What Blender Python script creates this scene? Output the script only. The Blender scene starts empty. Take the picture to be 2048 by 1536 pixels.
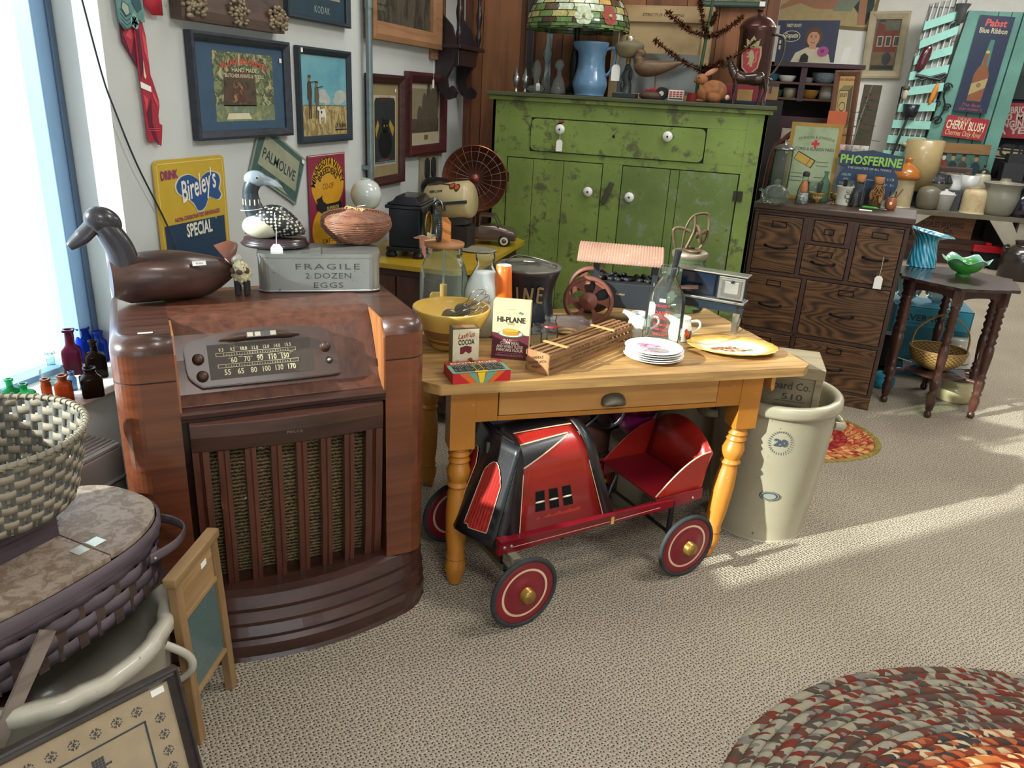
import bpy, math, random
from mathutils import Vector, Matrix, geometry
Mtr, Mro = Matrix.Translation, Matrix.Rotation
from math import sin, cos, pi, radians, sqrt, atan2

S = bpy.context.scene
C = S.collection

# ------------------------------------------------------------------ camera, world, sun, ceiling light, exposure
WX, BY, FY, CZ = -1.85,5.05,10.9,3.6        # left wall, plank partition, far wall, ceiling height
cam = bpy.data.cameras.new('camera')
cam.sensor_width = 36.0
cam.lens = 36.0 * 1538.0 / 2048.0
cam.clip_start = 0.05
camo = bpy.data.objects.new('camera', cam); C.objects.link(camo)
camo.matrix_world = Matrix(((0.956,-0.149,0.254,0),(0.290,0.326,-0.900,0),(0.052,0.934,0.355,1.6),(0,0,0,1)))
camo.matrix_world = Mtr((0,0,1.6)) @ camo.matrix_world.to_quaternion().normalized().to_matrix().to_4x4()
S.camera = camo
S.view_settings.view_transform = 'Standard'
S.view_settings.look = 'None'
S.view_settings.gamma = 1.0
S.view_settings.exposure = 0.0
S.view_settings.use_curve_mapping = False

W = bpy.data.worlds.new('daylight'); S.world = W; W.use_nodes = True
W.node_tree.nodes['Background'].inputs[0].default_value = (0.86,0.94,1.0,1)
W.node_tree.nodes['Background'].inputs[1].default_value = 3.4
sl = bpy.data.lights.new('sun', 'SUN'); sl.energy = 11.5; sl.angle = radians(0.9); sl.color = (1.0,0.93,0.80)
so = bpy.data.objects.new('sun', sl); C.objects.link(so)
so.rotation_euler = Vector((-0.743,-0.669,0.45)).to_track_quat('Z', 'Y').to_euler()
for i, (lx, ly, lp) in enumerate(((1.2,-0.6,70),(1.6,2.6,70),(-0.6,3.7,24),(2.4,5.8,46),(2.4,8.8,75),(0.9,7.6,48))):
    al = bpy.data.lights.new('ceiling_panel_light', 'AREA'); al.shape = 'RECTANGLE'; al.size = 1.2; al.size_y = 0.6
    al.energy = lp; al.color = (1.0,0.98,0.94)
    ao = bpy.data.objects.new('ceiling_panel_light', al); C.objects.link(ao); ao.location = (lx, ly, CZ - 0.03)

# ------------------------------------------------------------------ colour and materials
def lin(h, k=1.0):
    h = h.lstrip('#'); o = []
    for i in (0,2,4):
        c = int(h[i:i+2],16) / 255.0
        o.append(((c / 12.92) if c <= 0.04045 else ((c + 0.055) / 1.055) ** 2.4) * k)
    return (o[0], o[1], o[2],1.0)

_mats = {}
class NT:
    def __init__(s, name):
        s.m = bpy.data.materials.new(name); s.m.use_nodes = True
        s.t = s.m.node_tree; s.t.nodes.clear()
        s.out = s.t.nodes.new('ShaderNodeOutputMaterial')
    def n(s, kind, **kw):
        nd = s.t.nodes.new('ShaderNode' + kind)
        for k, v in kw.items():
            if k.startswith('_'): setattr(nd, k[1:], v)
            else: nd.inputs[k.replace('_', ' ')].default_value = v
        return nd
    def l(s, a, ao, b, bi): s.t.links.new(a.outputs[ao], b.inputs[bi])
    def coords(s, sc=(1,1,1), rot=(0,0,0), kind='Object'):
        tc = s.n('TexCoord'); mp = s.n('Mapping'); mp.inputs['Scale'].default_value = sc; mp.inputs['Rotation'].default_value = rot
        s.l(tc, kind, mp, 'Vector'); return mp
    def ramp(s, stops, interp='LINEAR'):
        r = s.n('ValToRGB'); e = r.color_ramp.elements; r.color_ramp.interpolation = interp
        while len(e) < len(stops): e.new(0.5)
        for i, (p, c) in enumerate(stops): e[i].position = p; e[i].color = lin(c) if isinstance(c, str) else c
        return r
    def bump(s, src, out, strength=0.3, dist=0.002):
        b = s.n('Bump', Strength=strength, Distance=dist); s.l(src, out, b, 'Height'); return b
    def bsdf(s, rough=0.5, metal=0.0, coat=0.0, spec=0.5):
        b = s.n('BsdfPrincipled'); b.inputs['Roughness'].default_value = rough; b.inputs['Metallic'].default_value = metal
        b.inputs['Coat Weight'].default_value = coat; b.inputs['Coat Roughness'].default_value = 0.12
        b.inputs['Specular IOR Level'].default_value = spec
        s.l(b, 'BSDF', s.out, 'Surface'); return b

def cached(fn):
    def g(*a, **k):
        key = (fn.__name__, str(a), str(sorted(k.items())))
        if key not in _mats: _mats[key] = fn(*a, **k)
        return _mats[key]
    return g

@cached
def P(c, rough=0.5, metal=0.0, coat=0.0, var=0.06, vs=14.0, bump=0.0, bs=90.0, spec=0.5, emit=0.0):
    s = NT('paint_' + c.strip('#')); b = s.bsdf(rough, metal, coat, spec)
    k = lin(c)
    if var > 0:
        mp = s.coords(); nz = s.n('TexNoise', Scale=vs, Detail=4.0); s.l(mp, 0, nz, 'Vector')
        r = s.ramp([(0.3, tuple(v * (1 - var) for v in k[:3]) + (1,)),(0.7, tuple(min(1, v * (1 + var)) for v in k[:3]) + (1,))])
        s.l(nz, 'Fac', r, 'Fac'); s.l(r, 'Color', b, 'Base Color')
        if bump > 0:
            n2 = s.n('TexNoise', Scale=bs, Detail=3.0); s.l(mp, 0, n2, 'Vector')
            s.l(s.bump(n2, 'Fac', bump), 'Normal', b, 'Normal')
    else:
        b.inputs['Base Color'].default_value = k
    if emit: b.inputs['Emission Color'].default_value = k; b.inputs['Emission Strength'].default_value = emit
    return s.m

@cached
def WOOD(c1, c2, axis='x', scale=9.0, stretch=12.0, rough=0.45, coat=0.0, ring=0.0, bump=0.15, c3=None, ra=0.07):
    """grain runs along the axis; ring > 0 adds cathedral figure"""
    s = NT('wood_' + c1.strip('#')); b = s.bsdf(rough, 0, coat)
    sc = {'x': (1 / stretch, 1,1), 'y': (1,1 / stretch, 1), 'z': (1,1,1 / stretch)}[axis]
    mp = s.coords(tuple(v * scale for v in sc))
    nz = s.n('TexNoise', Scale=3.0, Detail=8.0, Roughness=0.62, Distortion=0.4); s.l(mp, 0, nz, 'Vector')
    src, so_ = nz, 'Fac'
    if ring > 0:
        n1 = s.n('TexNoise', Scale=0.55, Detail=1.0); s.l(mp, 0, n1, 'Vector')
        mu = s.n('Math', _operation='MULTIPLY'); mu.inputs[1].default_value = ring; s.l(n1, 'Fac', mu, 0)
        si = s.n('Math', _operation='SINE'); s.l(mu, 0, si, 0)
        m2 = s.n('Math', _operation='MULTIPLY_ADD'); m2.inputs[1].default_value = ra; m2.inputs[2].default_value = 0.5; s.l(si, 0, m2,0)
        ad = s.n('Math', _operation='ADD'); s.l(m2,0, ad, 0)
        m3 = s.n('Math', _operation='MULTIPLY_ADD'); m3.inputs[1].default_value = 0.7; m3.inputs[2].default_value = -0.35; s.l(nz, 'Fac', m3,0)
        s.l(m3,0, ad, 1); src, so_ = ad, 0
    st = [(0.28, c2),(0.55, c1),(0.8, c3 or c1)]
    r = s.ramp(st); s.l(src, so_, r, 'Fac')
    n4 = s.n('TexNoise', Scale=1.1, Detail=3.0); mp2 = s.coords((2.5,2.5,2.5)); s.l(mp2,0, n4, 'Vector')
    mx = s.n('Mix', _data_type='RGBA', _blend_type='MULTIPLY'); mx.inputs['Factor'].default_value = 0.55
    r2 = s.ramp([(0.3,(0.62,0.6,0.58,1)),(0.7,(1.12,1.1,1.08,1))]); s.l(n4, 'Fac', r2, 'Fac')
    s.l(r, 'Color', mx, 6); s.l(r2, 'Color', mx, 7); s.l(mx, 2, b, 'Base Color')
    if bump: s.l(s.bump(nz, 'Fac', bump, 0.001), 'Normal', b, 'Normal')
    return s.m

@cached
def WORN(base, under, under2=None, amount=0.5, scale=6.0, rough=0.55, fine=60.0, coat=0.0, metal=0.0, bump=0.25):
    """old paint: patches and flecks of what lies underneath"""
    s = NT('worn_' + base.strip('#')); b = s.bsdf(rough, metal, coat); mp = s.coords()
    k = lin(base)
    n0 = s.n('TexNoise', Scale=scale * 0.5, Detail=5.0); s.l(mp, 0, n0, 'Vector')
    r0 = s.ramp([(0.3, tuple(v * 0.74 for v in k[:3]) + (1,)),(0.7, tuple(min(1, v * 1.18) for v in k[:3]) + (1,))]); s.l(n0, 'Fac', r0, 'Fac')
    n1 = s.n('TexNoise', Scale=scale, Detail=9.0, Roughness=0.72); s.l(mp, 0, n1, 'Vector')
    r1 = s.ramp([(1 - amount * 0.62 - 0.03,(0,0,0,1)),(1 - amount * 0.62 + 0.05,(1,1,1,1))]); s.l(n1, 'Fac', r1, 'Fac')
    m1 = s.n('Mix', _data_type='RGBA'); s.l(r1, 'Color', m1, 'Factor'); s.l(r0, 'Color', m1,6); m1.inputs[7].default_value = lin(under)
    n2 = s.n('TexNoise', Scale=fine, Detail=4.0, Roughness=0.8); s.l(mp, 0, n2, 'Vector')
    r2 = s.ramp([(0.64,(0,0,0,1)),(0.70,(1,1,1,1))]); s.l(n2, 'Fac', r2, 'Fac')
    m2 = s.n('Mix', _data_type='RGBA'); s.l(r2, 'Color', m2, 'Factor'); s.l(m1,2, m2,6); m2.inputs[7].default_value = lin(under2 or under)
    s.l(m2,2, b, 'Base Color')
    if bump: s.l(s.bump(n1, 'Fac', bump, 0.002), 'Normal', b, 'Normal')
    return s.m

@cached
def ART(*stops, scale=9.0, rough=0.6, det=8.0, dist=0.6, st=(1,1,1), lo=0.3, hi=0.7):
    """mottled painted picture surface in the given colours"""
    s = NT('art_' + stops[0].strip('#')); b = s.bsdf(rough); mp = s.coords(st)
    nz = s.n('TexNoise', Scale=scale, Detail=det, Roughness=0.65, Distortion=dist); s.l(mp, 0, nz, 'Vector')
    k = len(stops); r = s.ramp([(lo + (hi - lo) * i / max(1, k - 1), c) for i, c in enumerate(stops)]); s.l(nz, 'Fac', r, 'Fac')
    s.l(r, 'Color', b, 'Base Color'); return s.m

@cached
def GLASS(tint='#ffffff', body=0.06, gl=0.9, rough=0.02):
    """thin blown glass: tinted see-through walls with a mirror sheen"""
    s = NT('glass_' + tint.strip('#'))
    tr = s.n('BsdfTransparent'); tr.inputs['Color'].default_value = lin(tint)
    di = s.n('BsdfDiffuse'); di.inputs['Color'].default_value = lin(tint)
    g = s.n('BsdfGlossy'); g.inputs['Roughness'].default_value = rough; g.inputs['Color'].default_value = (gl, gl, gl, 1)
    m0 = s.n('MixShader'); m0.inputs[0].default_value = body; s.l(tr, 0, m0,1); s.l(di, 0, m0,2)
    lw = s.n('LayerWeight', Blend=0.15); m1 = s.n('MixShader'); s.l(lw, 'Fresnel', m1,0); s.l(m0,0, m1,1); s.l(g, 0, m1,2)
    s.l(m1,0, s.out, 'Surface'); return s.m

@cached
def WEAVE(c1, c2, u=60.0, v=24.0, rough=0.6, gap=0.0, kind='UV'):
    s = NT('weave_' + c1.strip('#')); b = s.bsdf(rough)
    mp = s.coords((u, v, 1), kind=kind)
    ch = s.n('TexChecker', Scale=1.0); s.l(mp, 0, ch, 'Vector'); ch.inputs[1].default_value = lin(c1); ch.inputs[2].default_value = lin(c2)
    nz = s.n('TexNoise', Scale=1.2, Detail=3.0); s.l(mp, 0, nz, 'Vector')
    mx = s.n('Mix', _data_type='RGBA', _blend_type='MULTIPLY'); mx.inputs['Factor'].default_value = 0.5
    s.l(ch, 'Color', mx, 6); s.l(nz, 'Fac', mx, 7); s.l(mx, 2, b, 'Base Color')
    wv = s.n('TexBrick', Scale=1.0); s.l(mp, 0, wv, 'Vector'); wv.inputs['Mortar Size'].default_value = 0.08
    wv.inputs['Brick Width'].default_value = 1.0; wv.inputs['Row Height'].default_value = 1.0
    s.l(s.bump(ch, 'Fac', 0.5,0.002), 'Normal', b, 'Normal')
    return s.m

# ------------------------------------------------------------------ mesh building
class B:
    def __init__(s): s.v = []; s.f = []; s.mi = []; s.sm = []; s.ms = []; s.M = Matrix.Identity(4); s.uv = {}
    def m(s, mat):
        if mat not in s.ms: s.ms.append(mat)
        return s.ms.index(mat)
    def add(s, vs, fs, mat, smooth=False, uvs=None):
        o = len(s.v); i = s.m(mat)
        s.v += [tuple(s.M @ Vector(p)) for p in vs]
        for k, f in enumerate(fs):
            if uvs: s.uv[len(s.f)] = [uvs[j] for j in f]
            s.f.append(tuple(j + o for j in f)); s.mi.append(i); s.sm.append(smooth)
        return s
    def box(s, x0, x1, y0, y1, z0, z1, mat):
        v = [(x0, y0, z0),(x1, y0, z0),(x1, y1, z0),(x0, y1, z0),(x0, y0, z1),(x1, y0, z1),(x1, y1, z1),(x0, y1, z1)]
        return s.add(v, [(0,3,2,1),(4,5,6,7),(0,1,5,4),(1,2,6,5),(2,3,7,6),(3,0,4,7)], mat)
    def cbox(s, c, d, mat): return s.box(c[0]-d[0]/2, c[0]+d[0]/2, c[1]-d[1]/2, c[1]+d[1]/2, c[2]-d[2]/2, c[2]+d[2]/2, mat)
    def lathe(s, prof, mat, n=32, c=(0,0,0), sx=1.0, sy=1.0, fn=None, smooth=True, uvk=None):
        """prof: [(r, z)]; fn(angle, r, z) -> r may ripple it"""
        vs, fs, uv = [],[],[]
        L = [0.0]
        for i in range(1, len(prof)): L.append(L[-1] + math.hypot(prof[i][0]-prof[i-1][0], prof[i][1]-prof[i-1][1]))
        for k, (r, z) in enumerate(prof):
            for j in range(n + 1):
                a = 2 * pi * j / n; rr = fn(a, r, z) if fn else r; zz = z
                if isinstance(rr, tuple): rr, zz = rr
                vs.append((c[0] + rr * cos(a) * sx, c[1] + rr * sin(a) * sy, c[2] + zz)); uv.append((j / n, L[k] / max(L[-1],1e-6)))
        for k in range(len(prof) - 1):
            for j in range(n):
                a0 = k * (n + 1) + j; fs.append((a0, a0 + 1, a0 + n + 2, a0 + n + 1))
        return s.add(vs, fs, mat, smooth, uv)
    def cyl(s, p0, p1, r0, mat, r1=None, n=16, caps=True, smooth=True):
        r1 = r0 if r1 is None else r1; p0, p1 = Vector(p0), Vector(p1); d = (p1 - p0).normalized()
        a = d.orthogonal().normalized(); b = d.cross(a); vs = []
        for p, r in ((p0, r0),(p1, r1)):
            for j in range(n): t = 2 * pi * j / n; vs.append(tuple(p + (a * cos(t) + b * sin(t)) * r))
        s.add(vs, [(j, (j + 1) % n, n + (j + 1) % n, n + j) for j in range(n)], mat, smooth)
        if caps:
            s.add(vs[:n],[tuple(range(n))[::-1]], mat); s.add(vs[n:],[tuple(range(n))], mat)
        return s
    def tube(s, pts, r, mat, n=8, closed=False, flat=1.0, up=None, smooth=True):
        """sweep; r a number or one per point; flat squashes it along the binormal"""
        P_ = [Vector(p) for p in pts]; k = len(P_); vs = []; prev = None
        for i, p in enumerate(P_):
            if closed: t = (P_[(i + 1) % k] - P_[i - 1]).normalized()
            else: t = (P_[min(i + 1, k - 1)] - P_[max(i - 1,0)]).normalized()
            if up is not None: a = Vector(up) - t * t.dot(Vector(up)); a = a.normalized() if a.length > 1e-4 else t.orthogonal().normalized()
            elif prev is None: a = t.orthogonal().normalized()
            else: a = (prev - t * prev.dot(t)).normalized()
            prev = a; b = t.cross(a); rr = r[i] if isinstance(r, (list, tuple)) else r
            for j in range(n): g = 2 * pi * j / n; vs.append(tuple(p + a * cos(g) * rr + b * sin(g) * rr * flat))
        fs = []
        for i in range(k if closed else k - 1):
            for j in range(n): fs.append((i*n+j, i*n+(j+1) % n, ((i+1) % k)*n+(j+1) % n, ((i+1) % k)*n+j))
        s.add(vs, fs, mat, smooth)
        if not closed: s.add(vs[:n],[tuple(range(n))[::-1]], mat); s.add(vs[-n:],[tuple(range(n))], mat)
        return s
    def loft(s, rings, mat, closed=True, caps=True, smooth=True):
        n = len(rings[0]); vs = [p for r in rings for p in r]; fs = []
        for i in range(len(rings) - 1):
            for j in range(n if closed else n - 1): fs.append((i*n+j, i*n+(j+1) % n, (i+1)*n+(j+1) % n, (i+1)*n+j))
        s.add(vs, fs, mat, smooth)
        if caps and closed: s.add(rings[0],[tuple(range(n))[::-1]], mat); s.add(rings[-1],[tuple(range(n))], mat)
        return s
    def ell(s, c, r, mat, n=20, m=12, rot=None):
        vs, fs = [],[]; R = Mro(rot[0],3, rot[1]) if rot else None
        for i in range(m + 1):
            t = pi * i / m
            for j in range(n):
                a = 2 * pi * j / n; q = Vector((r[0]*sin(t)*cos(a), r[1]*sin(t)*sin(a), r[2]*cos(t)))
                if R: q = R @ q
                vs.append((c[0]+q[0], c[1]+q[1], c[2]+q[2]))
        for i in range(m):
            for j in range(n): fs.append((i*n+j, (i+1)*n+j, (i+1)*n+(j+1) % n, i*n+(j+1) % n))
        return s.add(vs, fs, mat, True)
    def prism(s, poly, h0, h1, mat, plane='xz', smooth=False, side=None):
        """extrude a 2-D outline; plane names the outline's axes, h runs along the third"""
        def q(p, h): return {'xz': (p[0], h, p[1]), 'xy': (p[0], p[1], h), 'yz': (h, p[0], p[1])}[plane]
        n = len(poly); tri = geometry.tessellate_polygon([[Vector((p[0], p[1],0)) for p in poly]])
        for h, fl in ((h0,1),(h1,-1)):
            s.add([q(p, h) for p in poly],[tuple(t)[::fl] for t in tri], mat)
        return s.add([q(p, h0) for p in poly] + [q(p, h1) for p in poly],[(j, (j+1) % n, n+(j+1) % n, n+j) for j in range(n)], side or mat, smooth)
    # flat artwork on a board that faces -Y: x to the right, z up, lay = height of the layer
    def rect(s, x0, z0, x1, z1, mat, lay=1): return s.poly([(x0, z0),(x1, z0),(x1, z1),(x0, z1)], mat, lay)
    def poly(s, pts, mat, lay=1):
        y = -0.0005 * lay; n = len(pts)
        tri = geometry.tessellate_polygon([[Vector((p[0], p[1],0)) for p in pts]])
        return s.add([(p[0], y, p[1]) for p in pts],[tuple(t) for t in tri], mat)
    def disc(s, x, z, rx, mat, lay=1, rz=None, n=32, rot=0.0):
        rz = rz or rx; return s.poly([(x+rx*cos(t)*cos(rot)-rz*sin(t)*sin(rot), z+rx*cos(t)*sin(rot)+rz*sin(t)*cos(rot)) for t in [2*pi*i/n for i in range(n)]], mat, lay)
    def line(s, pts, w, mat, lay=1):
        for a, b in zip(pts, pts[1:]):
            d = Vector((b[0]-a[0], b[1]-a[1])); L = d.length or 1; d /= L; nx, nz = -d[1]*w/2, d[0]*w/2; ex, ez = d[0]*w*.3, d[1]*w*.3
            s.poly([(a[0]-ex+nx, a[1]-ez+nz),(a[0]-ex-nx, a[1]-ez-nz),(b[0]+ex-nx, b[1]+ez-nz),(b[0]+ex+nx, b[1]+ez+nz)], mat, lay)
        return s
    def text(s, t, x, z, size, mat, lay=2, w=None, shear=0.0, bold=0.0, rot=0.0, arc=None, align='C', gap=1.0, fn=None):
        """w fits the line to that width; arc = radius of the baseline circle (bulging up)"""
        me = glyphs(t, shear, bold, gap); xs = [p[0] for p in me[0]] or [0]
        x0, x1 = min(xs), max(xs); k = size; kx = size if w is None else w / max(1e-6, x1 - x0)
        pts = []
        for (px, pz) in me[0]:
            u = (px - (x0 if align == 'L' else x1 if align == 'R' else (x0 + x1) / 2)) * kx; v = pz * k
            if arc: a = u / arc; u, v = (abs(arc) + v * (1 if arc > 0 else -1)) * sin(a) * (1 if arc > 0 else 1) if arc > 0 else (arc + v) * sin(a),(arc + v) * cos(a) - arc
            u, v = u*cos(rot) - v*sin(rot), u*sin(rot) + v*cos(rot)
            pts.append((x + u, z + v))
        y = -0.0005 * lay
        q = [(p[0], y, p[1]) for p in pts]
        if fn: q = [fn(p[0], p[2], lay) for p in q]
        return s.add(q, me[1], mat)
    def build(s, name, parent=None, loc=None, bev=0.0, label=None, sub=0, solid=0.0, rz=0.0, weld=False):
        me = bpy.data.meshes.new(name); me.from_pydata(s.v, [], s.f)
        for k in s.ms: me.materials.append(k)
        me.polygons.foreach_set('material_index', s.mi); me.polygons.foreach_set('use_smooth', s.sm)
        if s.uv:
            ul = me.uv_layers.new(name='UVMap')
            for pi_, uvs in s.uv.items():
                for li, u in zip(me.polygons[pi_].loop_indices, uvs): ul.data[li].uv = u
        me.update(); o = bpy.data.objects.new(name, me); C.objects.link(o)
        if parent: o.parent = parent
        if loc: o.location = loc
        if rz: o.rotation_euler = (0,0, rz)
        if label: o['label'] = label
        if weld: k = o.modifiers.new('weld', 'WELD'); k.merge_threshold = 0.0002
        if sub: k = o.modifiers.new('sub', 'SUBSURF'); k.levels = k.render_levels = sub
        if solid: k = o.modifiers.new('solid', 'SOLIDIFY'); k.thickness = solid; k.offset = -1
        if bev: k = o.modifiers.new('bev', 'BEVEL'); k.width = bev; k.segments = 2; k.limit_method = 'ANGLE'; k.angle_limit = radians(40); k.harden_normals = False
        return o

_gl = {}
def glyphs(t, shear, bold, gap):
    key = (t, shear, bold, gap)
    if key not in _gl:
        cu = bpy.data.curves.new('t', 'FONT'); cu.body = t; cu.shear = shear; cu.offset = bold; cu.space_character = gap; cu.resolution_u = 2
        cu.fill_mode = 'FRONT'
        o = bpy.data.objects.new('t', cu); me = o.to_mesh()
        _gl[key] = ([(v.co.x, v.co.y) for v in me.vertices],[tuple(p.vertices) for p in me.polygons])
        o.to_mesh_clear(); bpy.data.objects.remove(o); bpy.data.curves.remove(cu)
    return _gl[key]

def thing(name, label, cat, loc=(0,0,0), rz=0.0, group=None, rot=None):
    o = bpy.data.objects.new(name, None); C.objects.link(o); o.empty_display_size = 0.05
    o.location = loc; o.rotation_euler = rot or (0,0, rz); o['label'] = label; o['category'] = cat
    if group: o['group'] = group
    return o
def solo(b, name, label, cat, loc=(0,0,0), rz=0.0, group=None, rot=None, kind=None, **kw):
    o = b.build(name, **kw); o.location = loc; o.rotation_euler = rot or (0,0, rz); o['label'] = label; o['category'] = cat
    if group: o['group'] = group
    if kind: o['kind'] = kind
    return o
def struct(b, name, **kw):
    o = b.build(name, **kw); o['kind'] = 'structure'; return o
def dup(root, loc, rz, label, **kw):
    r = root.copy(); C.objects.link(r); r.location = loc; r.rotation_euler = (0,0, rz); r['label'] = label
    for k, v in kw.items(): r[k] = v
    for ch in list(root.children):
        c = ch.copy(); C.objects.link(c); c.parent = r
        for g in list(ch.children): d = g.copy(); C.objects.link(d); d.parent = c
    return r
def bez(pts, n=8):
    """smooth curve through the points (Catmull-Rom)"""
    out = []; P_ = [Vector(p) for p in pts]; P_ = [P_[0]] + P_ + [P_[-1]]
    for i in range(1, len(P_) - 2):
        a, b, c, d = P_[i-1], P_[i], P_[i+1], P_[i+2]
        for k in range(n):
            t = k / n; out.append(0.5 * ((2*b) + (c-a)*t + (2*a-5*b+4*c-d)*t*t + (3*b-a-3*c+d)*t**3))
    out.append(P_[-2]); return [tuple(p) for p in out]
def ball(prof, n=6): return [tuple(p) for p in bez([(a, b, 0) for a, b in prof], n)]
def sp(prof, n=5): return [(max(0.0, p[0]), p[1]) for p in bez([(a, b, 0) for a, b in prof], n)]
WHT = P('#f2f0ea', .5, var=.02)
def tag_part(parent, x, y, z, s=1.0, string=0.05, rz=0.0, tilt=0.0):
    """white paper price tag hanging on a string"""
    b = B(); b.M = Mtr((x, y, z)) @ Mro(rz, 4, 'Z') @ Mro(tilt, 4, 'X')
    b.prism([(-.012*s, -.042*s),(.012*s, -.042*s),(.012*s, -.008*s),(.006*s, 0),(-.006*s, 0),(-.012*s, -.008*s)],-.0005,.0005, WHT)
    b.tube([(0,0,-.004*s),(.002,0, string * .5),(0,0, string)],.0008, WHT, 5)
    return b.build('price_tag', parent, label='white paper price tag on a string')
def sticker(b, x, z, w=.014, h=.010, y=-.0012):
    b.add([(x-w/2, y, z-h/2),(x+w/2, y, z-h/2),(x+w/2, y, z+h/2),(x-w/2, y, z+h/2)],[(0,1,2,3)], WHT)

# ================================================================== the room
WALLP = P('#c9cdca', .9, var=.05, vs=3, bump=.35, bs=160)
def carpet_mat():
    s = NT('berber_carpet'); b = s.bsdf(.95, spec=.1); mp = s.coords()
    n1 = s.n('TexNoise', Scale=230.0, Detail=3.0); s.l(mp, 0, n1, 'Vector')
    r1 = s.ramp([(.32, '#776d60'),(.5, '#aa9f8d'),(.72, '#cdc2b0')]); s.l(n1, 'Fac', r1, 'Fac')
    m2 = s.coords((84,84,84),(0,0, radians(42)))
    vo = s.n('TexVoronoi', _voronoi_dimensions='2D', Scale=1.0, Randomness=.5); s.l(m2,0, vo, 'Vector')
    r2 = s.ramp([(.13,(1,1,1,1)),(.27,(0,0,0,1))]); s.l(vo, 'Distance', r2, 'Fac')
    n3 = s.n('TexNoise', Scale=1.3, Detail=3.0); s.l(mp, 0, n3, 'Vector')
    r3 = s.ramp([(.3,(.84,.83,.82,1)),(.7,(1.05,1.05,1.05,1))]); s.l(n3, 'Fac', r3, 'Fac')
    mx = s.n('Mix', _data_type='RGBA'); s.l(r2, 'Color', mx, 'Factor'); s.l(r1, 'Color', mx, 6); mx.inputs[7].default_value = lin('#3c342b')
    mm = s.n('Mix', _data_type='RGBA', _blend_type='MULTIPLY'); mm.inputs['Factor'].default_value = 1.0; s.l(mx, 2, mm, 6); s.l(r3, 'Color', mm, 7)
    s.l(mm, 2, b, 'Base Color'); s.l(s.bump(vo, 'Distance', .9,.006), 'Normal', b, 'Normal'); return s.m
b = B(); b.box(-1.95,5.6,-3.1,11,-.05,0, carpet_mat()); struct(b, 'floor')
b = B(); b.box(-2.2,5.6,-3.1,11.1, CZ, CZ+.05, P('#e8e6e0', .9)); struct(b, 'ceiling')
b = B()
b.box(-2.13, WX, 1.987,11,0, CZ, WALLP)
b.box(-2.13, WX, -3.1,1.987,0,.655, WALLP); b.box(-2.13, WX, -3.1,1.987,2.42, CZ, WALLP)
b.box(-2.13, WX, -.64,.34,.655,2.42, WALLP); b.box(-2.13, WX, -3.1,-2.6,.655,2.42, WALLP)
struct(b, 'wall_left')
b = B(); b.box(5.5,5.6,-3.1,11,0, CZ, WALLP); struct(b, 'wall_right')
b = B()
b.box(-2.1,1.0,-3.1,-3.0,0, CZ, WALLP); b.box(4.6,5.6,-3.1,-3.0,0, CZ, WALLP); b.box(1.0,4.6,-3.1,-3.0,0,.7, WALLP); b.box(1.0,4.6,-3.1,-3.0,2.4, CZ, WALLP)
struct(b, 'wall_front')
b = B(); b.box(-2.2,5.6, FY, FY+.1,0, CZ, P('#d9d8d0', .9, var=.03)); struct(b, 'wall_back')
# plank partition behind the green cupboard
b = B(); x = WX - .02; k = 0
PL = [WOOD('#8a5a3a', '#4e2e1c', 'z', 7,14,.6, ring=14, bump=.3), WOOD('#9a6844', '#5c3823', 'z', 6,12,.6, ring=14, bump=.3), WOOD('#7d5034', '#452818', 'z', 8,15,.6, ring=14, bump=.3)]
for w in (.13,.25,.27,.21,.28,.24,.19,.26,.07):
    if x + w > .14: break
    b.box(x+.002, x+w-.002, BY + .004*(k % 2), BY+.05,0, CZ, PL[k % 3]); x += w; k += 1
b.box(WX-.02, x, BY+.05, BY+.09,0, CZ, WALLP)
struct(b, 'wall_partition')
b = B(); b.box(WX, WX+.045, BY-.03, BY, 0, CZ, WOOD('#7a4a34', '#4c2a1c', 'z', 9,12,.6)); struct(b, 'trim_1')
# window: blue-grey aluminium frame, panes, white stool
FR_ = P('#86a8cc', .35,.3, var=.02); FD = P('#5b7088', .5,.3, var=.02)
w = thing('window_1', '', ''); del w['label'], w['category']; w['kind'] = 'structure'
b = B()
b.box(-2.12,-2.02,1.915,1.986,.68,2.4, FR_); b.box(-2.03,-2.012,1.965,1.986,.68,2.4, FD); b.box(-2.12,-2.02,.34,.40,.68,2.4, FR_)
b.box(-2.12,-2.02,.34,1.986,2.36,2.42, FR_); b.box(-2.12,-2.02,.34,1.986,.656,.70, FR_)
b.build('window_frame', w, bev=.003)
b = B(); b.box(-2.082,-2.078,.40,1.915,.70,2.36, GLASS('#f4fbff', .01)); b.build('window_pane', w)
w = thing('window_2', '', ''); del w['label'], w['category']; w['kind'] = 'structure'
b = B()
for y in (-2.6,-.70): b.box(-2.12,-2.02, y, y+.06,.68,2.4, FR_)
b.box(-2.12,-2.02,-2.6,-.64,2.36,2.42, FR_); b.box(-2.12,-2.02,-2.6,-.64,.656,.70, FR_)
b.build('window_frame', w, bev=.003)
b = B(); b.box(-2.082,-2.078,-2.54,-.70,.70,2.36, GLASS('#f4fbff', .01)); b.build('window_pane', w)
w = thing('window_3', '', ''); del w['label'], w['category']; w['kind'] = 'structure'
b = B()
for x in (1.0,2.2,3.4,4.54): b.box(x, x+.06,-3.08,-3.02,.7,2.4, FR_)
b.box(1.0,4.6,-3.08,-3.02,.7,.76, FR_); b.box(1.0,4.6,-3.08,-3.02,2.34,2.4, FR_); b.build('window_frame', w)
b = B(); b.box(-2.1,-1.80,-2.9,1.987,.657,.682, P('#f1efe9', .4, var=.02)); struct(b, 'trim_2', bev=.004)
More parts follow.
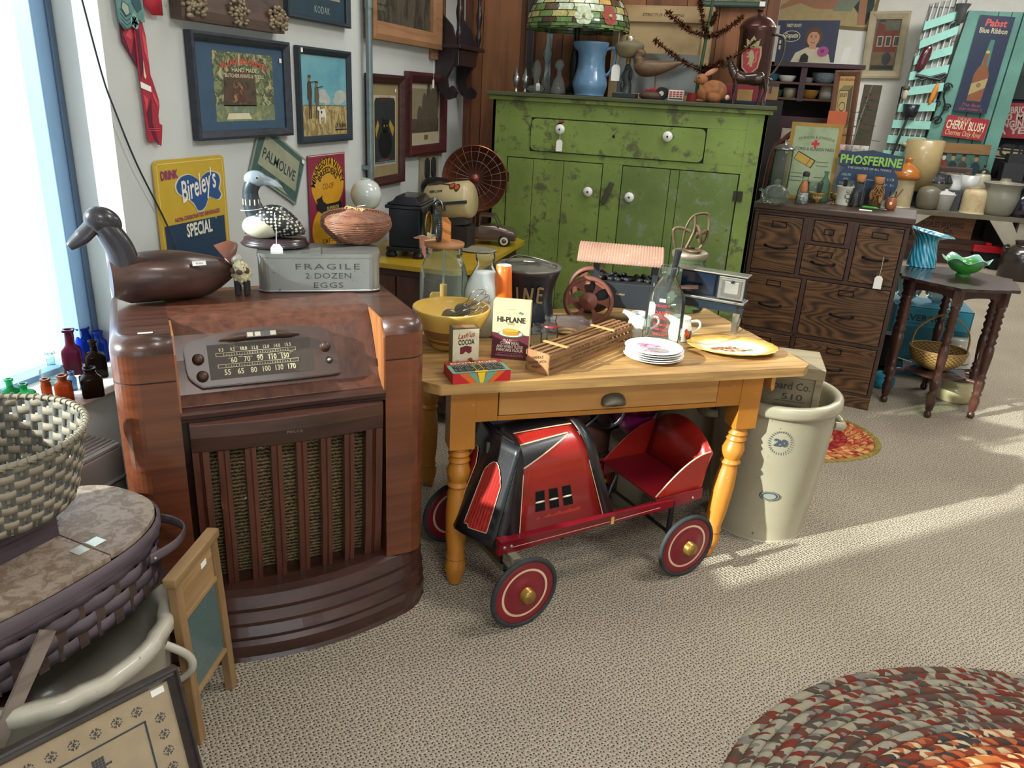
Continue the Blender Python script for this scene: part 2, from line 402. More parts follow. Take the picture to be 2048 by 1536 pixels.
# baseboard heater cabinet under the window
h = thing('heater_cabinet', 'long cream metal heater cabinet with louvred top under the window sill', 'heater', (WX, -1.5,0))
HM = P('#a8a6a0', .45,.2, var=.03); HD = P('#23211f', .7)
b = B(); b.box(.002,.165,0,3.187,.03,.545, HM); b.box(.002,.172,0,3.187,.44,.452, HM); b.box(.002,.16,.02,3.17,0.0,.03, HD); b.build('casing', h, bev=.006)
b = B(); b.box(.012,.15,.01,3.18,.545,.548, HD)
for i in range(12):
    y0 = .02 + i * .2640
    b.box(.014,.150, y0, y0+.018,.548,.556, HM)
    for j in range(7): xx = .022 + j*.019; b.box(xx, xx+.0085, y0+.018, y0+.264,.548,.556, HM)
b.box(.006,.014,.01,3.18,.548,.556, HM); b.box(.150,.166,.01,3.18,.548,.556, HM)
b.build('grille', h)
# rugs
def braided(name, label, a, c, loc, cols, N, rz=0.0, group=None):
    s = NT('braid_' + cols[0][1].strip('#')); bs = s.bsdf(.9, spec=.15)
    mp = s.coords((1,1,1), kind='UV'); sk = s.n('TexVoronoi', Scale=1.0, Randomness=.7); s.l(mp, 0, sk, 'Vector')
    g = s.n('SeparateColor'); s.l(sk, 'Color', g, 0); r = s.ramp(cols[0:], 'CONSTANT'); s.l(g, 0, r, 'Fac'); s.l(r, 'Color', bs, 'Base Color')
    s.l(s.bump(sk, 'Distance', -.6,.006), 'Normal', bs, 'Normal')
    return s.m
def rug(name, label, a, c, loc, rings, H=.011):
    """rings: list of (count, material); real half-round braids, outer ring first"""
    b = B(); N = sum(k for k, _ in rings); i = 0
    for k, m in rings:
        for _ in range(k):
            f0 = 1 - i / N; f1 = 1 - (i + 1) / N; n = 120; per = 2*pi*(a*f0+c*f0)/2; vs, uv, fs = [],[],[]
            for q, (t, hh) in enumerate(((0,0),(.12,.6),(.5,1),(.88,.6),(1,0.25))):
                fr = f0 + (f1 - f0) * t
                for j in range(n+1):
                    an = 2*pi*j/n; vs.append((a*fr*cos(an), c*fr*sin(an),.001 + H*hh)); uv.append((round(per/.021)*j/n + t*1.3, i*1.0 + t))
            for q in range(4):
                for j in range(n): p = q*(n+1)+j; fs.append((p, p+1, p+n+2, p+n+1))
            b.add(vs, fs, m, True, uv); i += 1
    return solo(b, name, label, 'rug', loc)
def bm(*cols): return braided('', '', 0,0,0,[(i / len(cols), c) for i, c in enumerate(cols)],0)
D1 = bm('#4a4038', '#8a8474', '#5c3a2e', '#6f6b62', '#6a2e24', '#8d8670'); D2 = bm('#7a3a26', '#b9a684', '#5a3024', '#a35a38', '#3c3a3a')
D3 = bm('#b5532c', '#e0c088', '#8a3420', '#c97840', '#e8d3a0'); D4 = bm('#8d7a4c', '#c2a566', '#6a5030', '#b98f4e')
rug('braided_rug', 'large oval braided rug in dark brown and rust in the lower right corner', 1.02,.9,(1.15,1.4,0),[(9, D1),(3, D2),(9, D3),(7, D4),(5, D3)])
R1 = bm('#8c7a3e', '#7c6c34', '#96844a'); R2 = bm('#a84a38', '#c99a62', '#8a2c24', '#b5573c', '#b08a4a'); R3 = bm('#7c1f22', '#8e2a28', '#a8443a')
rug('braided_rug', 'small oval red and gold braided rug behind the big stoneware crocks', .66,.42,(.20,4.02,0),[(1, R1),(4, R2),(2, R3),(4, R2),(2, R3),(5, R2),(2, R3)])
# ceiling light fixtures belonging to the area lamps
for i, (lx, ly) in enumerate(((1.2,-0.6),(1.6,2.6),(-0.6,3.7),(2.4,5.8),(2.4,8.8),(.9,7.6))):
    b = B(); b.box(-.62,.62,-.32,.32,-.018,0, P('#f4f4f0', .5, var=0)); o = struct(b, 'trim_%d' % (i + 3)); o.location = (lx, ly, CZ)

# ================================================================== console radio
RZ = radians(42.2)
WAL = WOOD('#5f3828', '#3c2018', 'z', 12,16,.45, coat=.12, c3='#6f4431')
WALX = WOOD('#4f3228', '#332019', 'x', 12,10,.34, coat=.3, c3='#604033')
WCOL = WOOD('#6c3b25', '#482517', 'x', 16,22,.3, coat=.4, ring=6, c3='#7d482b')
WDK = WOOD('#42261f', '#281612', 'x', 12,10,.35, coat=.3)
radio = thing('console_radio', 'tall brown wooden floor console radio with slatted speaker grille, left of the table', 'radio', (-1.457,1.457,0), RZ)
def rr(x0, x1, y0, y1, r0, n=8, rb=None):
    """rounded plan outline, front corners r0"""
    rb = rb if rb is not None else .012; o = []
    for cx, cy, r, a0 in ((x0+r0, y0+r0, r0, pi),(x1-r0, y0+r0, r0,1.5*pi),(x1-rb, y1-rb, rb, 0),(x0+rb, y1-rb, rb, .5*pi)):
        for i in range(n+1): a = a0 + .5*pi*i/n; o.append((cx+r*cos(a), cy+r*sin(a)))
    return o
# side columns with rounded outer front corners
for x0, x1, nm in ((0,.147,0),(.70,.83,1)):
    b = B(); o = []
    r = .06
    if nm == 0: pts = [(x0+r+r*cos(a),-.03+r+r*sin(a)) for a in [pi+.5*pi*i/8 for i in range(9)]] + [(x1,-.03),(x1,.45),(x0,.45)]
    else: pts = [(x0,-.03)] + [(x1-r+r*cos(a),-.03+r+r*sin(a)) for a in [1.5*pi+.5*pi*i/8 for i in range(9)]] + [(x1,.45),(x0,.45)]
    b.prism(pts, .20,.858, WCOL, 'xy'); b.prism([(p[0]*1.0, p[1]) for p in pts],.862,.935, WCOL, 'xy'); b.prism([(.004+(p[0]-.004)*.998, p[1]+.003) for p in pts],.856,.864, P('#24120b', .5), 'xy')
    # rounded darker cap
    rings = []; cx_, cy_ = (x0+x1)/2,.2
    for t in range(7):
        a = .5*pi*t/6; ins = .045*(1-cos(a)); z = .935 + .042*sin(a)
        rings.append([(cx_+(p[0]-cx_)*(1-ins/.07*.5 if (p[0] < cx_) == (nm == 0) else 1), min(p[1],.45) if p[1] > .1 else p[1]+ins*.9, z) for p in pts])
    b.loft(rings, WALX, True, True)
    o = b.build('side_column', radio, label='rounded walnut corner column')
# carcass, sloping dial panel, crown
b = B(); b.box(.12,.73,.06,.45,.16,.78, WDK); b.box(.004,.826,.40,.458,.02,.93, WDK); b.build('carcass', radio)
b = B(); prof = [(-.012,.775),(.02,.80),(.07,.88),(.105,.94),(.135,.966),(.17,.977),(.46,.979),(.46,.76),(0.1,.76)]
b.prism([(p[0], p[1]) for p in prof],.147,.70, WAL, 'yz'); b.build('dial_panel', radio, bev=.004)
b = B(); b.prism([(-.035,.752),(-.038,.765),(-.02,.775),(.10,.79),(.10,.745),(-.03,.745)],.147,.70, WDK, 'yz'); b.prism([(-.03,.738),(-.03,.747),(.1,.747),(.1,.738)],.147,.70, P('#1a0d08', .5), 'yz'); b.build('ledge', radio, bev=.002)
for s_ in ((.1465,.152,1),(.695,.7005,-1)):
    b = B(); b.prism([(-.03,.76),(.02,.80),(.09,.93),(.13,.977),(-.0,.977),(-.03,.93)], s_[0], s_[1], WOOD('#a56a3c', '#7a4526', 'z', 9,12,.4, coat=.2), 'yz'); b.build('cheek', radio, label='worn lighter edge beside the dial panel')
# dial escutcheon lies on the slope from (y .012,z .79) to (y .105,z .94)
sl_o = Vector((.18,.022,.812)); sv = Vector((0,.06,.105)).normalized(); sn = Vector((0,-sv[2], sv[1]))
Ms = Matrix(((1,0,0, sl_o[0]),(0,-sn[1], sv[1], sl_o[1]),(0,-sn[2], sv[2], sl_o[2]),(0,0,0,1)))
BK = P('#41291f', .42, coat=.1, var=.12, vs=30); DL = P('#3f352b', .55, var=.05, vs=60); CR = P('#d8cfa6', .5, var=.02)
esc = []
for p in [(0.03,0.0),(.0,.03),(-.005,.075),(-.002,.118),(.04,.135),(.12,.150),(.20,.156),(.30,.150),(.375,.137),(.385,.11),(.40,.05),(.398,.015),(.37,0.0)]: esc.append(p)
esc = [(q[0], q[1]) for q in bez([(p[0], p[1],0) for p in esc + [esc[0]]],4)][:-1]
b = B(); b.M = Ms; b.prism(esc, -.012,.004, BK); b.prism([(q[0]*.99+.002, q[1]*.97+.002) for q in esc],-.0155,-.011, BK)
b.build('dial_bezel', radio, bev=.002, label='brown moulded dial surround')
b = B(); b.M = Ms @ Mtr((.052,-.0162,.018)); b.box(0,.275,0,.003,0,.096, DL); b.M = b.M @ Mtr((0,-.0006,0))
for zz, x0, x1 in ((.062,.02,.232),(.030,.022,.236)):
    b.rect(x0, zz, x1, zz+.010, CR, 1); b.rect(x0+.0012, zz+.0012, x1-.0012, zz+.0088, DL, 2)
    for i in range(26): b.rect(x0+.02+i*.0068, zz+.002, x0+.0212+i*.0068, zz+(.0075 if i % 5 == 0 else .0055), CR, 3)
for i, t in enumerate(('9.3', '9.5', '10.0', '11.0', '12.0', '14.0', '15.5')): b.text(t, .035+i*.0295,.075,.0135, CR, 3, w=.0125 if i < 2 else .0165, bold=.02)
for i, t in enumerate(('60', '70', '90', '110', '150')): b.text(t, .065+i*.034,.0425,.021, CR, 3, w=.0165 if i < 3 else .020, bold=.02)
for i, t in enumerate(('55', '65', '80', '100', '130', '170')): b.text(t, .045+i*.034,.0105,.021, CR, 3, w=.0165 if i < 3 else .021, bold=.02)
for i in range(7): b.rect(.05+i*.026,.0545+(i % 2)*.002,.062+i*.026,.0553+(i % 2)*.002, CR, 3); b.rect(.052+i*.027,.058,.061+i*.027,.0587, CR, 3)
b.build('dial', radio, label='brown radio dial with cream frequency numbers')
b = B(); b.M = Ms
pts = [(.085+t*.215,-.026,.124+.008*sin(pi*t)) for t in [i/16 for i in range(17)]]
b.tube(pts, [max(.0015,.0105*min(1, sin(pi*t)*2.2)) for t in [i/16 for i in range(17)]], BK, 10); b.M = Ms
b.box(.155,.235,-.0385,-.025,.122,.1375, P('#15110f', .3)); 
for x in (.157,.177,.218): b.box(x, x+.015,-.0405,-.037,.124,.136, P('#8e8878', .3,.4))
b.build('tuning_pointer', radio, label='torpedo-shaped trim above the dial')
for x, z in ((.027,.077),(.033,.030),(.366,.083)):
    b = B(); b.M = Ms @ Mtr((x, -.015, z)) @ Mro(pi/2,4, 'X'); b.lathe([(.0155,0),(.0155,.005),(.012,.007),(.012,.018),(.009,.022),(0,.0225)], BK, 20); b.build('knob', radio)
b = B(); b.M = Ms @ Mtr((.372,-.0158,.043)) @ Mro(pi/2,4, 'X'); b.lathe([(.011,0),(.010,.0008),(0,.001)], P('#0c0806', .5),16); b.lathe([(.0045,.001),(.0045,.008),(0,.009)], P('#cfcabc', .3,.7),12); b.build('knob_shaft', radio, label='bare shaft of a missing knob')
# grille leaning back a little: top rail, slats, cloth, bottom rail
GX0, GX1 = .165,.688
def gy(z): return -.045 + (.74 - z) * .065 + (.0 if z > .4 else (.4-z)**2*.35)
b = B(); n = 12
rings = []
for i in range(n+1):
    t = i/n; x = GX0+(GX1-GX0)*t; bow = -.022*sin(pi*t)
    rings.append([(x, gy(z)+bow*(1 if k else 1)+dy, z+.0) for k, (dy, z) in enumerate(((0.0,.655),(-.004,.70),(0.0,.737),(.03,.742),(.05,.742),(.05,.655)))])
b.loft(rings, WDK, True, True, smooth=False); b.build('grille_top_rail', radio, bev=.003)
b = B(); b.M = Mtr((.43, gy(.69)-.0295,.695)); b.text('PHILCO', 0,-.004,.011, P('#9a8468', .4,.3),1, w=.042, gap=1.3); b.build('maker_lettering', radio)
cloth = NT('grille_cloth'); cb = cloth.bsdf(.8); mp = cloth.coords((1,1,1)); wv = cloth.n('TexWave', _wave_type='BANDS', _bands_direction='Z', Scale=26.0, Distortion=4.0); wv.inputs['Detail'].default_value = 3; wv.inputs['Detail Scale'].default_value = 6
cloth.l(mp, 0, wv, 'Vector'); rp = cloth.ramp([(.25, '#2a2016'),(.5, '#6b5638'),(.8, '#8a754c')]); cloth.l(wv, 'Fac', rp, 'Fac'); cloth.l(rp, 'Color', cb, 'Base Color'); cloth.l(cloth.bump(wv, 'Fac', .5,.003), 'Normal', cb, 'Normal')
b = B(); b.loft([[(GX0+.02, gy(z)+.045, z) for z in [.14+.04*i for i in range(15)]],[(GX1-.02, gy(z)+.045, z) for z in [.14+.04*i for i in range(15)]]], cloth.m, False, False); b.build('grille_cloth', radio, solid=.004)
SLM = WOOD('#5a3022', '#381a12', 'z', 10,16,.36, coat=.3)
for i in range(6):
    x = .243 + i * .0685; bow = -.018*sin(pi*(x-GX0)/(GX1-GX0)); b = B(); rings = []
    for k in range(13):
        z = .175 + (.655-.175)*k/12; y = gy(z) + bow
        rings.append([(x-.0155, y+.008, z),(x-.0145, y-.002, z),(x-.003, y-.004, z),(x, y-.0015, z),(x+.003, y-.004, z),(x+.0145, y-.002, z),(x+.0155, y+.008, z),(x+.0155, y+.022, z),(x-.0155, y+.022, z)])
    b.loft(rings, SLM, True, True, smooth=False); b.build('grille_slat', radio)
for x0, x1 in ((GX0, GX0+.042),(GX1-.05, GX1)):
    b = B(); rings = []; w_ = x1-x0
    for k in range(13):
        z = .15 + (.655-.15)*k/12; y = gy(z)
        rings.append([(x0, y+.04, z),(x0, y, z),(x0+w_*.38, y-.001, z),(x0+w_*.42, y+.003, z),(x0+w_*.5, y-.001, z),(x0+w_*.55, y+.003, z),(x0+w_*.6, y-.001, z),(x1, y, z),(x1, y+.04, z)])
    b.loft(rings, SLM, True, True, smooth=False); b.build('grille_stile', radio)
b = B(); rings = []
for i in range(n+1):
    t = i/n; x = GX0-.012+(GX1-GX0+.02)*t; bow = -.05*sin(pi*t); y = gy(.17)-.012+bow
    rings.append([(x, y, .115),(x, y-.002,.17),(x, gy(.17)+.05,.178),(x, gy(.17)+.05,.115)])
b.loft(rings, WDK, True, True, smooth=False); b.build('grille_bottom_rail', radio, bev=.003)
# bowed moulded plinth
b = B(); N = 28; outl = []
for i in range(N+1):
    t = i/N; x = -.012 + .854*t; e = min(1, sin(pi*t)*3.2) ; y = -.035 - .10*sin(pi*t)**.9 + .05*(1-e)**2; outl.append((x, y))
prof = [(0,0),(.006,.012),(.0,.055),(.010,.068),(.006,.082),(.018,.11),(.014,.125),(.03,.15),(.026,.165),(.045,.195),(.07,.205)]
rings = []
for dy, z in prof: rings.append([(.415+(x-.415)*(1-dy*.22), y+dy, z) for x, y in outl] + [(.838,.455, z),(-.008,.455, z)])
b.loft(rings, WDK, True, True, smooth=False); b.build('plinth', radio)
sk = B(); sk.M = Mtr((.07,.02,.9785)); sk.add([(0,0,0),(.035,0,0),(.035,.011,0),(0,.011,0)],[(0,1,2,3)], WHT); sk.M = Mtr((.07,.02,0)); sk.build('price_sticker', radio)

# ================================================================== farm table
TA = radians(32.5)
TOPM = WOOD('#ba9258', '#735430', 'x', 12,14,.6, ring=11, bump=.5, c3='#d0ab72')
MUS = WORN('#bd7a26', '#9c5f1a', '#e0c08a', .25,5,.42,90, coat=.15)
PINE = WOOD('#cf9a56', '#b37d3c', 'x', 5,10,.5, ring=9, bump=.12)
tab = thing('farm_table', 'yellow painted farm table with worn plank top and turned legs', 'table', (-.803,2.05,0), TA)
b = B(); dq = [0,.21,.43,.62,.82]
for i in range(4):
    y0, y1 = dq[i]+.0006, dq[i+1]-.0006
    pl = [(-.05 if i else 0, y0),(1.33 if i else 1.30, y0)] + ([(1.335, y0+.03)] if i == 0 else []) + [(1.335, y1),(-.05, y1)] + ([(-.05, y0+.045)] if i == 0 else [])
    b.prism(pl, .717,.75, TOPM, 'xy')
b.build('tabletop', tab, bev=.004)
b = B(); b.box(.08,.2,.055,.08,.595,.717, MUS); b.box(1.0,1.14,.055,.08,.595,.717, MUS); b.box(.2,1.0,.055,.08,.595,.612, MUS); b.box(.2,1.0,.055,.08,.708,.717, MUS)
b.box(.08,.105,.1,.70,.60,.717, MUS); b.box(1.165,1.19,.1,.70,.60,.717, MUS); b.box(.1,1.17,.70,.725,.60,.717, MUS); b.build('apron', tab, bev=.002)
b = B(); b.box(.203,.997,.052,.075,.615,.706, PINE); b.box(.21,.99,.075,.5,.62,.70, P('#8a6236', .7)); dr = b.build('drawer', tab, bev=.002, label='bare pine drawer front')
b = B(); AG = P('#6c675a', .5,.6, var=.25, vs=60)
rings = []
for i in range(13):
    a = pi*i/12; x = .60 - .043*cos(a); zt = .634+.036*sin(a)**.55
    rings.append([(x, .0505, zt+.003),(x, .045, zt+.001),(x, .040-.016*sin(a),.634+(zt-.634)*.75),(x, .038-.018*sin(a),.634+(zt-.634)*.3),(x, .040-.016*sin(a),.634)])
b.loft(rings, AG, False, False); b.build('cup_pull', dr, solid=.002, label='dark cast cup pull')
LEGP = [(0,.505),(.030,.505),(.036,.494),(.030,.488),(.038,.474),(.030,.466),(.038,.452),(.030,.447),(.034,.436),(.041,.415),(.036,.388),(.030,.378),(.039,.366),(.030,.355),(.035,.33),(.039,.27),(.036,.17),(.029,.115),(.034,.10),(.028,.095),(.037,.075),(.034,.05),(.023,.004),(.0,0)]
for i, (x, y, dx, dy) in enumerate(((.085,.055,-.015,-.05),(1.135,.055,-.10,-.065),(.10,.72,0,0),(1.18,.72,0,0))):
    b = B(); b.box(x-.042, x+.042, y-.003, y+.075,.50,.717, MUS)
    b.M = Mtr((x, y+.036,.505)) @ Matrix.Shear('XY', 4,(-dx/.505,-dy/.505)) @ Mtr((0,0,-.505)); b.lathe(LEGP, MUS, 28); b.M = Matrix.Identity(4)
    b.build('leg', tab, bev=.0015)
for x0 in (.045,1.215): b = B(); b.prism([(x0,.717),(x0+.016,.717),(x0+.016,.65),(x0+.008,.64),(x0,.655)],.06,.45, PINE); b.build('drawer_runner', tab)

# ================================================================== pedal car
CA = radians(45.5)
RED = WORN('#a3221a', '#6a1a14', '#3c1a14', .32,7,.32,120, coat=.35, bump=.1); RDK = WORN('#7c1220', '#5a0c18', '#2c0c10', .3,6,.35,90, coat=.3, bump=.1)
BLK = WORN('#16171c', '#4a4038', '#6a6058', .28,14,.4,120, coat=.2); PIN = P('#d8b89a', .5, var=.02); TIRE = P('#2c2f31', .75, var=.2, vs=40); BRS = P('#a58444', .32,.8, var=.15, vs=60)
car = thing('pedal_car', 'red and black pressed steel toy pedal car parked under the table', 'pedal car', (-.481,1.984,0), CA)
YC = .27     # centreline, body half width .155 at the base
def hoodsec(x, w, z0, zt, sh=.5, n=9):
    """half-round hood section standing on the rails"""
    pts = [(x, YC-w, z0)]; u_ = max(0, min(1, x/.38)); sh_ = .14*(1-u_)-.30*u_
    for i in range(n+1):
        a = pi*i/n; pts.append((x, YC-cos(a)*w*.80*(1+.0*sh), z0+(zt-z0)*(.62+.38*sin(a)**.8) if 0 < i < n else z0+(zt-z0)*.60))
    pts.append((x, YC+w, z0)); return [(p[0]+(p[2]-z0)*sh_, p[1], p[2]) for p in pts]
secs = [(-.0,.158,.27,.555),(.022,.160,.27,.562),(.36,.165,.265,.585),(.40,.168,.262,.590)]
b = B(); b.loft([hoodsec(.022+(.36-.022)*t, .160+.005*t, .27-.005*t,   .562+.023*t, n=36) for t in [i/8 for i in range(9)]], RED, False, False); b.build('hood', car, solid=.003)
b = B(); b.loft([hoodsec(-.012,.160,.27,.560, n=36), hoodsec(-.008,.163,.268,.566, n=36), hoodsec(.03,.1635,.268,.569, n=36)], BLK, False, False); b.loft([hoodsec(.36,.169,.262,.592, n=36), hoodsec(.40,.171,.262,.596, n=36)], BLK, False, False); b.build('hood_band', car, solid=.003)
# black spine and dart on top of the hood, cream lines
def hp(x, s_, off=.005):
    """point on hood: s_ 0 near side foot .. 1 far foot"""
    t = (x-.022)/.338; sec = hoodsec(x, .160+.005*t, .27-.005*t, .562+.023*t, n=36); L = [0]
    for i in range(1, len(sec)): L.append(L[-1]+math.dist(sec[i], sec[i-1]))
    d = s_*L[-1]; i = max(1, next((k for k in range(len(L)) if L[k] >= d), len(L)-1)); f = (d-L[i-1])/max(1e-6, L[i]-L[i-1])
    p = Vector(sec[i-1]).lerp(Vector(sec[i]), f); c = Vector((x, YC, .38)); nn = (p-c).normalized(); return tuple(p+nn*off)
def strip(b, A, m, off=.005):
    """A: list of (x, s0, s1)"""
    ks = 8; b.loft([[hp(x, s0+(s1-s0)*i/ks, off) for i in range(ks+1)] for x, s0, s1 in A], m, False, False)
b = B(); strip(b, [(.03+.04*i, .455-.004*i, .60) for i in range(9)], BLK)
strip(b, [(.032+.030*i, .285+(.385-.285)*i/9.0,.385+.005*(i/9)) for i in range(9)], BLK)
for s0, s1, x1 in ((.285,.382,.30),(.385,.388,.30),(.455,.425,.352)):
    A = []
    for i in range(9):
        f = i/8; A.append((.03+(x1-.03)*f, s0+(s1-s0)*f-.003, s0+(s1-s0)*f+.003))
    strip(b, A, PIN, .0062)
for x in (.031,.357): strip(b, [(x, .0,1),(x+.003,.0,1)], PIN, .0062)
# louvre panel
def side(x, z, off=.0025): 
    t = (x-.022)/.338; w = .160+.005*t; zt = .27+.6*(.562-.27); f = (z-.27)/(zt-.27); x = x+(z-.27)*(.14*(1-x/.38)-.30*x/.38); return (x, YC-(w+(w*.80-w)*f)-off, z)
def sq(b, x0, x1, z0, z1, m, off): b.add([side(x0, z0, off), side(x1, z0, off), side(x1, z1, off), side(x0, z1, off)],[(0,1,2,3)], m)
sq(b, .065,.275,.302,.425, P('#6e1810', .4),.0024); sq(b, .0665,.2735,.3035,.4235, RED, .003)
for x in (.092,.150,.208):
    sq(b, x-.003, x+.042,.326,.401, P('#7c1c12', .4),.0036); sq(b, x, x+.039,.33,.397, P('#0c0d10', .8, spec=.2),.0042)
    b.ell(side(x+.018,.362,.006),(.019,.003,.0035), P('#e8dfc4', .4),12,6)
b.build('hood_striping', car, label='black and cream painted trim with three louvre openings')
# nose: raked black shell with two red ribbed grille panels
def nose(s_, z):   # s_ -1..1 across, z height ; V-shaped prow leaning back at the top
    f = (z-.25)/.33; w = .155-.02*f; x = -.085*(1-f) + .03*f - .012 + .045*abs(s_)**1.5*(1-.5*f) - .015*(1-f)*(1-abs(s_)); return (min(x, -.004+.04*max(0, f)), YC+s_*w, z)
b = B(); zs = [.235+.33*i/10 for i in range(11)]; ss = [-1+.125*i for i in range(17)]
b.loft([[nose(s_, z) for s_ in ss] for z in zs], BLK, False, False)
b.loft([[nose(s_, zs[-1]) for s_ in ss],[(.03, YC+s_*.120,.566) for s_ in ss]], BLK, False, False)
for sg in (-1,1): b.loft([[nose(sg, z) for z in zs],[(.03*(z-.27)/.3, YC+sg*(.160-.03*max(0, z-.27)/.3), z) for z in zs]], BLK, False, False)
b.build('nose', car, solid=.003)
for sg in (-1,1):
    b = B(); cols = [.20+.0375*i for i in range(17)]
    def zb(s_): u = (s_-.20)/.6; return .262 + .012*u + (.01 if u < .2 else 0)
    def zt_(s_): u = (s_-.20)/.6; return .50 - .05*(2*u-1)**2 - .02*u
    rings = []
    for k in range(11):
        rings.append([Vector(nose(sg*s_, zb(s_)+(zt_(s_)-zb(s_))*k/10)) + Vector((-.005-.0022*(j % 2),0,0)) for j, s_ in enumerate(cols)])
    b.loft([[tuple(p) for p in r] for r in rings], RED, False, False, smooth=False)
    edge = [rings[k][0] for k in range(11)] + list(rings[-1]) + [rings[10-k][-1] for k in range(11)] + list(rings[0])[::-1]
    b.tube([tuple(p+Vector((-.001,0,0))) for p in edge],.0014, PIN, 5, True)
    b.build('grille_panel', car, label='red ribbed grille panel outlined in cream')
b = B(); b.cyl((.04, YC-.0,.55),(.04, YC, .58),.010, BLK); b.box(-.018,-.008, YC-.012, YC-.004,.50,.535, P('#8a8e92', .3,.8)); b.build('radiator_cap', car)
# rails
for sg in (-1,1):
    y = YC+sg*.172; b = B(); b.prism([(-.05,.218),(-.05,.272),(.40,.268),(.66,.262),(.66,.232),(.40,.232)], y-.009, y+.009, RDK)
    b.prism([(-.05,.268),(-.05,.274),(.40,.270),(.40,.264)], y-.018, y+.018, RDK)
    if sg < 0:
        b.prism([(.0,.238),(.38,.240),(.38,.2415),(.0,.2395)], y-.0100, y-.0088, PIN); b.prism([(.40,.24),(.60,.244),(.60,.2455),(.40,.2415)], y-.0100, y-.0088, PIN)
        b.box(.385,.398, y-.0105, y-.008,.228,.262, P('#d8b060', .5))
        for x in (-.03,-.005): b.ell((x, y-.010,.244),(.006,.004,.006), P('#b9b4ac', .3,.8),10,6)
    b.build('frame_rail', car, bev=.0015)
# seat: floor, curved back, sides
b = B(); b.box(.585,.80, YC-.158, YC+.158,.268,.275, RDK); b.build('seat_pan', car, bev=.002)
b = B()
bk = [(.80+.012*0,-1), ]
rings = []
for i in range(9):
    t = -1+2*i/8; zt = .485-.075*abs(t)**2.2; rings.append([(.790-.02*(0), YC+t*.16,.27),(.815, YC+t*.163,.36),(.83, YC+t*.165, zt)])
b.loft(rings, RED, False, False); b.build('seat_back', car, solid=.004)
for sg in (-1,1):
    b = B(); y = YC+sg*.160; arc = [(.59+.235*t, .277+.135*sin(.5*pi*t)) for t in [i/10 for i in range(11)]]
    b.prism([(.59,.272)] + arc + [(.805,.272)], y-.002, y+.002, RED)
    b.tube([(p[0], y, p[1]+.001) for p in arc],.003, PIN if sg < 0 else RED, 6)
    b.prism([(.585,.222),(.585,.274),(.80,.276),(.80,.235)], y-.014*1, y-.010, RDK)
    for x in (.645,.755): b.ell((x, y-.015,.246),(.006,.004,.006), P('#b9b4ac', .3,.8),10,6)
    b.build('seat_side', car)
# wheels, axles
def wheel(x, y, r, yaw=0.0, nm=None):
    w_ = thing('wheel', '', ''); del w_['label'], w_['category']; w_.parent = car; w_.location = (x, y, r); w_.rotation_euler = (0,0, yaw)
    MX = Mro(pi/2,4, 'X')
    b = B(); b.M = MX; k = r/.125
    b.tube([(cos(t)*(r-.0085), sin(t)*(r-.0085),0) for t in [2*pi*i/40 for i in range(40)]],.0088, TIRE, 10, True); b.build('tire', w_, label='dark rubber tire')
    b = B(); b.M = MX
    b.lathe([(.018,.012),(.035,.0125),(.050,.010),(.062,.0035),(.078*k, .0035)], RDK, 40); b.lathe([(.078*k, .0038),(.082*k, .0046),(.086*k, .0038)], PIN, 40); b.lathe([(.086*k, .0035),(.107*k, .005),(.111*k, .002),(.111*k, -.006),(.02,-.006)], RDK, 40); b.build('wheel_disc', w_, label='red pressed disc with a cream ring')
    b = B(); b.M = MX; b.lathe([(.0,.040),(.008,.040),(.019,.036),(.024,.031),(.0255,.012),(.028,.010)], BRS, 24); b.build('hub_cap', w_, label='brass hub cap')
    return w_
wheel(.0,.0,.125, radians(4)); wheel(.664,.0,.122); wheel(-.0,.54,.125, radians(4)); wheel(.664,.54,.122)
b = B(); b.cyl((0,.01,.125),(0,.53,.125),.007, BLK); b.box(-.02,.02,.12,.42,.135,.155, P('#6a6452', .6,.4)); b.box(-.018,.012,.05,.12,.17,.22, P('#8a8674', .5,.3)); b.box(-.02,.02, YC-.14, YC+.14,.155,.235, BLK); b.build('front_axle', car, bev=.002)
b = B(); b.cyl((.664,.01,.122),(.664,.53,.122),.007, BLK); b.box(.655,.673, YC-.175, YC-.165,.115,.25, BLK); b.box(.655,.673, YC+.165, YC+.175,.115,.25, BLK)
b.tube(bez([(.664, YC-.05,.122),(.60, YC-.05,.16),(.45, YC-.06,.15),(.25, YC-.06,.19)]),.006, BLK); b.tube(bez([(.53, YC, .30),(.49, YC-.02,.25),(.48, YC-.02,.18)]),.007, BLK); b.build('rear_axle', car)
for y in (YC-.09, YC+.09): b = B(); b.M = Mtr((.22, y, .19)) @ Mro(.5,4, 'Y'); b.box(-.03,.03,-.025,.025,-.012,.012, BLK); b.cyl((0,0,0),(-.02,0,.12),.005, BLK); b.build('pedal', car, bev=.003)
b = B(); b.tube([(.42, YC, .56),(.34, YC, .50)],.008, BLK); b.tube([(.455+.03*cos(t), YC+.085*sin(t),.575+.05*cos(t)) for t in [2*pi*i/24 for i in range(24)]],.0075, BLK, 8, True); b.tube([(.43, YC-.08,.55),(.455, YC, .575),(.48, YC+.08,.59)],.005, BLK); b.build('steering_wheel', car)

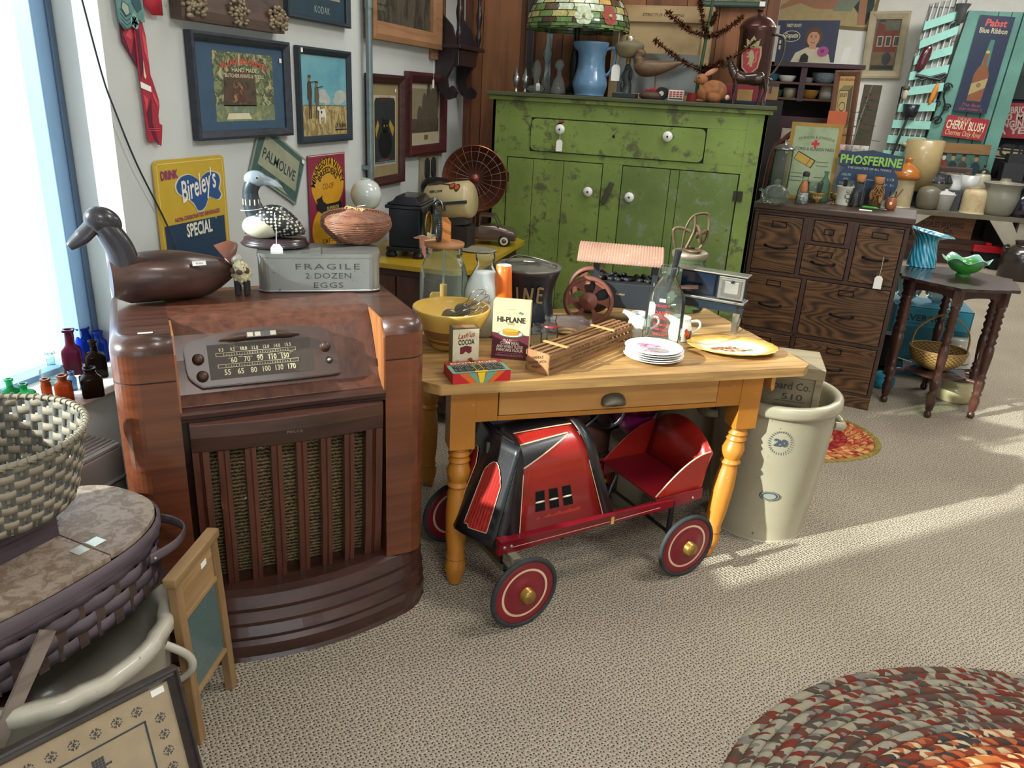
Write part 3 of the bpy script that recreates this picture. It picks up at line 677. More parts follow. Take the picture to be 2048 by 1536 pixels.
# ================================================================== things on the left wall
RL = radians(90)          # boards drawn facing -Y are turned to face the room (+X)
def wallpic(name, label, cat, q, out=.0, tilt=0.0, lean=0.0, group=None):
    """q = (y0, z0, y1, z1) on the left wall"""
    y0, z0, y1, z1 = q; t = thing(name, label, cat, (WX + .004 + out, y0, z0), group=group)
    t.rotation_euler = (Mro(RL, 3, 'Z') @ Mro(lean, 3, 'X') @ Mro(tilt, 3, 'Y')).to_euler(); return t, y1 - y0, z1 - z0
def frame_part(t, w, h, fw, mat, d=.03, name='frame', prof=None, n=1):
    """mitred moulding: prof = [(in, depth)] from outer to inner edge"""
    prof = prof or [(0,.0),(0, d),(fw*.3, d*1.1),(fw*.75, d*.8),(fw, d*.55),(fw, 0)]
    rings = [[(i, -y, i),(w-i, -y, i),(w-i, -y, h-i),(i, -y, h-i)] for i, y in prof]
    b = B(); b.loft(rings, mat, True, False, smooth=False); return b.build(name, t)
def back(b, w, h, m, i=.004): b.box(i, w-i, -.008,-.001, i, h-i, m); b.M = Mtr((0,-.008,0)); return b
DKW = WOOD('#4a322c', '#2a1c1a', 'x', 12,6,.4, coat=.2); GLZ = GLASS('#ffffff', .0,.8)
DKB = P('#23313d', .4, coat=.2, var=.1); INK = P('#16181c', .6, var=0); CRM = P('#d9cfae', .7, var=.06)
# ornate gilt-corner frame at the top edge
t, w, h = wallpic('ornate_picture_frame', 'large brown frame with gilt scrollwork at corners, highest on the left wall', 'picture frame', (2.283,1.763,2.870,2.079))
frame_part(t, w, h, .11, WOOD('#5a4a42', '#3c302c', 'x', 10,8,.5),.045)
b = back(B(), w, h, ART('#3c4650', '#5a666e', '#2c3238', scale=6)); b.build('picture', t)
GILT = P('#8d8068', .5,.35, var=.25, vs=50); random.seed(3)
for cx, cz, n_ in ((.05,.05,60),(w*.5,.05,40),(w-.05,.05,60),(.05, h-.05,40),(w-.05, h-.05,40)):
    b = B()
    for i in range(n_):
        a, r_ = random.uniform(0,2*pi), random.uniform(0,.055); b.ell((cx+r_*cos(a)*1.25,-.048-random.uniform(0,.008), cz+r_*sin(a)*.8),(random.uniform(.006,.014),.008, random.uniform(.005,.010)), GILT, 8,5)
    b.build('gilt_ornament', t)
# blue framed blacksmith print
t, w, h = wallpic('framed_advertising_print', 'wide dark blue frame holding a village blacksmith knives advertisement', 'picture', (2.339,1.386,2.930,1.737))
frame_part(t, w, h, .030, WOOD('#343c48', '#20242c', 'x', 14,3,.45),.028)
BLM = P('#3c566e', .7, var=.08)
b = back(B(), w, h, BLM); mx = w*.21; x1 = w*.83
b.rect(mx, h*.17, x1, h*.84, ART('#44583c', '#8c9468', '#2c3c30', '#b8b48a', '#51643f', scale=26),1)
b.rect(mx, h*.17, x1, h*.33, ART('#8a9aa2', '#6b7a58', '#a9a678', scale=22),2); b.poly([(mx+w*.08, h*.32),(mx+w*.1, h*.62),(mx+w*.2, h*.70),(mx+w*.42, h*.66),(mx+w*.42, h*.32)], ART('#2c2c2c', '#5c4c3c', '#3a3430', scale=30),2)
b.poly([(mx+w*.17, h*.34),(mx+w*.17, h*.55),(mx+w*.23, h*.6),(mx+w*.3, h*.52),(mx+w*.3, h*.34)], ART('#8a5a40', '#3c2c28', '#b08a60', scale=40),3)
b.poly([(mx+w*.10, h*.19),(mx+w*.12, h*.25),(mx+w*.33, h*.25),(mx+w*.36, h*.19)], CRM, 3)
OR = P('#c85a48', .6, var=.05)
b.text('VILLAGE BLACKSMITH', (mx+x1)/2, h*.735,.026, OR, 4, w=w*.48, arc=.45, bold=.03); b.text('HAND MADE', (mx+x1)/2, h*.655,.020, CRM, 4, w=w*.26, bold=.01); b.text('BUTCHER KNIVES & TOOLS', (mx+x1)/2, h*.60,.018, CRM, 4, w=w*.40, bold=.01)
sticker(b, w*.92, h*.80,.016,.016,-.004); b.build('picture', t)
# hunter with dog print
t, w, h = wallpic('framed_hunting_print', 'black framed print of hunters with a white dog under a blue sky', 'picture', (3.003,1.346,3.452,1.732))
frame_part(t, w, h, .030, DKB, .022)
b = back(B(), w, h, P('#b9a070', .6)); b.rect(.032,.032, w-.032, h-.032, ART('#4f8fa6', '#6aa6b4', '#86b4b8', scale=4),1); b.rect(.032,.032, w-.032, h*.40, ART('#a08a52', '#7c6c44', '#c0ac78', '#6a6444', scale=40, st=(1,1,.5)),2)
CL = ART('#c8c4b0', '#b0b4ac', '#8fb0b4', scale=14)
for i, (cx, cz, rx, rz_) in enumerate(((.45,.50,.10,.085),(.53,.46,.07,.06),(.80,.50,.12,.08),(.74,.45,.10,.05))): b.disc(w*cx, h*cz, w*rx, CL, 2+.2*i, h*rz_*.9,20)
b.line([(w*.1, h*.405),(w*.92, h*.395)],.003, P('#6a5a3c', .7),3)
DBR = P('#4a3a30', .7); TAN = P('#8a6a48', .7)
for x0, k, m in ((.21,.62, DBR),(.34,.54, P('#5c5648', .7))):
    X = w*x0; Z = h*.26
    b.poly([(X-.012, Z),(X-.010, Z+.12*k),(X-.020, Z+.13*k),(X-.016, Z+.235*k),(X-.004, Z+.25*k),(X+.012, Z+.24*k),(X+.020, Z+.17*k),(X+.014, Z+.12*k),(X+.012, Z),(X+.004, Z),(X+.001, Z+.10*k),(X-.004, Z)], m, 4); b.disc(X, Z+.262*k, .010, TAN, 5); b.poly([(X-.014, Z+.268*k),(X+.014, Z+.268*k),(X+.008, Z+.284*k),(X-.008, Z+.284*k)], DBR, 6)
    b.line([(X, Z+.235*k),(X+.05, Z+.245*k)],.003, INK, 6)
DW = P('#dcd6c4', .7); X = w*.44; Z = h*.20
b.poly([(X-.03, Z+.06),(X+.02, Z+.065),(X+.028, Z+.03),(X+.018, Z),(X+.012, Z),(X+.012, Z+.03),(X-.016, Z+.028),(X-.024, Z),(X-.03, Z),(X-.034, Z+.03)], DW, 5); b.disc(X-.036, Z+.065,.012, DW, 6,.009); b.disc(X-.012, Z+.05,.006, INK, 6); b.line([(X+.02, Z+.06),(X+.026, Z+.10)],.004, DW, 5)
b.text('DUXBAK', w*.80, h*.155,.026, INK, 5, w=w*.24, shear=.25); b.rect(w*.68, h*.125, w*.92, h*.137, INK, 5)
sticker(b, .022, h-.016,.016,.018,-.016); b.build('picture', t)
# KODAK board
t, w, h = wallpic('framed_camera_advertisement', 'dark teal framed camera shop picture lettered on its lower border', 'picture', (2.929,1.828,3.443,2.144))
TL_ = P('#2c4450', .5, var=.08)
frame_part(t, w, h, .02, DKB, .03); b = back(B(), w, h, TL_); b.rect(.05,.10, w-.06, h-.03, ART('#a39a80', '#8c8670', '#b8b094', scale=9),1); b.rect(w*.5,.115, w-.09, h*.5, P('#8d8a78', .7),2); b.rect(w*.5+.004,.119, w-.094, h*.5, P('#a09a84', .7),3)
b.text('KODAK', w*.58,.040,.040, P('#aab4b4', .5),2, w=.125, bold=-.01, gap=1.2); sticker(b, .085,.085,.014,.022,-.003); b.build('picture', t)
# big pale wooden frame and the board behind it
t, w, h = wallpic('wide_oak_picture_frame', 'wide plain oak frame around a dark church interior picture', 'picture', (3.624,1.803,4.502,2.486))
OAK = WOOD('#9a7250', '#7a5638', 'x', 8,12,.6, bump=.2); OAKZ = WOOD('#9a7250', '#7a5638', 'z', 8,12,.6, bump=.2)
frame_part(t, w, h, .085, OAK, .05)
b = back(B(), w, h, ART('#3c3a34', '#57503f', '#2c2a26', '#4a4c44', scale=7, st=(2,1,.6))); 
GR = P('#6c6a5c', .7)
for i in range(5): b.rect(.10+i*.028,.25,.115+i*.028, h*.8, GR, 1)
for i in range(4): b.line([(.10+i*.03,.13),(.115+i*.03,.19),(.13+i*.03,.13)],.004, GR, 2); b.line([(.10+i*.03,.19),(.115+i*.03,.13),(.13+i*.03,.19)],.004, GR, 2)
b.rect(.09,.20,.24,.215, GR, 2); b.build('picture', t)
b = B(); q = (4.430,1.751,4.630,2.539); b.box(0, q[2]-q[0],-.018,0,0, q[3]-q[1], OAKZ); solo(b, 'wooden_plank', 'narrow bare wooden plank hanging beside the wide oak frame', 'plank', (WX+.004, q[0], q[1]), RL)
# tall frame with dark cat poster
t, w, h = wallpic('tall_framed_poster', 'tall narrow dark framed poster of a black cat, right of the steel pipe', 'picture', (3.623,1.106,4.035,1.649))
frame_part(t, w, h, .045, WOOD('#4a2c2c', '#2c1a1c', 'x', 12,6,.35, coat=.3),.03)
b = back(B(), w, h, P('#8c7c58', .7, var=.1)); b.rect(.075,.10, w-.075, h-.10, P('#b0a68a', .7),1); b.poly([(.085,.108),(w-.085,.108),(w-.085, h-.13),(w-.10, h-.112),(.10, h-.112),(.085, h-.13)], P('#252a2c', .6),2)
b.rect(.085,.108, w-.085, h*.22, ART('#5c7c80', '#48686e', '#7c9490', scale=20),3)
YL = P('#a08434', .6); b.poly([(.09, h*.52),(.12, h*.60),(.135, h*.55),(.10, h*.44)], YL, 4); b.poly([(w-.10, h*.52),(w-.15, h*.60),(w-.165, h*.55),(w-.115, h*.44)], YL, 4)
CT = P('#101316', .5); b.disc(w*.5, h*.38, w*.19, CT, 5, h*.13); b.disc(w*.5, h*.54, w*.10, CT, 5, h*.06); b.poly([(w*.42, h*.57),(w*.42, h*.62),(w*.47, h*.59)], CT, 6); b.poly([(w*.58, h*.57),(w*.58, h*.62),(w*.53, h*.59)], CT, 6)
b.disc(w*.46, h*.545,.006, YL, 7); b.disc(w*.54, h*.545,.006, YL, 7); b.text('BLACK CAT', w*.5, h*.76,.035, P('#5c3a3c', .6),5, w=w*.30); b.rect(w*.30, h*.225, w*.62, h*.24, P('#7a2c30', .6),5)
sticker(b, w*.80, h-.075,.012,.016,-.003); b.build('picture', t)
# maroon landscape frame with hanging tag
t, w, h = wallpic('framed_landscape_engraving', 'maroon framed brown engraving of tall trees, nearest the plank wall', 'picture', (4.086,1.229,4.640,1.675))
frame_part(t, w, h, .058, WOOD('#54292a', '#34181a', 'x', 12,6,.35, coat=.3),.035)
b = back(B(), w, h, P('#b2a88c', .7)); b.rect(.075,.125, w-.075, h-.085, ART('#77705c', '#8a8068', '#6c6450', scale=5),1); b.rect(.075,.125, w-.075,.2, ART('#3c362c', '#5a5040', scale=14),2)
TR = ART('#3c3a30', '#5c5444', '#4a4638', scale=30)
for cx, hh in ((.35,.10),(.47,.17),(.58,.22),(.68,.20),(.78,.27)): b.disc(w*cx, .17+hh*.5, w*.065, TR, 3+cx, hh*.5)
b.rect(w*.47,.085, w*.57,.11, P('#9a8440', .4,.5),2); b.build('picture', t); tag_part(t, w*.52,-.05, h*.97-.02,1.1,.10)
# flat board with two dark silhouettes
t, w, h = wallpic('carved_wood_panel', 'pale panel with two long dark iron shapes below the landscape engraving', 'panel', (4.297,1.048,4.566,1.241))
h += .12; t.location.z -= .12
b = B(); b.box(0, w, -.012,0,0, h, P('#9a8e74', .7, var=.1)); b.build('board', t)
for x in (.30,.66): b = B(); b.prism([(w*x-.018,.02),(w*x+.015,.02),(w*x+.02, h*.5),(w*x+.03, h*.62),(w*x+.024, h-.05),(w*x, h-.03),(w*x-.026, h-.05),(w*x-.03, h*.62),(w*x-.012, h*.5)],-.024,-.012, P('#3c4044', .5,.4)); b.build('iron_shape', t, bev=.003)
# steel pipe
p0 = (-1.850,3.616,2.028); p1 = (-1.850,3.604,1.118)
b = B(); PG = P('#7c8c90', .4,.6, var=.12, vs=30); b.cyl((WX+.04, p1[1],.9),(WX+.04, p1[1], CZ-.002),.016, PG); b.cyl((WX+.04, p1[1],1.93),(WX+.04, p1[1],2.0),.0195, PG)
for z in (2.3,1.2): b.box(WX, WX+.04, p1[1]-.02, p1[1]+.02, z, z+.02, PG)
solo(b, 'steel_pipe', 'upright grey steel conduit pipe running up the left wall', 'pipe')
# metal signs
t, w, h = wallpic('metal_beverage_sign', 'yellow and blue metal beverage sign with heart shaped script emblem', 'sign', (2.124,0.906,2.485,1.332),.002)
YEL = P('#c9a83c', .35, coat=.3, var=.05); NVY = P('#27405c', .35, coat=.3, var=.06); PUR = P('#8c2f6a', .5, var=.03); HBL = P('#31558c', .4, var=.04)
w0 = w; b = B(); pl = []
for cx, cz, a0 in ((.02,.02, pi),(w-.02,.02,1.5*pi),(w-.02, h-.02,0),(.02, h-.02,.5*pi)): pl += [(cx+.02*cos(a0+.5*pi*i/5), cz+.02*sin(a0+.5*pi*i/5)) for i in range(6)]
b.prism(pl, -.006,0, YEL); b.M = Mtr((0,-.0062,0)); zs_ = h*.50
b.rect(.022,.0, w-.022, zs_, NVY, 1); b.line([(.012,.01),(.012, h-.012),(w-.012, h-.012),(w-.012,.01)],.004, P('#e0c870', .4),1)
hx_, hz_ = w*.60, h*.765; ht = [(0,-.155),(-.03,-.15),(-.055,-.10),(-.10,-.06),(-.155,-.02),(-.165,.03),(-.13,.075),(-.07,.085),(-.02,.055),(.0,.035),(.03,.07),(.08,.09),(.14,.07),(.155,.02),(.14,-.03),(.155,-.07),(.13,-.10),(.09,-.085),(.06,-.075),(.03,-.13)]
hp_ = [(q[0], q[1]) for q in bez([(a*w*2.0+hx_, c_*w*1.45+hz_, 0) for a, c_ in ht + ht[:1]],5)][:-1]
b.poly([((q[0]-hx_)*1.07+hx_, (q[1]-hz_)*1.07+hz_) for q in hp_], CRM, 2); b.poly(hp_, HBL, 3)
b.text("Bireley's", hx_, hz_-.025,.10, P('#eceadc', .5),4, w=w*.54, shear=.35, bold=.015, rot=radians(12)); b.text('DRINK', w*.19, h*.855,.040, PUR, 4, w=w*.23, bold=.03, rot=.03); b.text('NON-CARBONATED BEVERAGES', w*.54, h*.525,.020, PUR, 4, w=w*.66, bold=.02, rot=.03)
b.text('SPECIAL', w*.54, h*.385,.062, P('#e4e2d4', .5),4, w=w*.38, bold=.03, rot=.02); b.text('R', hx_+w*.20, hz_-.12,.014, CRM, 5)
b.build('sign_face', t)
t, w, h = wallpic('soap_sign', 'tilted weathered green and cream soap sign hung above the loon', 'sign', (2.661,1.174,2.996,1.310),.003, tilt=radians(27))
t.location.z += .13; h += .02; w += .02
b = B(); TG = ART('#34504c', '#466460', '#2c423f', scale=24); b.box(0, w, -.004,0,-.05, h, P('#8c9484', .6)); b.M = Mtr((0,-.0042,.0)); b.rect(.008,-.042, w-.008, h-.008, TG, 1); b.poly([(w*.10,-.0),(w*.14, h-.03),(w*.88, h-.03),(w*.92,0)], P('#989c84', .6, var=.1),2); b.poly([(w*.34,-.038),(w*.5,-.005),(w*.8,-.038)], P('#989c84', .6),2)
b.text('PALMOLIVE', w*.50,.035,.060, P('#2c3c40', .6),3, w=w*.70, bold=.01); sticker(b, w-.02, h-.02,.02,.016,-.004); b.build('sign_face', t)
t, w, h = wallpic('cattle_breeders_sign', 'red and yellow cattle breeders co-op sign with a black bull', 'sign', (3.066,0.878,3.398,1.294),.002)
b = B(); MR = P('#8c2c48', .4, coat=.2, var=.06); GY_ = P('#d29a22', .4, coat=.2, var=.05); b.box(0, w, -.004,0,0, h, MR); b.M = Mtr((0,-.0042,0)); b.line([(.004, h-.004),(w-.004, h-.004),(w-.004,0)],.003, CRM, 1)
b.disc(w*.5, h*.685, w*.44, GY_, 1, h*.275); b.disc(w*.5, h*.20, w*.46, GY_, 1, h*.27); b.text('MINNESOTA VALLEY', w*.5, h*.885,.050, INK, 3, w=w*.96, arc=w*.36, bold=.02); b.text('BREEDERS', w*.5, h*.80,.040, INK, 3, w=w*.50, arc=w*.27, bold=.02); b.text('CO-OP', w*.5, h*.63,.038, P('#8c4a18', .6),3, w=w*.30)
X, Z = w*.17, h*.10; bull = [(0,.40),(.03,.42),(.0,.46),(.06,.47),(.13,.48),(.17,.50),(.16,.46),(.2,.42),(.28,.39),(.5,.385),(.7,.395),(.73,.36),(.72,.2),(.70,.08),(.64,.08),(.63,.2),(.5,.22),(.3,.20),(.27,.07),(.22,.07),(.2,.2),(.13,.3),(.05,.33),(.0,.36)]
b.poly([(X+p[0]*w*.95, Z+p[1]*h*.95) for p in bull], INK, 4); b.text('SUPERIOR', X+w*.44, Z+h*.30,.022, P('#c8a860', .6),5, w=w*.34, bold=.02); b.text('CATTLE', w*.5, h*.04,.03, INK, 4, w=w*.4); b.build('sign_face', t)
# die-cut red ribbon hanging sign
t, w, h = wallpic('ribbon_cutout', 'long red ribbon cutout with a jewelled teal ornament, next to the window', 'wall decoration', (2.043,1.382,2.182,1.868),.004)
RB = P('#a82a3e', .4, coat=.3, var=.1, vs=9); RB2 = P('#5c1a34', .5, var=.1); RB3 = P('#d4505c', .35, coat=.3)
def px(x, y): return ((x-217)/105*w, h*(1-(y+60)/348))
def PX(*a): return [px(*p) for p in a]
b = B(); b.prism(PX((224,40),(262,30),(268,130),(225,75),(224,55))[::-1],-.004,0, RB2); b.M = Mtr((0,-.0042,0)); b.poly(PX((228,58),(258,34),(262,60),(246,100)), RB, 1); b.poly(PX((236,62),(256,42),(252,70)), RB3,2); b.build('ribbon_loop', t)
b = B(); b.prism(PX((262,40),(290,32),(297,60),(299,140),(304,150),(318,190),(318,205),(311,225),(312,242),(321,246),(318,262),(311,291),(305,288),(303,289),(290,278),(275,284),(268,276),(266,170),(262,120))[::-1],-.008,-.004, RB)
b.M = Mtr((0,-.0084,0)); b.poly(PX((284,200),(292,186),(288,240),(303,288),(290,279),(276,250),(272,220)), RB2,1); b.poly(PX((266,45),(276,42),(280,120),(266,150)), RB2,1); b.poly(PX((284,42),(296,70),(297,120),(286,90)), RB3,1); b.poly(PX((296,168),(314,196),(312,210),(298,185)), RB3,2); b.poly(PX((268,180),(282,190),(272,215)), RB3,1); b.poly(PX((278,108),(281,134),(283,142),(279,148),(275,142)), CRM, 3)
b.line(PX((272,252),(311,253)),.002, RB3,3); b.line(PX((272,256),(311,257)),.002, RB3,3); b.build('ribbon_tail', t)
b = B(); b.M = Mtr((0,-.010,0)); b.poly(PX((261,153),(294,163),(294,175),(261,166)), WHT, 1); b.build('paper_label', t)
b = B(); TE = P('#6f9a98', .35,.3, var=.2, vs=40); TE2 = P('#3c5c64', .4,.2); b.prism(PX((212,-60),(292,-60),(292,32),(282,33),(272,27),(266,47),(256,44),(246,44),(230,51),(216,35))[::-1],-.016,-.008, TE); b.M = Mtr((0,-.0164,0))
for k in range(4): b.line(PX((218,12+9*k),(234,26+8*k),(250,18+8*k)),.0025, TE2,1)
b.poly(PX((222,10),(228,-4),(244,4),(246,18),(234,24)), P('#a8b4a4', .4),2); b.line(PX((222,10),(228,-4),(244,4),(246,18),(234,24),(222,10)),.002, TE2,3)
for cx, cy in ((258,24),(252,32),(264,32),(256,38),(262,40)): b.disc(*px(cx, cy),.009, P('#8ab0aa', .4),2,.011); b.disc(*px(cx, cy),.003, TE2,3)
b.poly(PX((252,-30),(280,-30),(286,6),(270,16),(256,-2)), TE2,2); b.build('ornament', t, label='teal and silver buckle ornament')
b = B(); q = (-1.850,2.201,1.808); b.loft([[(0,0,0),(.03,-.012,-.035),(.075,-.014,-.032)],[(.0,-.002,.08),(.035,-.02,.08),(.08,-.01,.08)]], P('#c8384c', .4, coat=.2), False, False); solo(b, 'red_paper_bow', 'bright red paper bow left of the ornate frame at the top edge', 'bow', (WX+.01, q[1]-.05, q[2]-.01), RL, solid=.002)
# dark cable hanging in front of the wall
a0, a1, a2, a3, a4, a5 = (-1.830,1.911,1.776),(-1.830,1.949,1.585),(-1.830,1.980,1.489),(-1.830,2.045,1.327),(-1.830,2.140,1.144),(-1.800,2.139,1.061)
b = B(); b.tube(bez([(p[0], p[1], p[2]) for p in (a0, a1, a2, a3, a4, a5)] + [(-1.80, a5[1]+.02,.86)]),.0028, P('#20262c', .6, var=0),6); b.M = Matrix.Identity(4); b.tube([a0,(a0[0], a0[1], CZ)],.0028, P('#20262c', .6, var=0),6); solo(b, 'dangling_cable', 'thin dark cable dangling down past the window corner', 'cable')
# carved bracket shelf in the corner
q = (4.597,1.536,5.122,2.379)
t = thing('carved_bracket_shelf', 'dark carved wooden bracket shelf with turned spindles in the corner', 'shelf', (WX, 4.46, q[1]))
BW = WOOD('#2e2428', '#1a1416', 'z', 10,8,.35, coat=.3)
H_ = 1.05
for y in (.06,.40):
    b = B(); b.prism([(.01,.28),(.01,.10),(.04,.03),(.09,.0),(.13,.015),(.14,.05),(.11,.08),(.085,.06),(.075,.12),(.12,.20),(.14,.28),(.10,.40),(.04,.46),(.03,.75),(.06,.80),(.12,.92),(.11,1.0),(.01, H_)], y, y+.03, BW); b.build('side_bracket', t, bev=.004)
for z, d in ((.28,.17),(.72,.16)):
    b = B(); b.box(.005, d, .03,.46, z, z+.022, BW); b.build('shelf_board', t, bev=.004)
b = B(); b.box(.02,.14,.09,.40,.19,.28, BW); b.build('drawer_box', t, bev=.004)
for x, y in ((.14,.08),(.14,.42)): b = B(); b.lathe(sp([(.006,.302),(.012,.33),(.018,.36),(.01,.40),(.016,.44),(.02,.48),(.01,.54),(.016,.60),(.008,.66),(.006,.72)]), BW, 14,(x, y, 0)); b.build('spindle', t)
b = B(); b.prism([(.05,.75),(.46,.75),(.44,.9),(.36,.84),(.25,.93),(.14,.84),(.07,.9)],.0,.02, P('#5a2c2c', .5), 'yz'); b.build('crest', t)
for y in (.075,.415): b = B(); b.tube([(.125+.018*(1-i/26)*cos(i*.55), y, .045+.018*(1-i/26)*sin(i*.55)) for i in range(24)],.005, BW, 6); b.build('scroll', t)

# ================================================================== on top of the console radio (z .979)
RT = .980
# long wooden duck decoy
dk = thing('wooden_duck_decoy', 'long carved brown wooden duck decoy on the left end of the radio', 'decoy', (-1.565,1.825, RT), radians(52)); dk.scale = (.93,.95,1.0)
DW_ = WOOD('#4a3028', '#241c1c', 'x', 6,10,.35, coat=.35, c3='#5c3c2e'); DN = P('#2c2a30', .35, coat=.35, var=.15)
b = B(); rings = []
for i in range(25):
    t_ = i/24; x = -.165+.36*t_; wd = .078*max(.0, sin(pi*min(1,(t_*.92+.08)))**.55)*(1-.42*max(0, t_-.6)/.4); top = .095+.050*sin(pi*(t_*.75+.22))-.0*t_; bot = .0+.05*max(0,(t_-.72)/.28)**1.5+.02*max(0,(.12-t_)/.12)
    zc = (top+bot)/2; hh = (top-bot)/2
    rings.append([(x, wd*cos(a)*(1-.12*max(0,-sin(a))), max(bot if t_ > .1 else 0, zc+hh*(abs(sin(a))**.8*(1 if sin(a) > 0 else -1)))) for a in [2*pi*j/20 for j in range(20)]])
b.loft(rings, DW_); b.tube([(.165,0,.120),(.20,.0,.145),(.215,0,.15)],[.04,.022,.004], P('#6a4030', .4),10, flat=.4); b.ell((.20,0,.105),(.028,.03,.018), P('#a8a49c', .6),12,8)
b.build('body', dk)
b = B(); pts = bez([(-.12,0,.10),(-.13,0,.155),(-.155,0,.205),(-.17,0,.225)]); b.tube(pts, [.045-.014*i/(len(pts)-1) for i in range(len(pts))], DN, 16)
b.ell((-.165,0,.232),(.052,.033,.040), DN, 20,14, rot=(radians(25), 'Y'))
b.tube(bez([(-.195,0,.222),(-.225,0,.195),(-.262,0,.170)]),[.024]*8+[.024-.012*i/8 for i in range(9)], DN, 14, flat=.62); hd = b.build('head', dk)
for sg in (-1,1): b = B(); b.ell((-.180, sg*.0285,.242),(.004,.003,.004), P('#0c0c0e', .1, coat=.5),8,6); b.build('eye', hd)
b = B(); b.M = Mtr((.075,-.070,.112)) @ Mro(radians(-38),4, 'X'); b.box(-.02,.02,-.003,-.0015,-.006,.008, WHT); b.text('# 203', 0,-.002,.008, INK, 7, w=.02); b.build('price_sticker', dk)
# small woolly sheep
sh = thing('toy_sheep', 'small cream woolly toy sheep with dark legs standing on the radio', 'toy', (-1.432,1.980,0.980), radians(-60))
WL = P('#cfc6a0', .95, var=.14, vs=90, bump=.9, bs=220); b = B(); random.seed(5)
b.ell((0,0,.060),(.042,.028,.029), WL, 18,12)
for i in range(90):
    a, z_ = random.uniform(0,2*pi), random.uniform(-1,1); s_ = sqrt(1-z_*z_); b.ell((.040*s_*cos(a),.027*s_*sin(a),.060+.028*z_),(.0055,.0055,.0055), WL, 6,4)
b.build('body', sh)
b = B(); b.ell((.040,0,.086),(.020,.017,.019), WL, 12,8)
for i in range(26): a, z_ = random.uniform(0,2*pi), random.uniform(-.3,1); s_ = sqrt(1-z_*z_); b.ell((.040+.018*s_*cos(a),.016*s_*sin(a),.087+.018*z_),(.005,.005,.005), WL, 6,4)
b.ell((.056,0,.078),(.012,.009,.009), P('#4a3a34', .8),10,8)
for sg in (-1,1): b.ell((.040, sg*.020,.078),(.006,.008,.010), P('#5a463c', .8),8,6); b.ell((.052, sg*.011,.090),(.0025,.0025,.0025), P('#151212', .2),6,4)
b.build('head', sh)
for x in (-.024,.024):
    for y in (-.013,.013): b = B(); b.cyl((x, y, 0),(x, y, .045),.0075, P('#2a2628', .8),.009,10); b.build('leg', sh)
# tin egg carrier
eg = thing('tin_egg_carrier', 'galvanised tin egg box stencilled two dozen eggs on top of the radio', 'tin box', (-1.276,2.172, RT), radians(30.5)); EX, EY, EZ = .372,.165,.108
TIN = WORN('#a2a6a2', '#7c8078', '#5a5c56', .35,9,.32,70, metal=.75, bump=.15); ST = P('#3c403e', .7, var=.15)
o = []
for cx, cy, a0 in ((.035,.035, pi),(EX-.035,.035,1.5*pi),(EX-.035, EY-.035,0),(.035, EY-.035,.5*pi)): o += [(cx-EX/2+.035*cos(a0+.5*pi*i/6), cy-EY/2+.035*sin(a0+.5*pi*i/6)) for i in range(7)]
b = B(); b.prism(o, 0, EZ, TIN, 'xy'); b.loft([[(p[0]*k, p[1]*k, z) for p in o] for k, z in ((1.0,0),(1.012,.002),(1.012,.004),(1,.006))], TIN, True, False); b.build('box', eg, bev=.0015)
b = B(); b.prism([(p[0]*1.012, p[1]*1.02) for p in o], EZ+.0005, EZ+.012, TIN, 'xy'); b.build('lid', eg, bev=.002)
b = B(); b.tube([(-.015,-EY/2-.002, EZ-.05),(-.015,-EY/2-.004, EZ+.013),(-.015,-.02, EZ+.016),(-.015, EY/2, EZ+.014)],.018, TIN, 8, flat=.06, up=(0,0,1)) if False else b.box(-.03,.005,-EY/2-.004, EY/2, EZ+.0125, EZ+.0145, TIN); b.build('strap', eg)
b = B(); b.M = Mtr((.025,-EY/2-.0006,0)); b.text('FRAGILE', 0,.072,.026, ST, 1, w=.195, gap=1.25); b.text('2 DOZEN', .0,.043,.026, ST, 1, w=.14, gap=1.1); b.text('EGGS', .0,.013,.026, ST, 1, w=.09, gap=1.1); b.build('stencil_lettering', eg)
# loon decoy on an oval base
ln = thing('loon_decoy', 'black and white loon decoy on oval wooden stand with price tag', 'decoy', ((-1.415,2.143,1.100)[0],(-1.415,2.143,1.100)[1], RT+EZ+.0145), radians(22)); ln.scale = (1.12,)*3
LB = NT('loon_feathers'); lb = LB.bsdf(.4, coat=.2); mp = LB.coords((1,1,1.2)); vo = LB.n('TexVoronoi', Scale=95.0, Randomness=.35); LB.l(mp, 0, vo, 'Vector'); rr_ = LB.ramp([(.30, '#d8d4bc'),(.42, '#1c2228')]); LB.l(vo, 'Distance', rr_, 'Fac'); LB.l(rr_, 'Color', lb, 'Base Color')
LW = P('#cfcbb2', .45, coat=.2, var=.08); LG = P('#8c9aa4', .4, coat=.3, var=.2, vs=25); LK = P('#27323c', .4, coat=.2)
b = B(); b.lathe([(0,0),(.090,0),(.096,.006),(.090,.012),(.088,.014),(.086,.022),(.0,.024)], WOOD('#35282c', '#1e181c', 'x', 8,6,.3, coat=.4),40, sx=1.0, sy=.78); b.build('base', ln)
b = B(); rings = []
for i in range(19):
    t_ = i/18; x = -.082+.165*t_; s_ = sin(pi*(.06+.90*t_))**.6; wd = .052*s_; z0 = .024+.012*(abs(t_-.45)*1.6)**2; z1 = .024+.078*s_+.012*sin(pi*t_)
    rings.append([(x, wd*cos(a),(z0+z1)/2+(z1-z0)/2*sin(a)) for a in [2*pi*j/20 for j in range(20)]])
b.loft(rings, LB.m); b.build('body', ln, label='black back speckled with white')
b = B(); b.ell((-.030,-.014,.055),(.056,.044,.034), LW, 20,12); b.build('breast', ln)
b = B(); pts = bez([(-.045,0,.075),(-.058,0,.115),(-.060,0,.150),(-.050,0,.172)]); b.tube(pts, [.029-.008*min(1, i/14) for i in range(len(pts))], LK, 16)
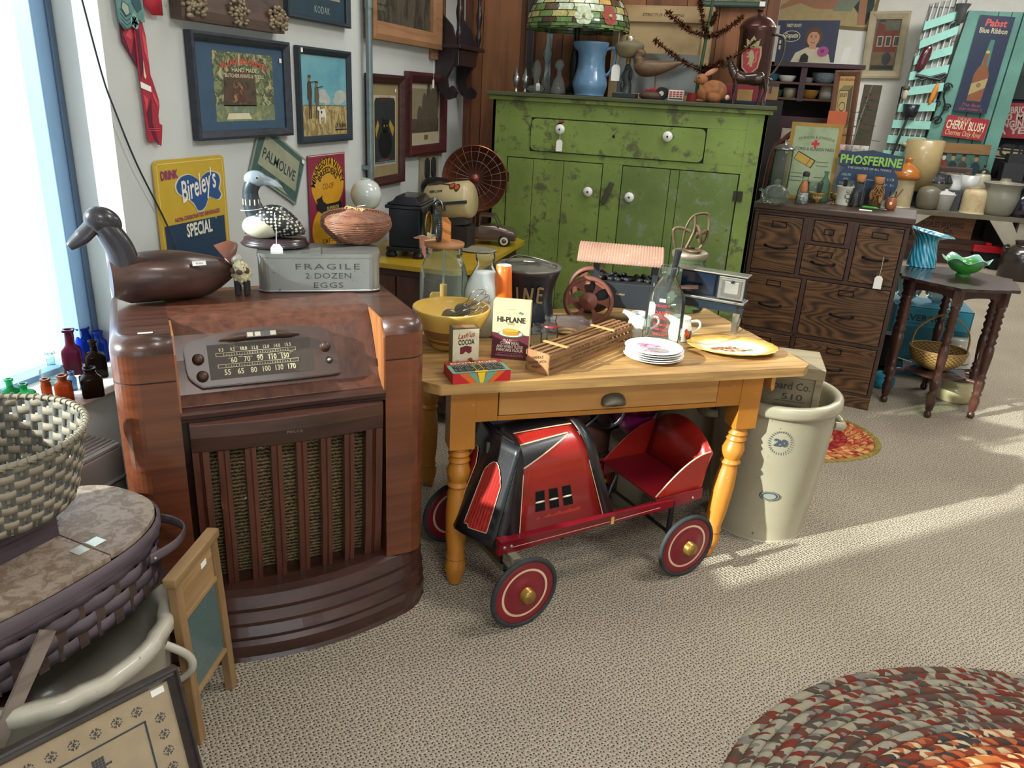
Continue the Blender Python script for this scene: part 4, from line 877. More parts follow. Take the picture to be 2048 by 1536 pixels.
for i in range(12): a = 2*pi*i/12; b.box(-.058+.024*cos(a)-.0015,-.058+.024*cos(a)+.0015,.024*sin(a)-.0015,.024*sin(a)+.0015,.112,.128, LW)
b.build('neck', ln)
b = B(); b.ell((-.045,0,.182),(.031,.0215,.023), LG, 18,12); pts = bez([(-.030,0,.182),(0,-.0,.174),(.028,0,.160)]); b.tube(pts, [.0165*(1-i/(len(pts)-1))**.7+.0012 for i in range(len(pts))], LG, 12, flat=.6); h2 = b.build('head', ln, label='grey head with a pointed bill')
b = B(); b.ell((-.036,-.0195,.187),(.003,.0025,.003), P('#181818', .1),8,6); b.build('eye', h2)
b = B(); b.tube([(-.058+.031*cos(t),.031*sin(t),.100+.004*cos(t)) for t in [2*pi*i/24 for i in range(24)]],.0009, WHT, 5, True); b.build('tag_string', ln); tag_part(ln, .020,-.088,.02,1.35,.085, radians(0))
# coiled wicker basket with lid
bk_ = thing('coiled_wicker_basket', 'round brown coiled wicker basket with lid on the tin egg box', 'basket', ((-1.231,2.341,1.100)[0],(-1.231,2.341,1.100)[1], RT+EZ+.0145)); bk_.scale = (1.12,)*3
WK = WOOD('#8a5a42', '#4e3026', 'x', 30,6,.5, bump=.6, c3='#a4765a')
def coil(b, prof, m, r=.0032):
    for pr, pz in prof: b.tube([(cos(t)*(pr+.0012*sin(9*t+pz*90)), sin(t)*(pr+.0012*cos(7*t)), pz+.0008*sin(23*t)) for t in [2*pi*i/48 for i in range(48)]], r, m, 6, True)
b = B(); coil(b, [(.058+.0045*k, .003+.0*k) for k in range(0)] + [(.062+.040*sin(.5*pi*k/9),.004+.0056*k) for k in range(10)], WK); b.lathe([(0,.002),(.06,.002),(.098,.045),(.10,.052)], P('#4e3026', .7),36); b.build('bowl', bk_)
b = B(); coil(b, [(.102-.0002*k*k-.0015*k, .058+.0050*k) for k in range(3)] + [(.100*cos(.5*pi*k/16),.068+.026*sin(.5*pi*k/16)) for k in range(16)], WK); b.lathe([(.100,.058),(.098,.066),(.05,.088),(0,.092)], P('#5c3a2c', .7),36); ld = b.build('lid', bk_)
RF = P('#b59a68', .8, var=.15); b = B(); random.seed(8)
for k in range(9): b.tube([(-.03+.008*k+.006*cos(t),-.01*k/4+.006*sin(t)*.7,.096+.004*sin(t+k)) for t in [2*pi*i/10 for i in range(10)]],.0022, RF, 5, True)
b.tube(bez([(.03,-.02,.095),(.045,-.05,.085),(.05,-.08,.07),(.052,-.092,.055)]),.0012, RF, 5); b.build('raffia_knot', ld, label='pale braided raffia bow')
b = B(); b.M = Mro(radians(-12),4, 'Y'); b.box(.028,.052,-.006,.006,.1,.1008, WHT); b.build('price_sticker', bk_)

# ================================================================== bottles on the window stool (z .682)
def bottle(name, label, loc, prof, glass, sq=False, wx=1.0, rz=0.0, cat='bottle', lip=None, label2=None, group=None):
    n = 28
    def f(a, r, z):
        if not sq or r < sq: return r
        k = max(abs(cos(a)), abs(sin(a))); q = r/k*.86; return min(q, r*1.16)
    b = B(); b.lathe(prof, glass, n, fn=f, sx=wx)
    return solo(b, name, label, cat, loc, rz, group)
SZ = .6825
AMB = GLASS('#5a2416', .28); AMB2 = GLASS('#a8542c', .3); COB = GLASS('#2450c8', .22); GRN = GLASS('#3cb878', .2); CLR = GLASS('#dcecf0', .08); DGB = GLASS('#30241e', .3)
def jarp(h, r, rn, hs, lip=.003): return [(0,0),(r*.96,0),(r, .004),(r, h*hs),(r*.92, h*(hs+.06)),(rn*1.15, h*(hs+.14)),(rn, h*(hs+.18)),(rn, h-.008),(rn+lip, h-.006),(rn+lip, h),(rn*.8, h),(rn*.75, h*.9)]
G_ = 'small bottles on the window sill'
bottle('glass_bottle', 'square amber bottle nearest the radio at the sill edge', (-1.788,1.708,0.682), jarp(.088,.034,.017,.62), DGB, .02, rz=.9, group=G_)
bottle('glass_bottle', 'wide orange-brown bottle second from the sill edge', (-1.829,1.647,0.682), jarp(.078,.028,.012,.62), AMB2,.016, rz=.8, group=G_)
bottle('glass_bottle', 'smallest orange-brown round bottle behind the basket rim', (-1.882,1.636,0.682), jarp(.062,.0145,.011,.66), AMB2, group=G_)
bottle('glass_bottle', 'tall wine-red bottle with a long wide-lipped neck', (-1.982,1.835,0.682), jarp(.145,.032,.014,.5,.006), GLASS('#7a3048', .3),.02, rz=.7, group=G_)
bottle('glass_bottle', 'dark brown long-necked bottle touching the radio column', (-1.896,1.840,0.682), jarp(.120,.034,.011,.55), DGB, .018, rz=.9, group=G_)
bottle('glass_bottle', 'cobalt blue jar bottle with a screw thread behind the red one', (-2.031,1.936,0.682), jarp(.118,.026,.019,.62), COB, group=G_)
bottle('glass_bottle', 'second cobalt blue bottle half hidden by the radio column', (-1.990,1.956,0.682), jarp(.105,.026,.014,.62), COB, group=G_)
bottle('glass_bottle', 'tiny clear bottle between the two orange-brown ones', (-1.869,1.717,0.682), jarp(.060,.012,.007,.6), GLASS('#8aa8c8', .2), group=G_)
bottle('glass_bottle', 'round green bottle at the left behind the basket', (-1.929,1.602,0.683), jarp(.050,.030,.010,.42), GRN, group=G_)
bottle('glass_bottle', 'taller green bottle, leftmost on the sill', (-1.962,1.587,0.682), jarp(.066,.024,.009,.45), GRN, group=G_)
bottle('glass_bottle', 'clear round flask with a short neck beside the green bottles', (-1.968,1.742,0.682), jarp(.10,.036,.011,.42), CLR, group=G_)
t = thing('tall_clear_flask', 'tallest clear curved flask bottle with a metal cap on the sill', 'bottle', (-2.138,2.014,0.682))
b = B(); b.lathe(sp([(0,0),(.028,0),(.036,.02),(.036,.11),(.028,.15),(.013,.18),(.0105,.20),(.0105,.225)],3), CLR, 24, sx=1.1, sy=.7); b.build('flask', t); b = B(); b.lathe([(.013,.222),(.0145,.224),(.0145,.238),(0,.239)], P('#6a7a90', .3,.7),18); b.build('cap', t)

# ================================================================== splint basket, wicker hamper, crock, picture, washboard
LBX = (-1.36,1.03)    # hamper centre
# crock with a chipped rim under the hamper
ck = B(); CRK = WORN('#b9b4a4', '#8a806c', '#5c5446', .22,5,.35,80, coat=.3, bump=.08)
random.seed(2)
ck.lathe([(0,0),(.225,0),(.235,.01),(.255,.20),(.262,.36),(.275,.375),(.277,.40),(.265,.41),(.245,.405),(.24,.38),(.235,.2),(.21,.03),(0,.02)], CRK, 64, fn=lambda a, r, z: r + (.0025*sin(a*17)+.002*sin(a*41) if z > .37 else 0))
t = thing('chipped_stoneware_crock', 'wide chipped cream stoneware crock on the floor under the wicker hamper', 'crock', (-1.385,1.085,0)); ck.build('crock_body', t)
b = B(); b.tube(bez([(.235,.11,.34),(.275,.135,.30),(.28,.135,.26),(.24,.115,.22)]),.010, CRK, 10, flat=.7); b.build('ear', t)
# oval picnic hamper resting on the crock
HB = .41; HH = .15
def oval(a, A, Bx, p=2.6): c_, s_ = cos(a), sin(a); k = (abs(c_)**p+abs(s_)**p)**(-1/p); return (A*k*c_, Bx*k*s_)
hm = thing('wicker_picnic_hamper', 'oval brown splint picnic hamper with hinged wooden lid, standing on the chipped crock', 'hamper', (-1.44,1.08, HB), radians(82))
SPL = WOOD('#5c5058', '#3c3236', 'x', 10,8,.6, bump=.3); SPD = WOOD('#4c3a34', '#2e2422', 'x', 10,8,.6)
A_, B_ = .33,.205; N = 44; b = B()
for row in range(4):
    z0 = .003 + row*.036; z1 = z0 + .0345; vs = []; fs = []
    for j in range(N*4+1):
        a = 2*pi*j/(N*4); bump = .0045*sin(a*N/2*1.0 + pi*row); k = 1 + bump/.3 + .10*((z0+z1)/2/HH-1)*.35
        p = oval(a, A_*k, B_*k); vs += [(p[0], p[1], z0),(p[0]*(1+.004), p[1]*(1+.004),(z0+z1)/2),(p[0], p[1], z1)]
    for j in range(N*4): q = j*3; fs += [(q, q+3, q+4, q+1),(q+1, q+4, q+5, q+2)]
    b.add(vs, fs, SPL, True)
b.build('splint_weave', hm, solid=.002)
b = B()
for j in range(N):
    a = 2*pi*j/N; p = oval(a, A_*.985, B_*.98); q = oval(a+.07, A_*.985, B_*.98); b.add([(p[0], p[1],.002),(q[0], q[1],.002),(q[0], q[1], HH),(p[0], p[1], HH)],[(0,1,2,3)], SPD)
b.box(-.30,.30,-.16,.16,.0,.004, SPD); b.build('upright_stakes', hm, solid=.002)
b = B(); ov = [oval(2*pi*j/60, A_+.006, B_+.006) for j in range(60)]; b.loft([[(p[0], p[1], HH-.014) for p in ov],[(p[0]*1.01, p[1]*1.01, HH) for p in ov],[(p[0]*1.01, p[1]*1.01, HH+.020) for p in ov],[(p[0]*.985, p[1]*.985, HH+.022) for p in ov]], SPL, True, False); b.build('rim_hoop', hm)
LID = ART('#8c7864', '#a09080', '#776452', '#94826e', scale=30, rough=.55)
for x0, x1, nm in ((-.5,.103, 'front'),(.107,.5, 'back')):
    pl = [(x, y) for x, y in [oval(2*pi*j/90, A_-.002, B_-.002) for j in range(90)] if x0 <= x <= x1]; pl.sort(key=lambda p: atan2(p[1], p[0]-(x0+x1)/2 if abs(x0) < .4 or True else 0))
    cxm = sum(p[0] for p in pl)/len(pl); ys = [sqrt(max(0,1)) for _ in pl]
    edge = x1 if nm == 'front' else x0; yy = max(abs(p[1]) for p in pl if abs(p[0]-edge) < .03)
    pl += [(edge, yy*.995),(edge, -yy*.995)]; pl.sort(key=lambda p: atan2(p[1], p[0]-cxm))
    b = B(); b.prism(pl, HH+.020, HH+.032, LID, 'xy'); b.build('lid', hm, bev=.002)
b = B(); HG = P('#b9b09a', .35,.6)
for y in (-.125,): b.box(.070,.140, y-.016, y+.016, HH+.0322, HH+.0336, HG); b.cyl((.105, y-.016, HH+.035),(.105, y+.016, HH+.035),.003, HG)
b.build('hinge', hm, label='small pale metal hinge')
# bent handles hanging at the end
b = B(); b.tube(bez([(.20,-.20,.115),(.28,-.195,.112),(.345,-.155,.108),(.36,-.10,.108),(.345,-.04,.11)]),.014, SPL, 8, flat=.22, up=(0,0,1)); b.ell((.21,-.205,.115),(.004,.004,.004), HG, 8,6); b.build('handle', hm)
b = B(); b.M = Mtr((-.10,-.232,.10)) @ Mro(radians(-52),4, 'Y'); b.box(-.20,.03,-.006,.0,-.018,.018, WOOD('#8a7e76', '#62564e', 'x', 9,8,.5)); b.build('swing_handle', hm)
# wooden box standing on the hamper, carrying the splint basket
bx = thing('dark_wooden_box', 'dark grooved wooden box on the hamper lid beneath the splint basket', 'box', (-1.515,1.03, HB+HH+.032), radians(82)); b = B(); BXM = WOOD('#4a3e44', '#2e262c', 'x', 10,12,.4, coat=.2); b.box(-.21,.165,-.10,.14,0,.085, BXM)
for k in range(4): b.box(-.21,.167,-.102,.142,.024+.013*k, .027+.013*k, BXM)
b.build('case', bx, bev=.002)
sb = thing('splint_basket', 'round woven splint basket with an open top, closest to the window', 'basket', (-1.505,1.115, HB+HH+.032+.0855), radians(10))
RB0, RB1, HBk = .165,.212,.18
SI = P('#8f8674', .7, var=.18, vs=12); SO = P('#5c5c5a', .7, var=.15, vs=12)
b = B(); NS = 44
for row in range(9):
    z0 = .006 + row*.0192; vs, fs = [],[]
    for j in range(NS*4+1):
        a = 2*pi*j/(NS*4); z = z0; sg = .0032*sin(a*NS/2+pi*row)
        for zz in (z0, z0+.0176): rad = RB0+(RB1-RB0)*(zz/HBk)**.7+sg; vs.append((rad*cos(a), rad*sin(a), zz))
    for j in range(NS*4): q = j*2; fs.append((q, q+2, q+3, q+1))
    b.add(vs, fs, SI if row % 2 else SI, True)
b.build('weaver_strips', sb, solid=.0012)
b = B()
for j in range(NS):
    a = 2*pi*(j)/NS; vs = []; fs = []
    for k in range(8):
        zz = .002+(HBk-.004)*k/7; rad = RB0+(RB1-RB0)*(zz/HBk)**.7
        for da in (-.055,.055): vs.append((rad*cos(a+da), rad*sin(a+da), zz))
    for k in range(7): fs.append((2*k, 2*k+1,2*k+3,2*k+2))
    b.add(vs, fs, SO, True)
b.lathe([(0,.002),(RB0,.002)], SI, 40); b.build('upright_splints', sb, solid=.0012)
b = B(); b.tube([((RB1)*cos(t),(RB1)*sin(t), HBk) for t in [2*pi*i/60 for i in range(60)]],.006, SI, 8, True)
for j in range(70): a = 2*pi*j/70; b.tube([((RB1+.0068*cos(t))*cos(a+t*.012),(RB1+.0068*cos(t))*sin(a+t*.012), HBk+.0085*sin(t)) for t in [2*pi*i/8 for i in range(8)]],.0018, SI, 4, True)
b.build('lashed_rim', sb)
b = B(); b.tube(bez([(RB1*cos(2.2)*.97, RB1*sin(2.2)*.97, HBk+.0),(RB1*.93*cos(2.2), RB1*.93*sin(2.2), HBk-.05),(RB1*.93*cos(2.35), RB1*.93*sin(2.35), HBk-.07),(RB1*.95*cos(2.5), RB1*.95*sin(2.5), HBk-.02)]),.010, SO, 8, flat=.3); b.build('ear_handle', sb)
# framed cross-stitch leaning on the crock
cs = thing('framed_cross_stitch', 'framed cross-stitch sampler of a couple strolling, leaning at the lower left corner', 'sampler', (-1.04,1.02,0.0))
FWd, FHt = .52,.42
e0, e1, e2 = Vector((-1.101,1.137,0.360)), Vector((-1.019,1.083,0.020)), Vector((-1.229,0.864,0.360))
ux = (e0-e2).normalized(); uz = (e0-e1); uz = (uz - ux*uz.dot(ux)).normalized(); uy = uz.cross(ux)
cs.matrix_world = Matrix(((ux[0], uy[0], uz[0],0),(ux[1], uy[1], uz[1],0),(ux[2], uy[2], uz[2],0),(0,0,0,1))); cs.location = e0 - ux*FWd - uz*FHt - uy*.045
LIN = P('#a8967a', .9, var=.08, vs=20, bump=.5, bs=900); THR = P('#3c4048', .9, var=.1)
frame_part(cs, FWd, FHt, .024, WOOD('#3a3232', '#241e1e', 'x', 16,6,.4, coat=.2),.022, prof=[(0,0),(0,.022),(.005,.024),(.008,.020),(.013,.024),(.018,.018),(.024,.012),(.024,0)])
b = back(B(), FWd, FHt, LIN); b.M = Mtr((0,-.0085,0)); pxs = .0032
def xs(cx, cz, rows, s_=pxs):
    for r_, row in enumerate(rows):
        for c_, ch in enumerate(row):
            if ch == '#': x = cx+(c_-len(row)/2)*s_; z = cz-(r_-len(rows)/2)*s_; b.add([(x, -.0005, z),(x+s_*.86,-.0005, z),(x+s_*.86,-.0005, z+s_*.86),(x, -.0005, z+s_*.86)],[(0,1,2,3)], THR)
FL = ['..#.#..', '.##.##.', '#..#..#', '..###..', '#..#..#', '.##.##.', '..#.#..']
for i in range(10): xs(.045+i*.042, FHt-.062, FL)
for i in range(7): xs(FWd-.055, FHt-.10-i*.040, FL); 
for x0, z0, x1, z1 in ((.04, FHt-.09, FWd-.085, FHt-.086),(FWd-.089,.05, FWd-.085, FHt-.086),(.04,.05,.044, FHt-.086)): b.rect(x0, z0, x1, z1, THR, 1)
MAN = ['.....####.....', '.....####.....', '.....####.....', '...########...', '.....####.....', '.....#####....', '......###.....', '....######....', '...########...', '...#########..', '...######.###.', '...######..###', '...######...#.', '....#####..#..', '....#####..#..', '....######.#..', '....###.###.#.', '...###...###..', '..###.....##..', '.###......##..', '###.......###.', '##.........##.']
WOM = ['...####...', '..######..', '..#####...', '...####...', '....##....', '...####...', '..######..', '..#######.', '..##.####.', '...##.##..', '...####...', '..######..', '.########.', '.########.', '##########', '##########', '##########', '.########.', '.##....##.']
xs(.33, FHt-.185, MAN, .0062); xs(.245, FHt-.205, WOM, .0062); xs(.41, FHt-.215,['.##.', '.##.', '#..#', '.#..'],.005); b.rect(.20, FHt-.268,.42, FHt-.264, THR, 1)
b.text('best', .33, FHt-.315,.045, THR, 1, w=.12, bold=.01); b.text('friends', .17, FHt-.365,.04, THR, 1, w=.18, bold=.01)
b.add([(FWd-.062,-.001, FHt-.045),(FWd-.034,-.001, FHt-.045),(FWd-.034,-.001, FHt-.030),(FWd-.062,-.001, FHt-.030)],[(0,1,2,3)], WHT); b.build('stitched_linen', cs)
# something wooden with a pale top at the very left edge
b = B(); b.loft([[(x*k, y*k, z) for x, y in [oval(2*pi*j/24,.12,.10,4) for j in range(24)]] for k, z in ((.94,0),(1.0,.03),(1.02,.30),(.98,.335),(.86,.345))], WOOD('#4c2c34', '#301a20', 'z', 8,8,.4, coat=.2)); q = (-1.305,0.893,0.340); solo(b, 'maroon_wooden_stool', 'maroon wooden stool corner with a worn pale top at the left edge', 'stool', (q[0]-.085, q[1]-.02,0), radians(40))
# small wooden washboard with glass panel
WBm = WOOD('#9a7a52', '#6e5436', 'z', 9,14,.6, bump=.25, c3='#b39468'); WBx = WOOD('#a08258', '#745a3a', 'x', 9,14,.6, bump=.25, c3='#b39468')
f0, f1 = Vector((-1.130,1.235,0.000)), Vector((-1.177,1.453,0.000)); t0, t1 = Vector((-1.142,1.200,0.500)), Vector((-1.188,1.421,0.500))
wb = thing('glass_washboard', 'old wooden washboard with a frosted glass rubbing panel leaning on the radio', 'washboard', f0)
ux = (f1-f0).normalized(); up_ = ((t0+t1)/2-(f0+f1)/2); HW = up_.length; up_ = (up_-ux*up_.dot(ux)).normalized(); uy = up_.cross(ux)
wb.matrix_world = Matrix(((ux[0], uy[0], up_[0],0),(ux[1], uy[1], up_[1],0),(ux[2], uy[2], up_[2],0),(0,0,0,1))); wb.location = f0; WW = (f1-f0).length
for x in (0, WW-.03): b = B(); b.box(x, x+.03,-.011,.011,0, HW-.02, WBm); b.build('leg', wb, bev=.002)
b = B(); b.box(-.006, WW+.006,-.016,.016, HW-.024, HW, WBx); b.build('top_rail', wb, bev=.003)
b = B(); b.box(.03, WW-.03,-.005,.007, HW-.125, HW-.024, WBx); b.add([(WW*.60,-.0056, HW-.065),(WW*.60+.028,-.0056, HW-.065),(WW*.60+.028,-.0056, HW-.048),(WW*.60,-.0056, HW-.048)],[(0,1,2,3)], WHT); b.build('head_board', wb)
for z in (HW-.137,.135): b = B(); b.box(.03, WW-.03,-.011,.009, z, z+.013, WBx); b.build('cross_rail', wb, bev=.002)
fg = NT('frosted_ribbed_glass'); g_ = fg.bsdf(.22, coat=.5); g_.inputs['Base Color'].default_value = lin('#5f7a7a'); g_.inputs['Transmission Weight'].default_value = .25; mp = fg.coords((1,1,1)); wv = fg.n('TexWave', _bands_direction='Z', Scale=60.0); fg.l(mp, 0, wv, 'Vector'); fg.l(fg.bump(wv, 'Fac', .5,.002), 'Normal', g_, 'Normal')
b = B(); b.box(.03, WW-.03,-.003,.002,.148, HW-.137, fg.m); b.build('glass_panel', wb, label='ribbed greenish glass panel')

# ================================================================== things on the farm table (top at z .75)
TZ = .7505
def at(p, z=TZ, dx=0, dy=0): return (p[0]+dx, p[1]+dy, z)
CLG = GLASS('#eef3f0', .03); CLJ = GLASS('#e2ece4', .07)
def pot(name, label, cat, loc, prof, mat, n=32, handle=None, spout=None, parts=(), rz=0.0, group=None, sx=1, sy=1, hm=None, fn=None, tag=None, body='body', solid=0):
    """turned vessel; handle=(z0, z1, reach, thickness, radius) at local +X"""
    if not (handle or spout or parts or tag): b = B(); b.lathe(prof, mat, n, sx=sx, sy=sy, fn=fn); return solo(b, name, label, cat, loc, rz, group)
    t = thing(name, label, cat, loc, rz, group); b = B(); b.lathe(prof, mat, n, sx=sx, sy=sy, fn=fn)
    if spout: z, r, L, th = spout; b.tube(bez([(-r*.8,0, z-L*.5),(-r-L*.35,0, z-L*.12),(-r-L, 0, z+.004)]),[th*1.4, th*1.35, th*1.3, th*1.25, th*1.2, th*1.1, th, th, th*.9, th*.9, th*.8, th*.8, th*.7, th*.7, th*.7, th*.7, th*.6], mat, 12, flat=.9)
    b.build(body, t)
    if handle: z0, z1, re, th, r = handle; b = B(); b.tube(bez([(r, 0, z1),(r+re*.8,0, z1+(z1-z0)*.05),(r+re, 0,(z0+z1)/2+(z1-z0)*.1),(r+re*.5,0, z0+(z1-z0)*.12),(r, 0, z0)]), th, hm or mat, 10, flat=.8); b.build('handle', t)
    for nm, pf, m2 in parts: b = B(); b.lathe(pf, m2, n, sx=sx, sy=sy); b.build(nm, t)
    if tag: tag_part(t, *tag)
    return t
def cbx(name, label, cat, loc, rz, w, d, h, side, draw, top=None, bev=.002, body='box'):
    """printed carton: origin at front-left-bottom corner, artwork drawn on the front"""
    t = thing(name, label, cat, loc, rz); b = B(); b.box(0, w, 0, d, 0, h, side); b.build(body, t, bev=bev)
    b = B(); draw(b, w, h); b.build('front_label', t)
    if top: b = B(); b.M = Mtr((0,0, h+.0006)) @ Mro(-pi/2,4, 'X'); top(b, w, d); b.build('top_label', t)
    return t
# glass churn with a wooden lid and a geared wheel
t = thing('glass_butter_churn', 'square glass butter churn with wooden lid, black gear wheel and paddles', 'butter churn', at((-1.026,2.626,0.750)), radians(30)); t.scale = (1.19,)*3
def sqf(a, r, z): k = max(abs(cos(a)), abs(sin(a))); m = min(1, max(0,(.22-z)/.05)); return r*(1-m)+min(r/k*.9, r*1.18)*m
b = B(); b.lathe([(0,.003),(.072,.003),(.076,.01),(.076,.17),(.070,.20),(.056,.225),(.054,.235),(.058,.238),(.054,.243),(.058,.248),(.055,.253),(.053,.262)], CLJ, 48, fn=sqf); b.build('jar', t)
b = B(); WOK = WOOD('#b07a4a', '#8a5a32', 'x', 9,8,.5); b.lathe([(.0,.260),(.060,.260),(.062,.264),(.062,.272),(.0,.279)], WOK, 36); b.build('lid', t)
b = B(); OW = WOOD('#c27a34', '#95551f', 'z', 12,8,.45, coat=.2); b.prism([(-.017,.276),(.017,.276),(.017,.335),(.010,.345),(-.010,.345),(-.017,.335)],-.018,.018, OW); b.build('grip_block', t, bev=.002)
b = B(); IR = P('#2c2d2c', .45,.6, var=.2, vs=60); n = 60
b.tube([(-.020,.034*cos(2*pi*i/40)-.012,.318+.034*sin(2*pi*i/40)) for i in range(40)],.0052, IR, 8, True)
for i in range(36): a = 2*pi*i/36; b.box(-.026,-.014,.0395*cos(a)-.0135,.0395*cos(a)-.0105,.3165+.0395*sin(a),.3195+.0395*sin(a), IR)
b.box(-.023,-.017,-.046,.022,.314,.322, IR); b.box(-.023,-.017,-.016,-.008,.284,.352, IR); b.build('gear_wheel', t)
b = B(); b.cyl((0,0,.10),(0,0,.262),.0035, P('#b9bab4', .3,.8)); b.build('shaft', t)
b = B(); PB = WOOD('#d8a860', '#bb8844', 'z', 10,8,.5); b.cyl((0,0,.06),(0,0,.14),.011, PB); b.prism([(-.045,.02),(.0,.02),(0,.115),(-.036,.115),(-.042,.105)],-.004,.004, PB); b.prism([(.0,.03),(.042,.03),(.036,.09),(.012,.10),(0,.10)],-.004,.004, PB); b.build('paddle', t)
# milk bottle full of white
t = thing('white_filled_milk_bottle', 'large clear milk bottle filled with white powder behind the yellow bowl', 'bottle', at((-0.868,2.633,0.750))); t.scale = (1.13,)*3
MP = [(0,0),(.062,0),(.067,.006),(.067,.13),(.060,.165),(.038,.205),(.027,.225),(.0265,.24),(.031,.243),(.031,.262),(.027,.265),(.024,.262)]
b = B(); b.lathe(sp(MP, 3), CLG, 36); b.build('bottle_glass', t); b = B(); b.lathe([(0,.004),(.064,.004),(.064,.13),(.057,.165),(.036,.203),(0,.205)], P('#ffffff', .8, var=0),32); b.build('powder', t)
b = B(); 
def cyl_fn(r): return lambda x, z, lay: (r*sin(x/r)*(1+.0006*lay/r),-r*cos(x/r)*(1+.0006*lay/r), z)
RDX = P('#b03038', .5, var=.03)
b.text('dairy', 0,.115,.018, RDX, 2, w=.045, shear=.3, fn=cyl_fn(.0672)); b.text('farm fresh', 0,.09,.012, RDX, 2, w=.045, fn=cyl_fn(.0672)); b.build('printed_label', t).rotation_euler = (0,0, radians(20))
# tall orange can
t = thing('tall_orange_container', 'tall tapered orange container with a dark green foot behind the flour carton', 'container', at((-0.793,2.622,0.750))); t.scale = (1.08,)*3
b = B(); OG = P('#dd6a14', .4, coat=.3, var=.03); b.lathe([(.0245,.246),(.026,.245),(.029,.20),(.034,.12),(.037,.08)], OG, 32); b.lathe([(.0245,.246),(.022,.243),(.02,.2)], P('#e6dfc8', .5),32); b.build('upper', t)
b = B(); b.lathe([(.037,.08),(.040,.03),(.043,.008),(.043,0),(0,0)], P('#2f4a3c', .5, coat=.2),32); b.build('foot', t); b = B(); b.text('Thermos', .0,.135,.012, CRM, 2, w=.03, shear=.3, fn=cyl_fn(.035)); b.build('lettering', t)
# yellow ware bowl with beaters
YW = P('#d9b65c', .28, coat=.6, var=.05); YB = P('#8a6034', .35, coat=.4, var=.08)
t = thing('yellow_mixing_bowl', 'big yellow stoneware mixing bowl with brown bands holding two hand beaters', 'bowl', at((-0.917,2.429,0.750)))
b = B(); op = sp([(0,0),(.060,0),(.070,.008),(.095,.05),(.115,.085),(.131,.118),(.136,.137),(.134,.144),(.128,.143)],4)
def flute(a, r, z): return r + (.0012*sin(a*44) if .085 < z < .13 and r > .11 else 0)
b.lathe(op, YW, 88, fn=flute); b.lathe(sp([(.128,.143),(.124,.12),(.105,.075),(.06,.018),(0,.010)],4), YW, 60); b.lathe([(.0965,.050),(.1108,.077)], YB, 60); b.lathe([(.081,.024),(.0875,.036)], YB, 60); b.lathe([(.093,.0435),(.0953,.0475)], YB, 60); b.build('bowl_body', t)
CH = P('#8f9294', .28,.9, var=.1)
def beater(label, loc, rotz, tilt, s=1.0, grip='#8c3a2a'):
    q = thing('hand_egg_beater', label, 'egg beater', loc); q.rotation_euler = (Mro(rotz, 3, 'Z') @ Mro(tilt, 3, 'Y')).to_euler(); q.scale = (s, s, s)
    b = B(); b.tube([(0,0,-.075),(0,0,-.03)],[.009,.011], P(grip, .4, coat=.3),12); b.ell((0,0,-.078),(.011,.011,.014), P('#c08a70', .5),12,8); b.build('grip', q)
    b = B(); b.cyl((0,0,-.03),(0,0,.09),.0028, CH); b.M = Mtr((0,.008,.025)) @ Mro(pi/2,4, 'X'); b.lathe([(.0,.0),(.027,.0),(.027,.003),(.022,.004),(0,.003)], CH, 36)
    for i in range(34): a = 2*pi*i/34; b.box(.026*cos(a)-.0012,.030*cos(a)+.0012,.026*sin(a)-.001,.030*sin(a)+.001,0,.004, CH)
    b.M = Matrix.Identity(4); b.build('gear', q)
    for sg in (-1,1):
        b = B()
        for k in (0,1):
            an = k*pi/2; b.tube(bez([(sg*.008,0,.05),(sg*.010+.020*cos(an)*.9,.020*sin(an),.085),(sg*.010+.020*cos(an),.020*sin(an),.115),(sg*.01,0,.140),(sg*.010-.020*cos(an),-.020*sin(an),.115),(sg*.010-.020*cos(an)*.9,-.020*sin(an),.085),(sg*.008,0,.05)],5),.0013, CH, 5)
        b.build('whisk_loop', q)
    return q
bl = Vector(at((-0.917,2.429,0.750)))
beater('hand egg beater with a red grip lying across the yellow bowl', bl+Vector((-.02,-.035,.10)), radians(15), radians(66),1.05)
beater('second hand beater pointing up over the bowl rim', bl+Vector((.02,-.01,.115)), radians(8), radians(50),1.0, '#5c2c24')
# cocoa tin
OT = radians(36)
def cocoa(b, w, h):
    b.rect(0,0, w, h, P('#d6ccac', .5, var=.1, vs=30),1); b.rect(0,0, w, h*.07, INK, 2); R_ = P('#a8281e', .5)
    b.text("Lash'us", w*.52, h*.79,.024, R_, 2, w=w*.66, shear=.4, bold=.015, rot=.12); b.text('COCOA', w*.52, h*.625,.024, INK, 2, w=w*.62, bold=.035, rot=.03)
    b.poly([(w*.28, h*.40),(w*.28, h*.56),(w*.5, h*.60),(w*.72, h*.57),(w*.72, h*.44),(w*.62, h*.40),(w*.5, h*.46),(w*.40, h*.40)], P('#6c1c24', .5),2); b.disc(w*.68, h*.22, w*.14, P('#c8a060', .5),2, h*.035); b.disc(w*.68, h*.26, w*.09, P('#8a4a28', .5),3, h*.04); b.disc(w*.2, h*.22, w*.05, P('#a89c80', .5),2)
t = cbx('cocoa_tin', 'small cream cocoa tin with red script and red drum, beside the bowl', 'tin', (-0.820,2.190,0.750), OT, .087,.048,.138, P('#8a7c58', .45,.2, var=.12, vs=40), cocoa, lambda b, w, d: (b.rect(0,0, w, d, P('#4a4438', .4,.5),1), b.rect(.004,.004, w-.004, d-.004, P('#8a8474', .4,.6),2), b.poly([(.014+i, j) for i, j in ((0,.010),(w-.028,.010),(w-.020, d/2),(w-.028, d-.010),(0, d-.010),(-.006, d/2))], P('#a5784a', .45,.3),3)), body='can')
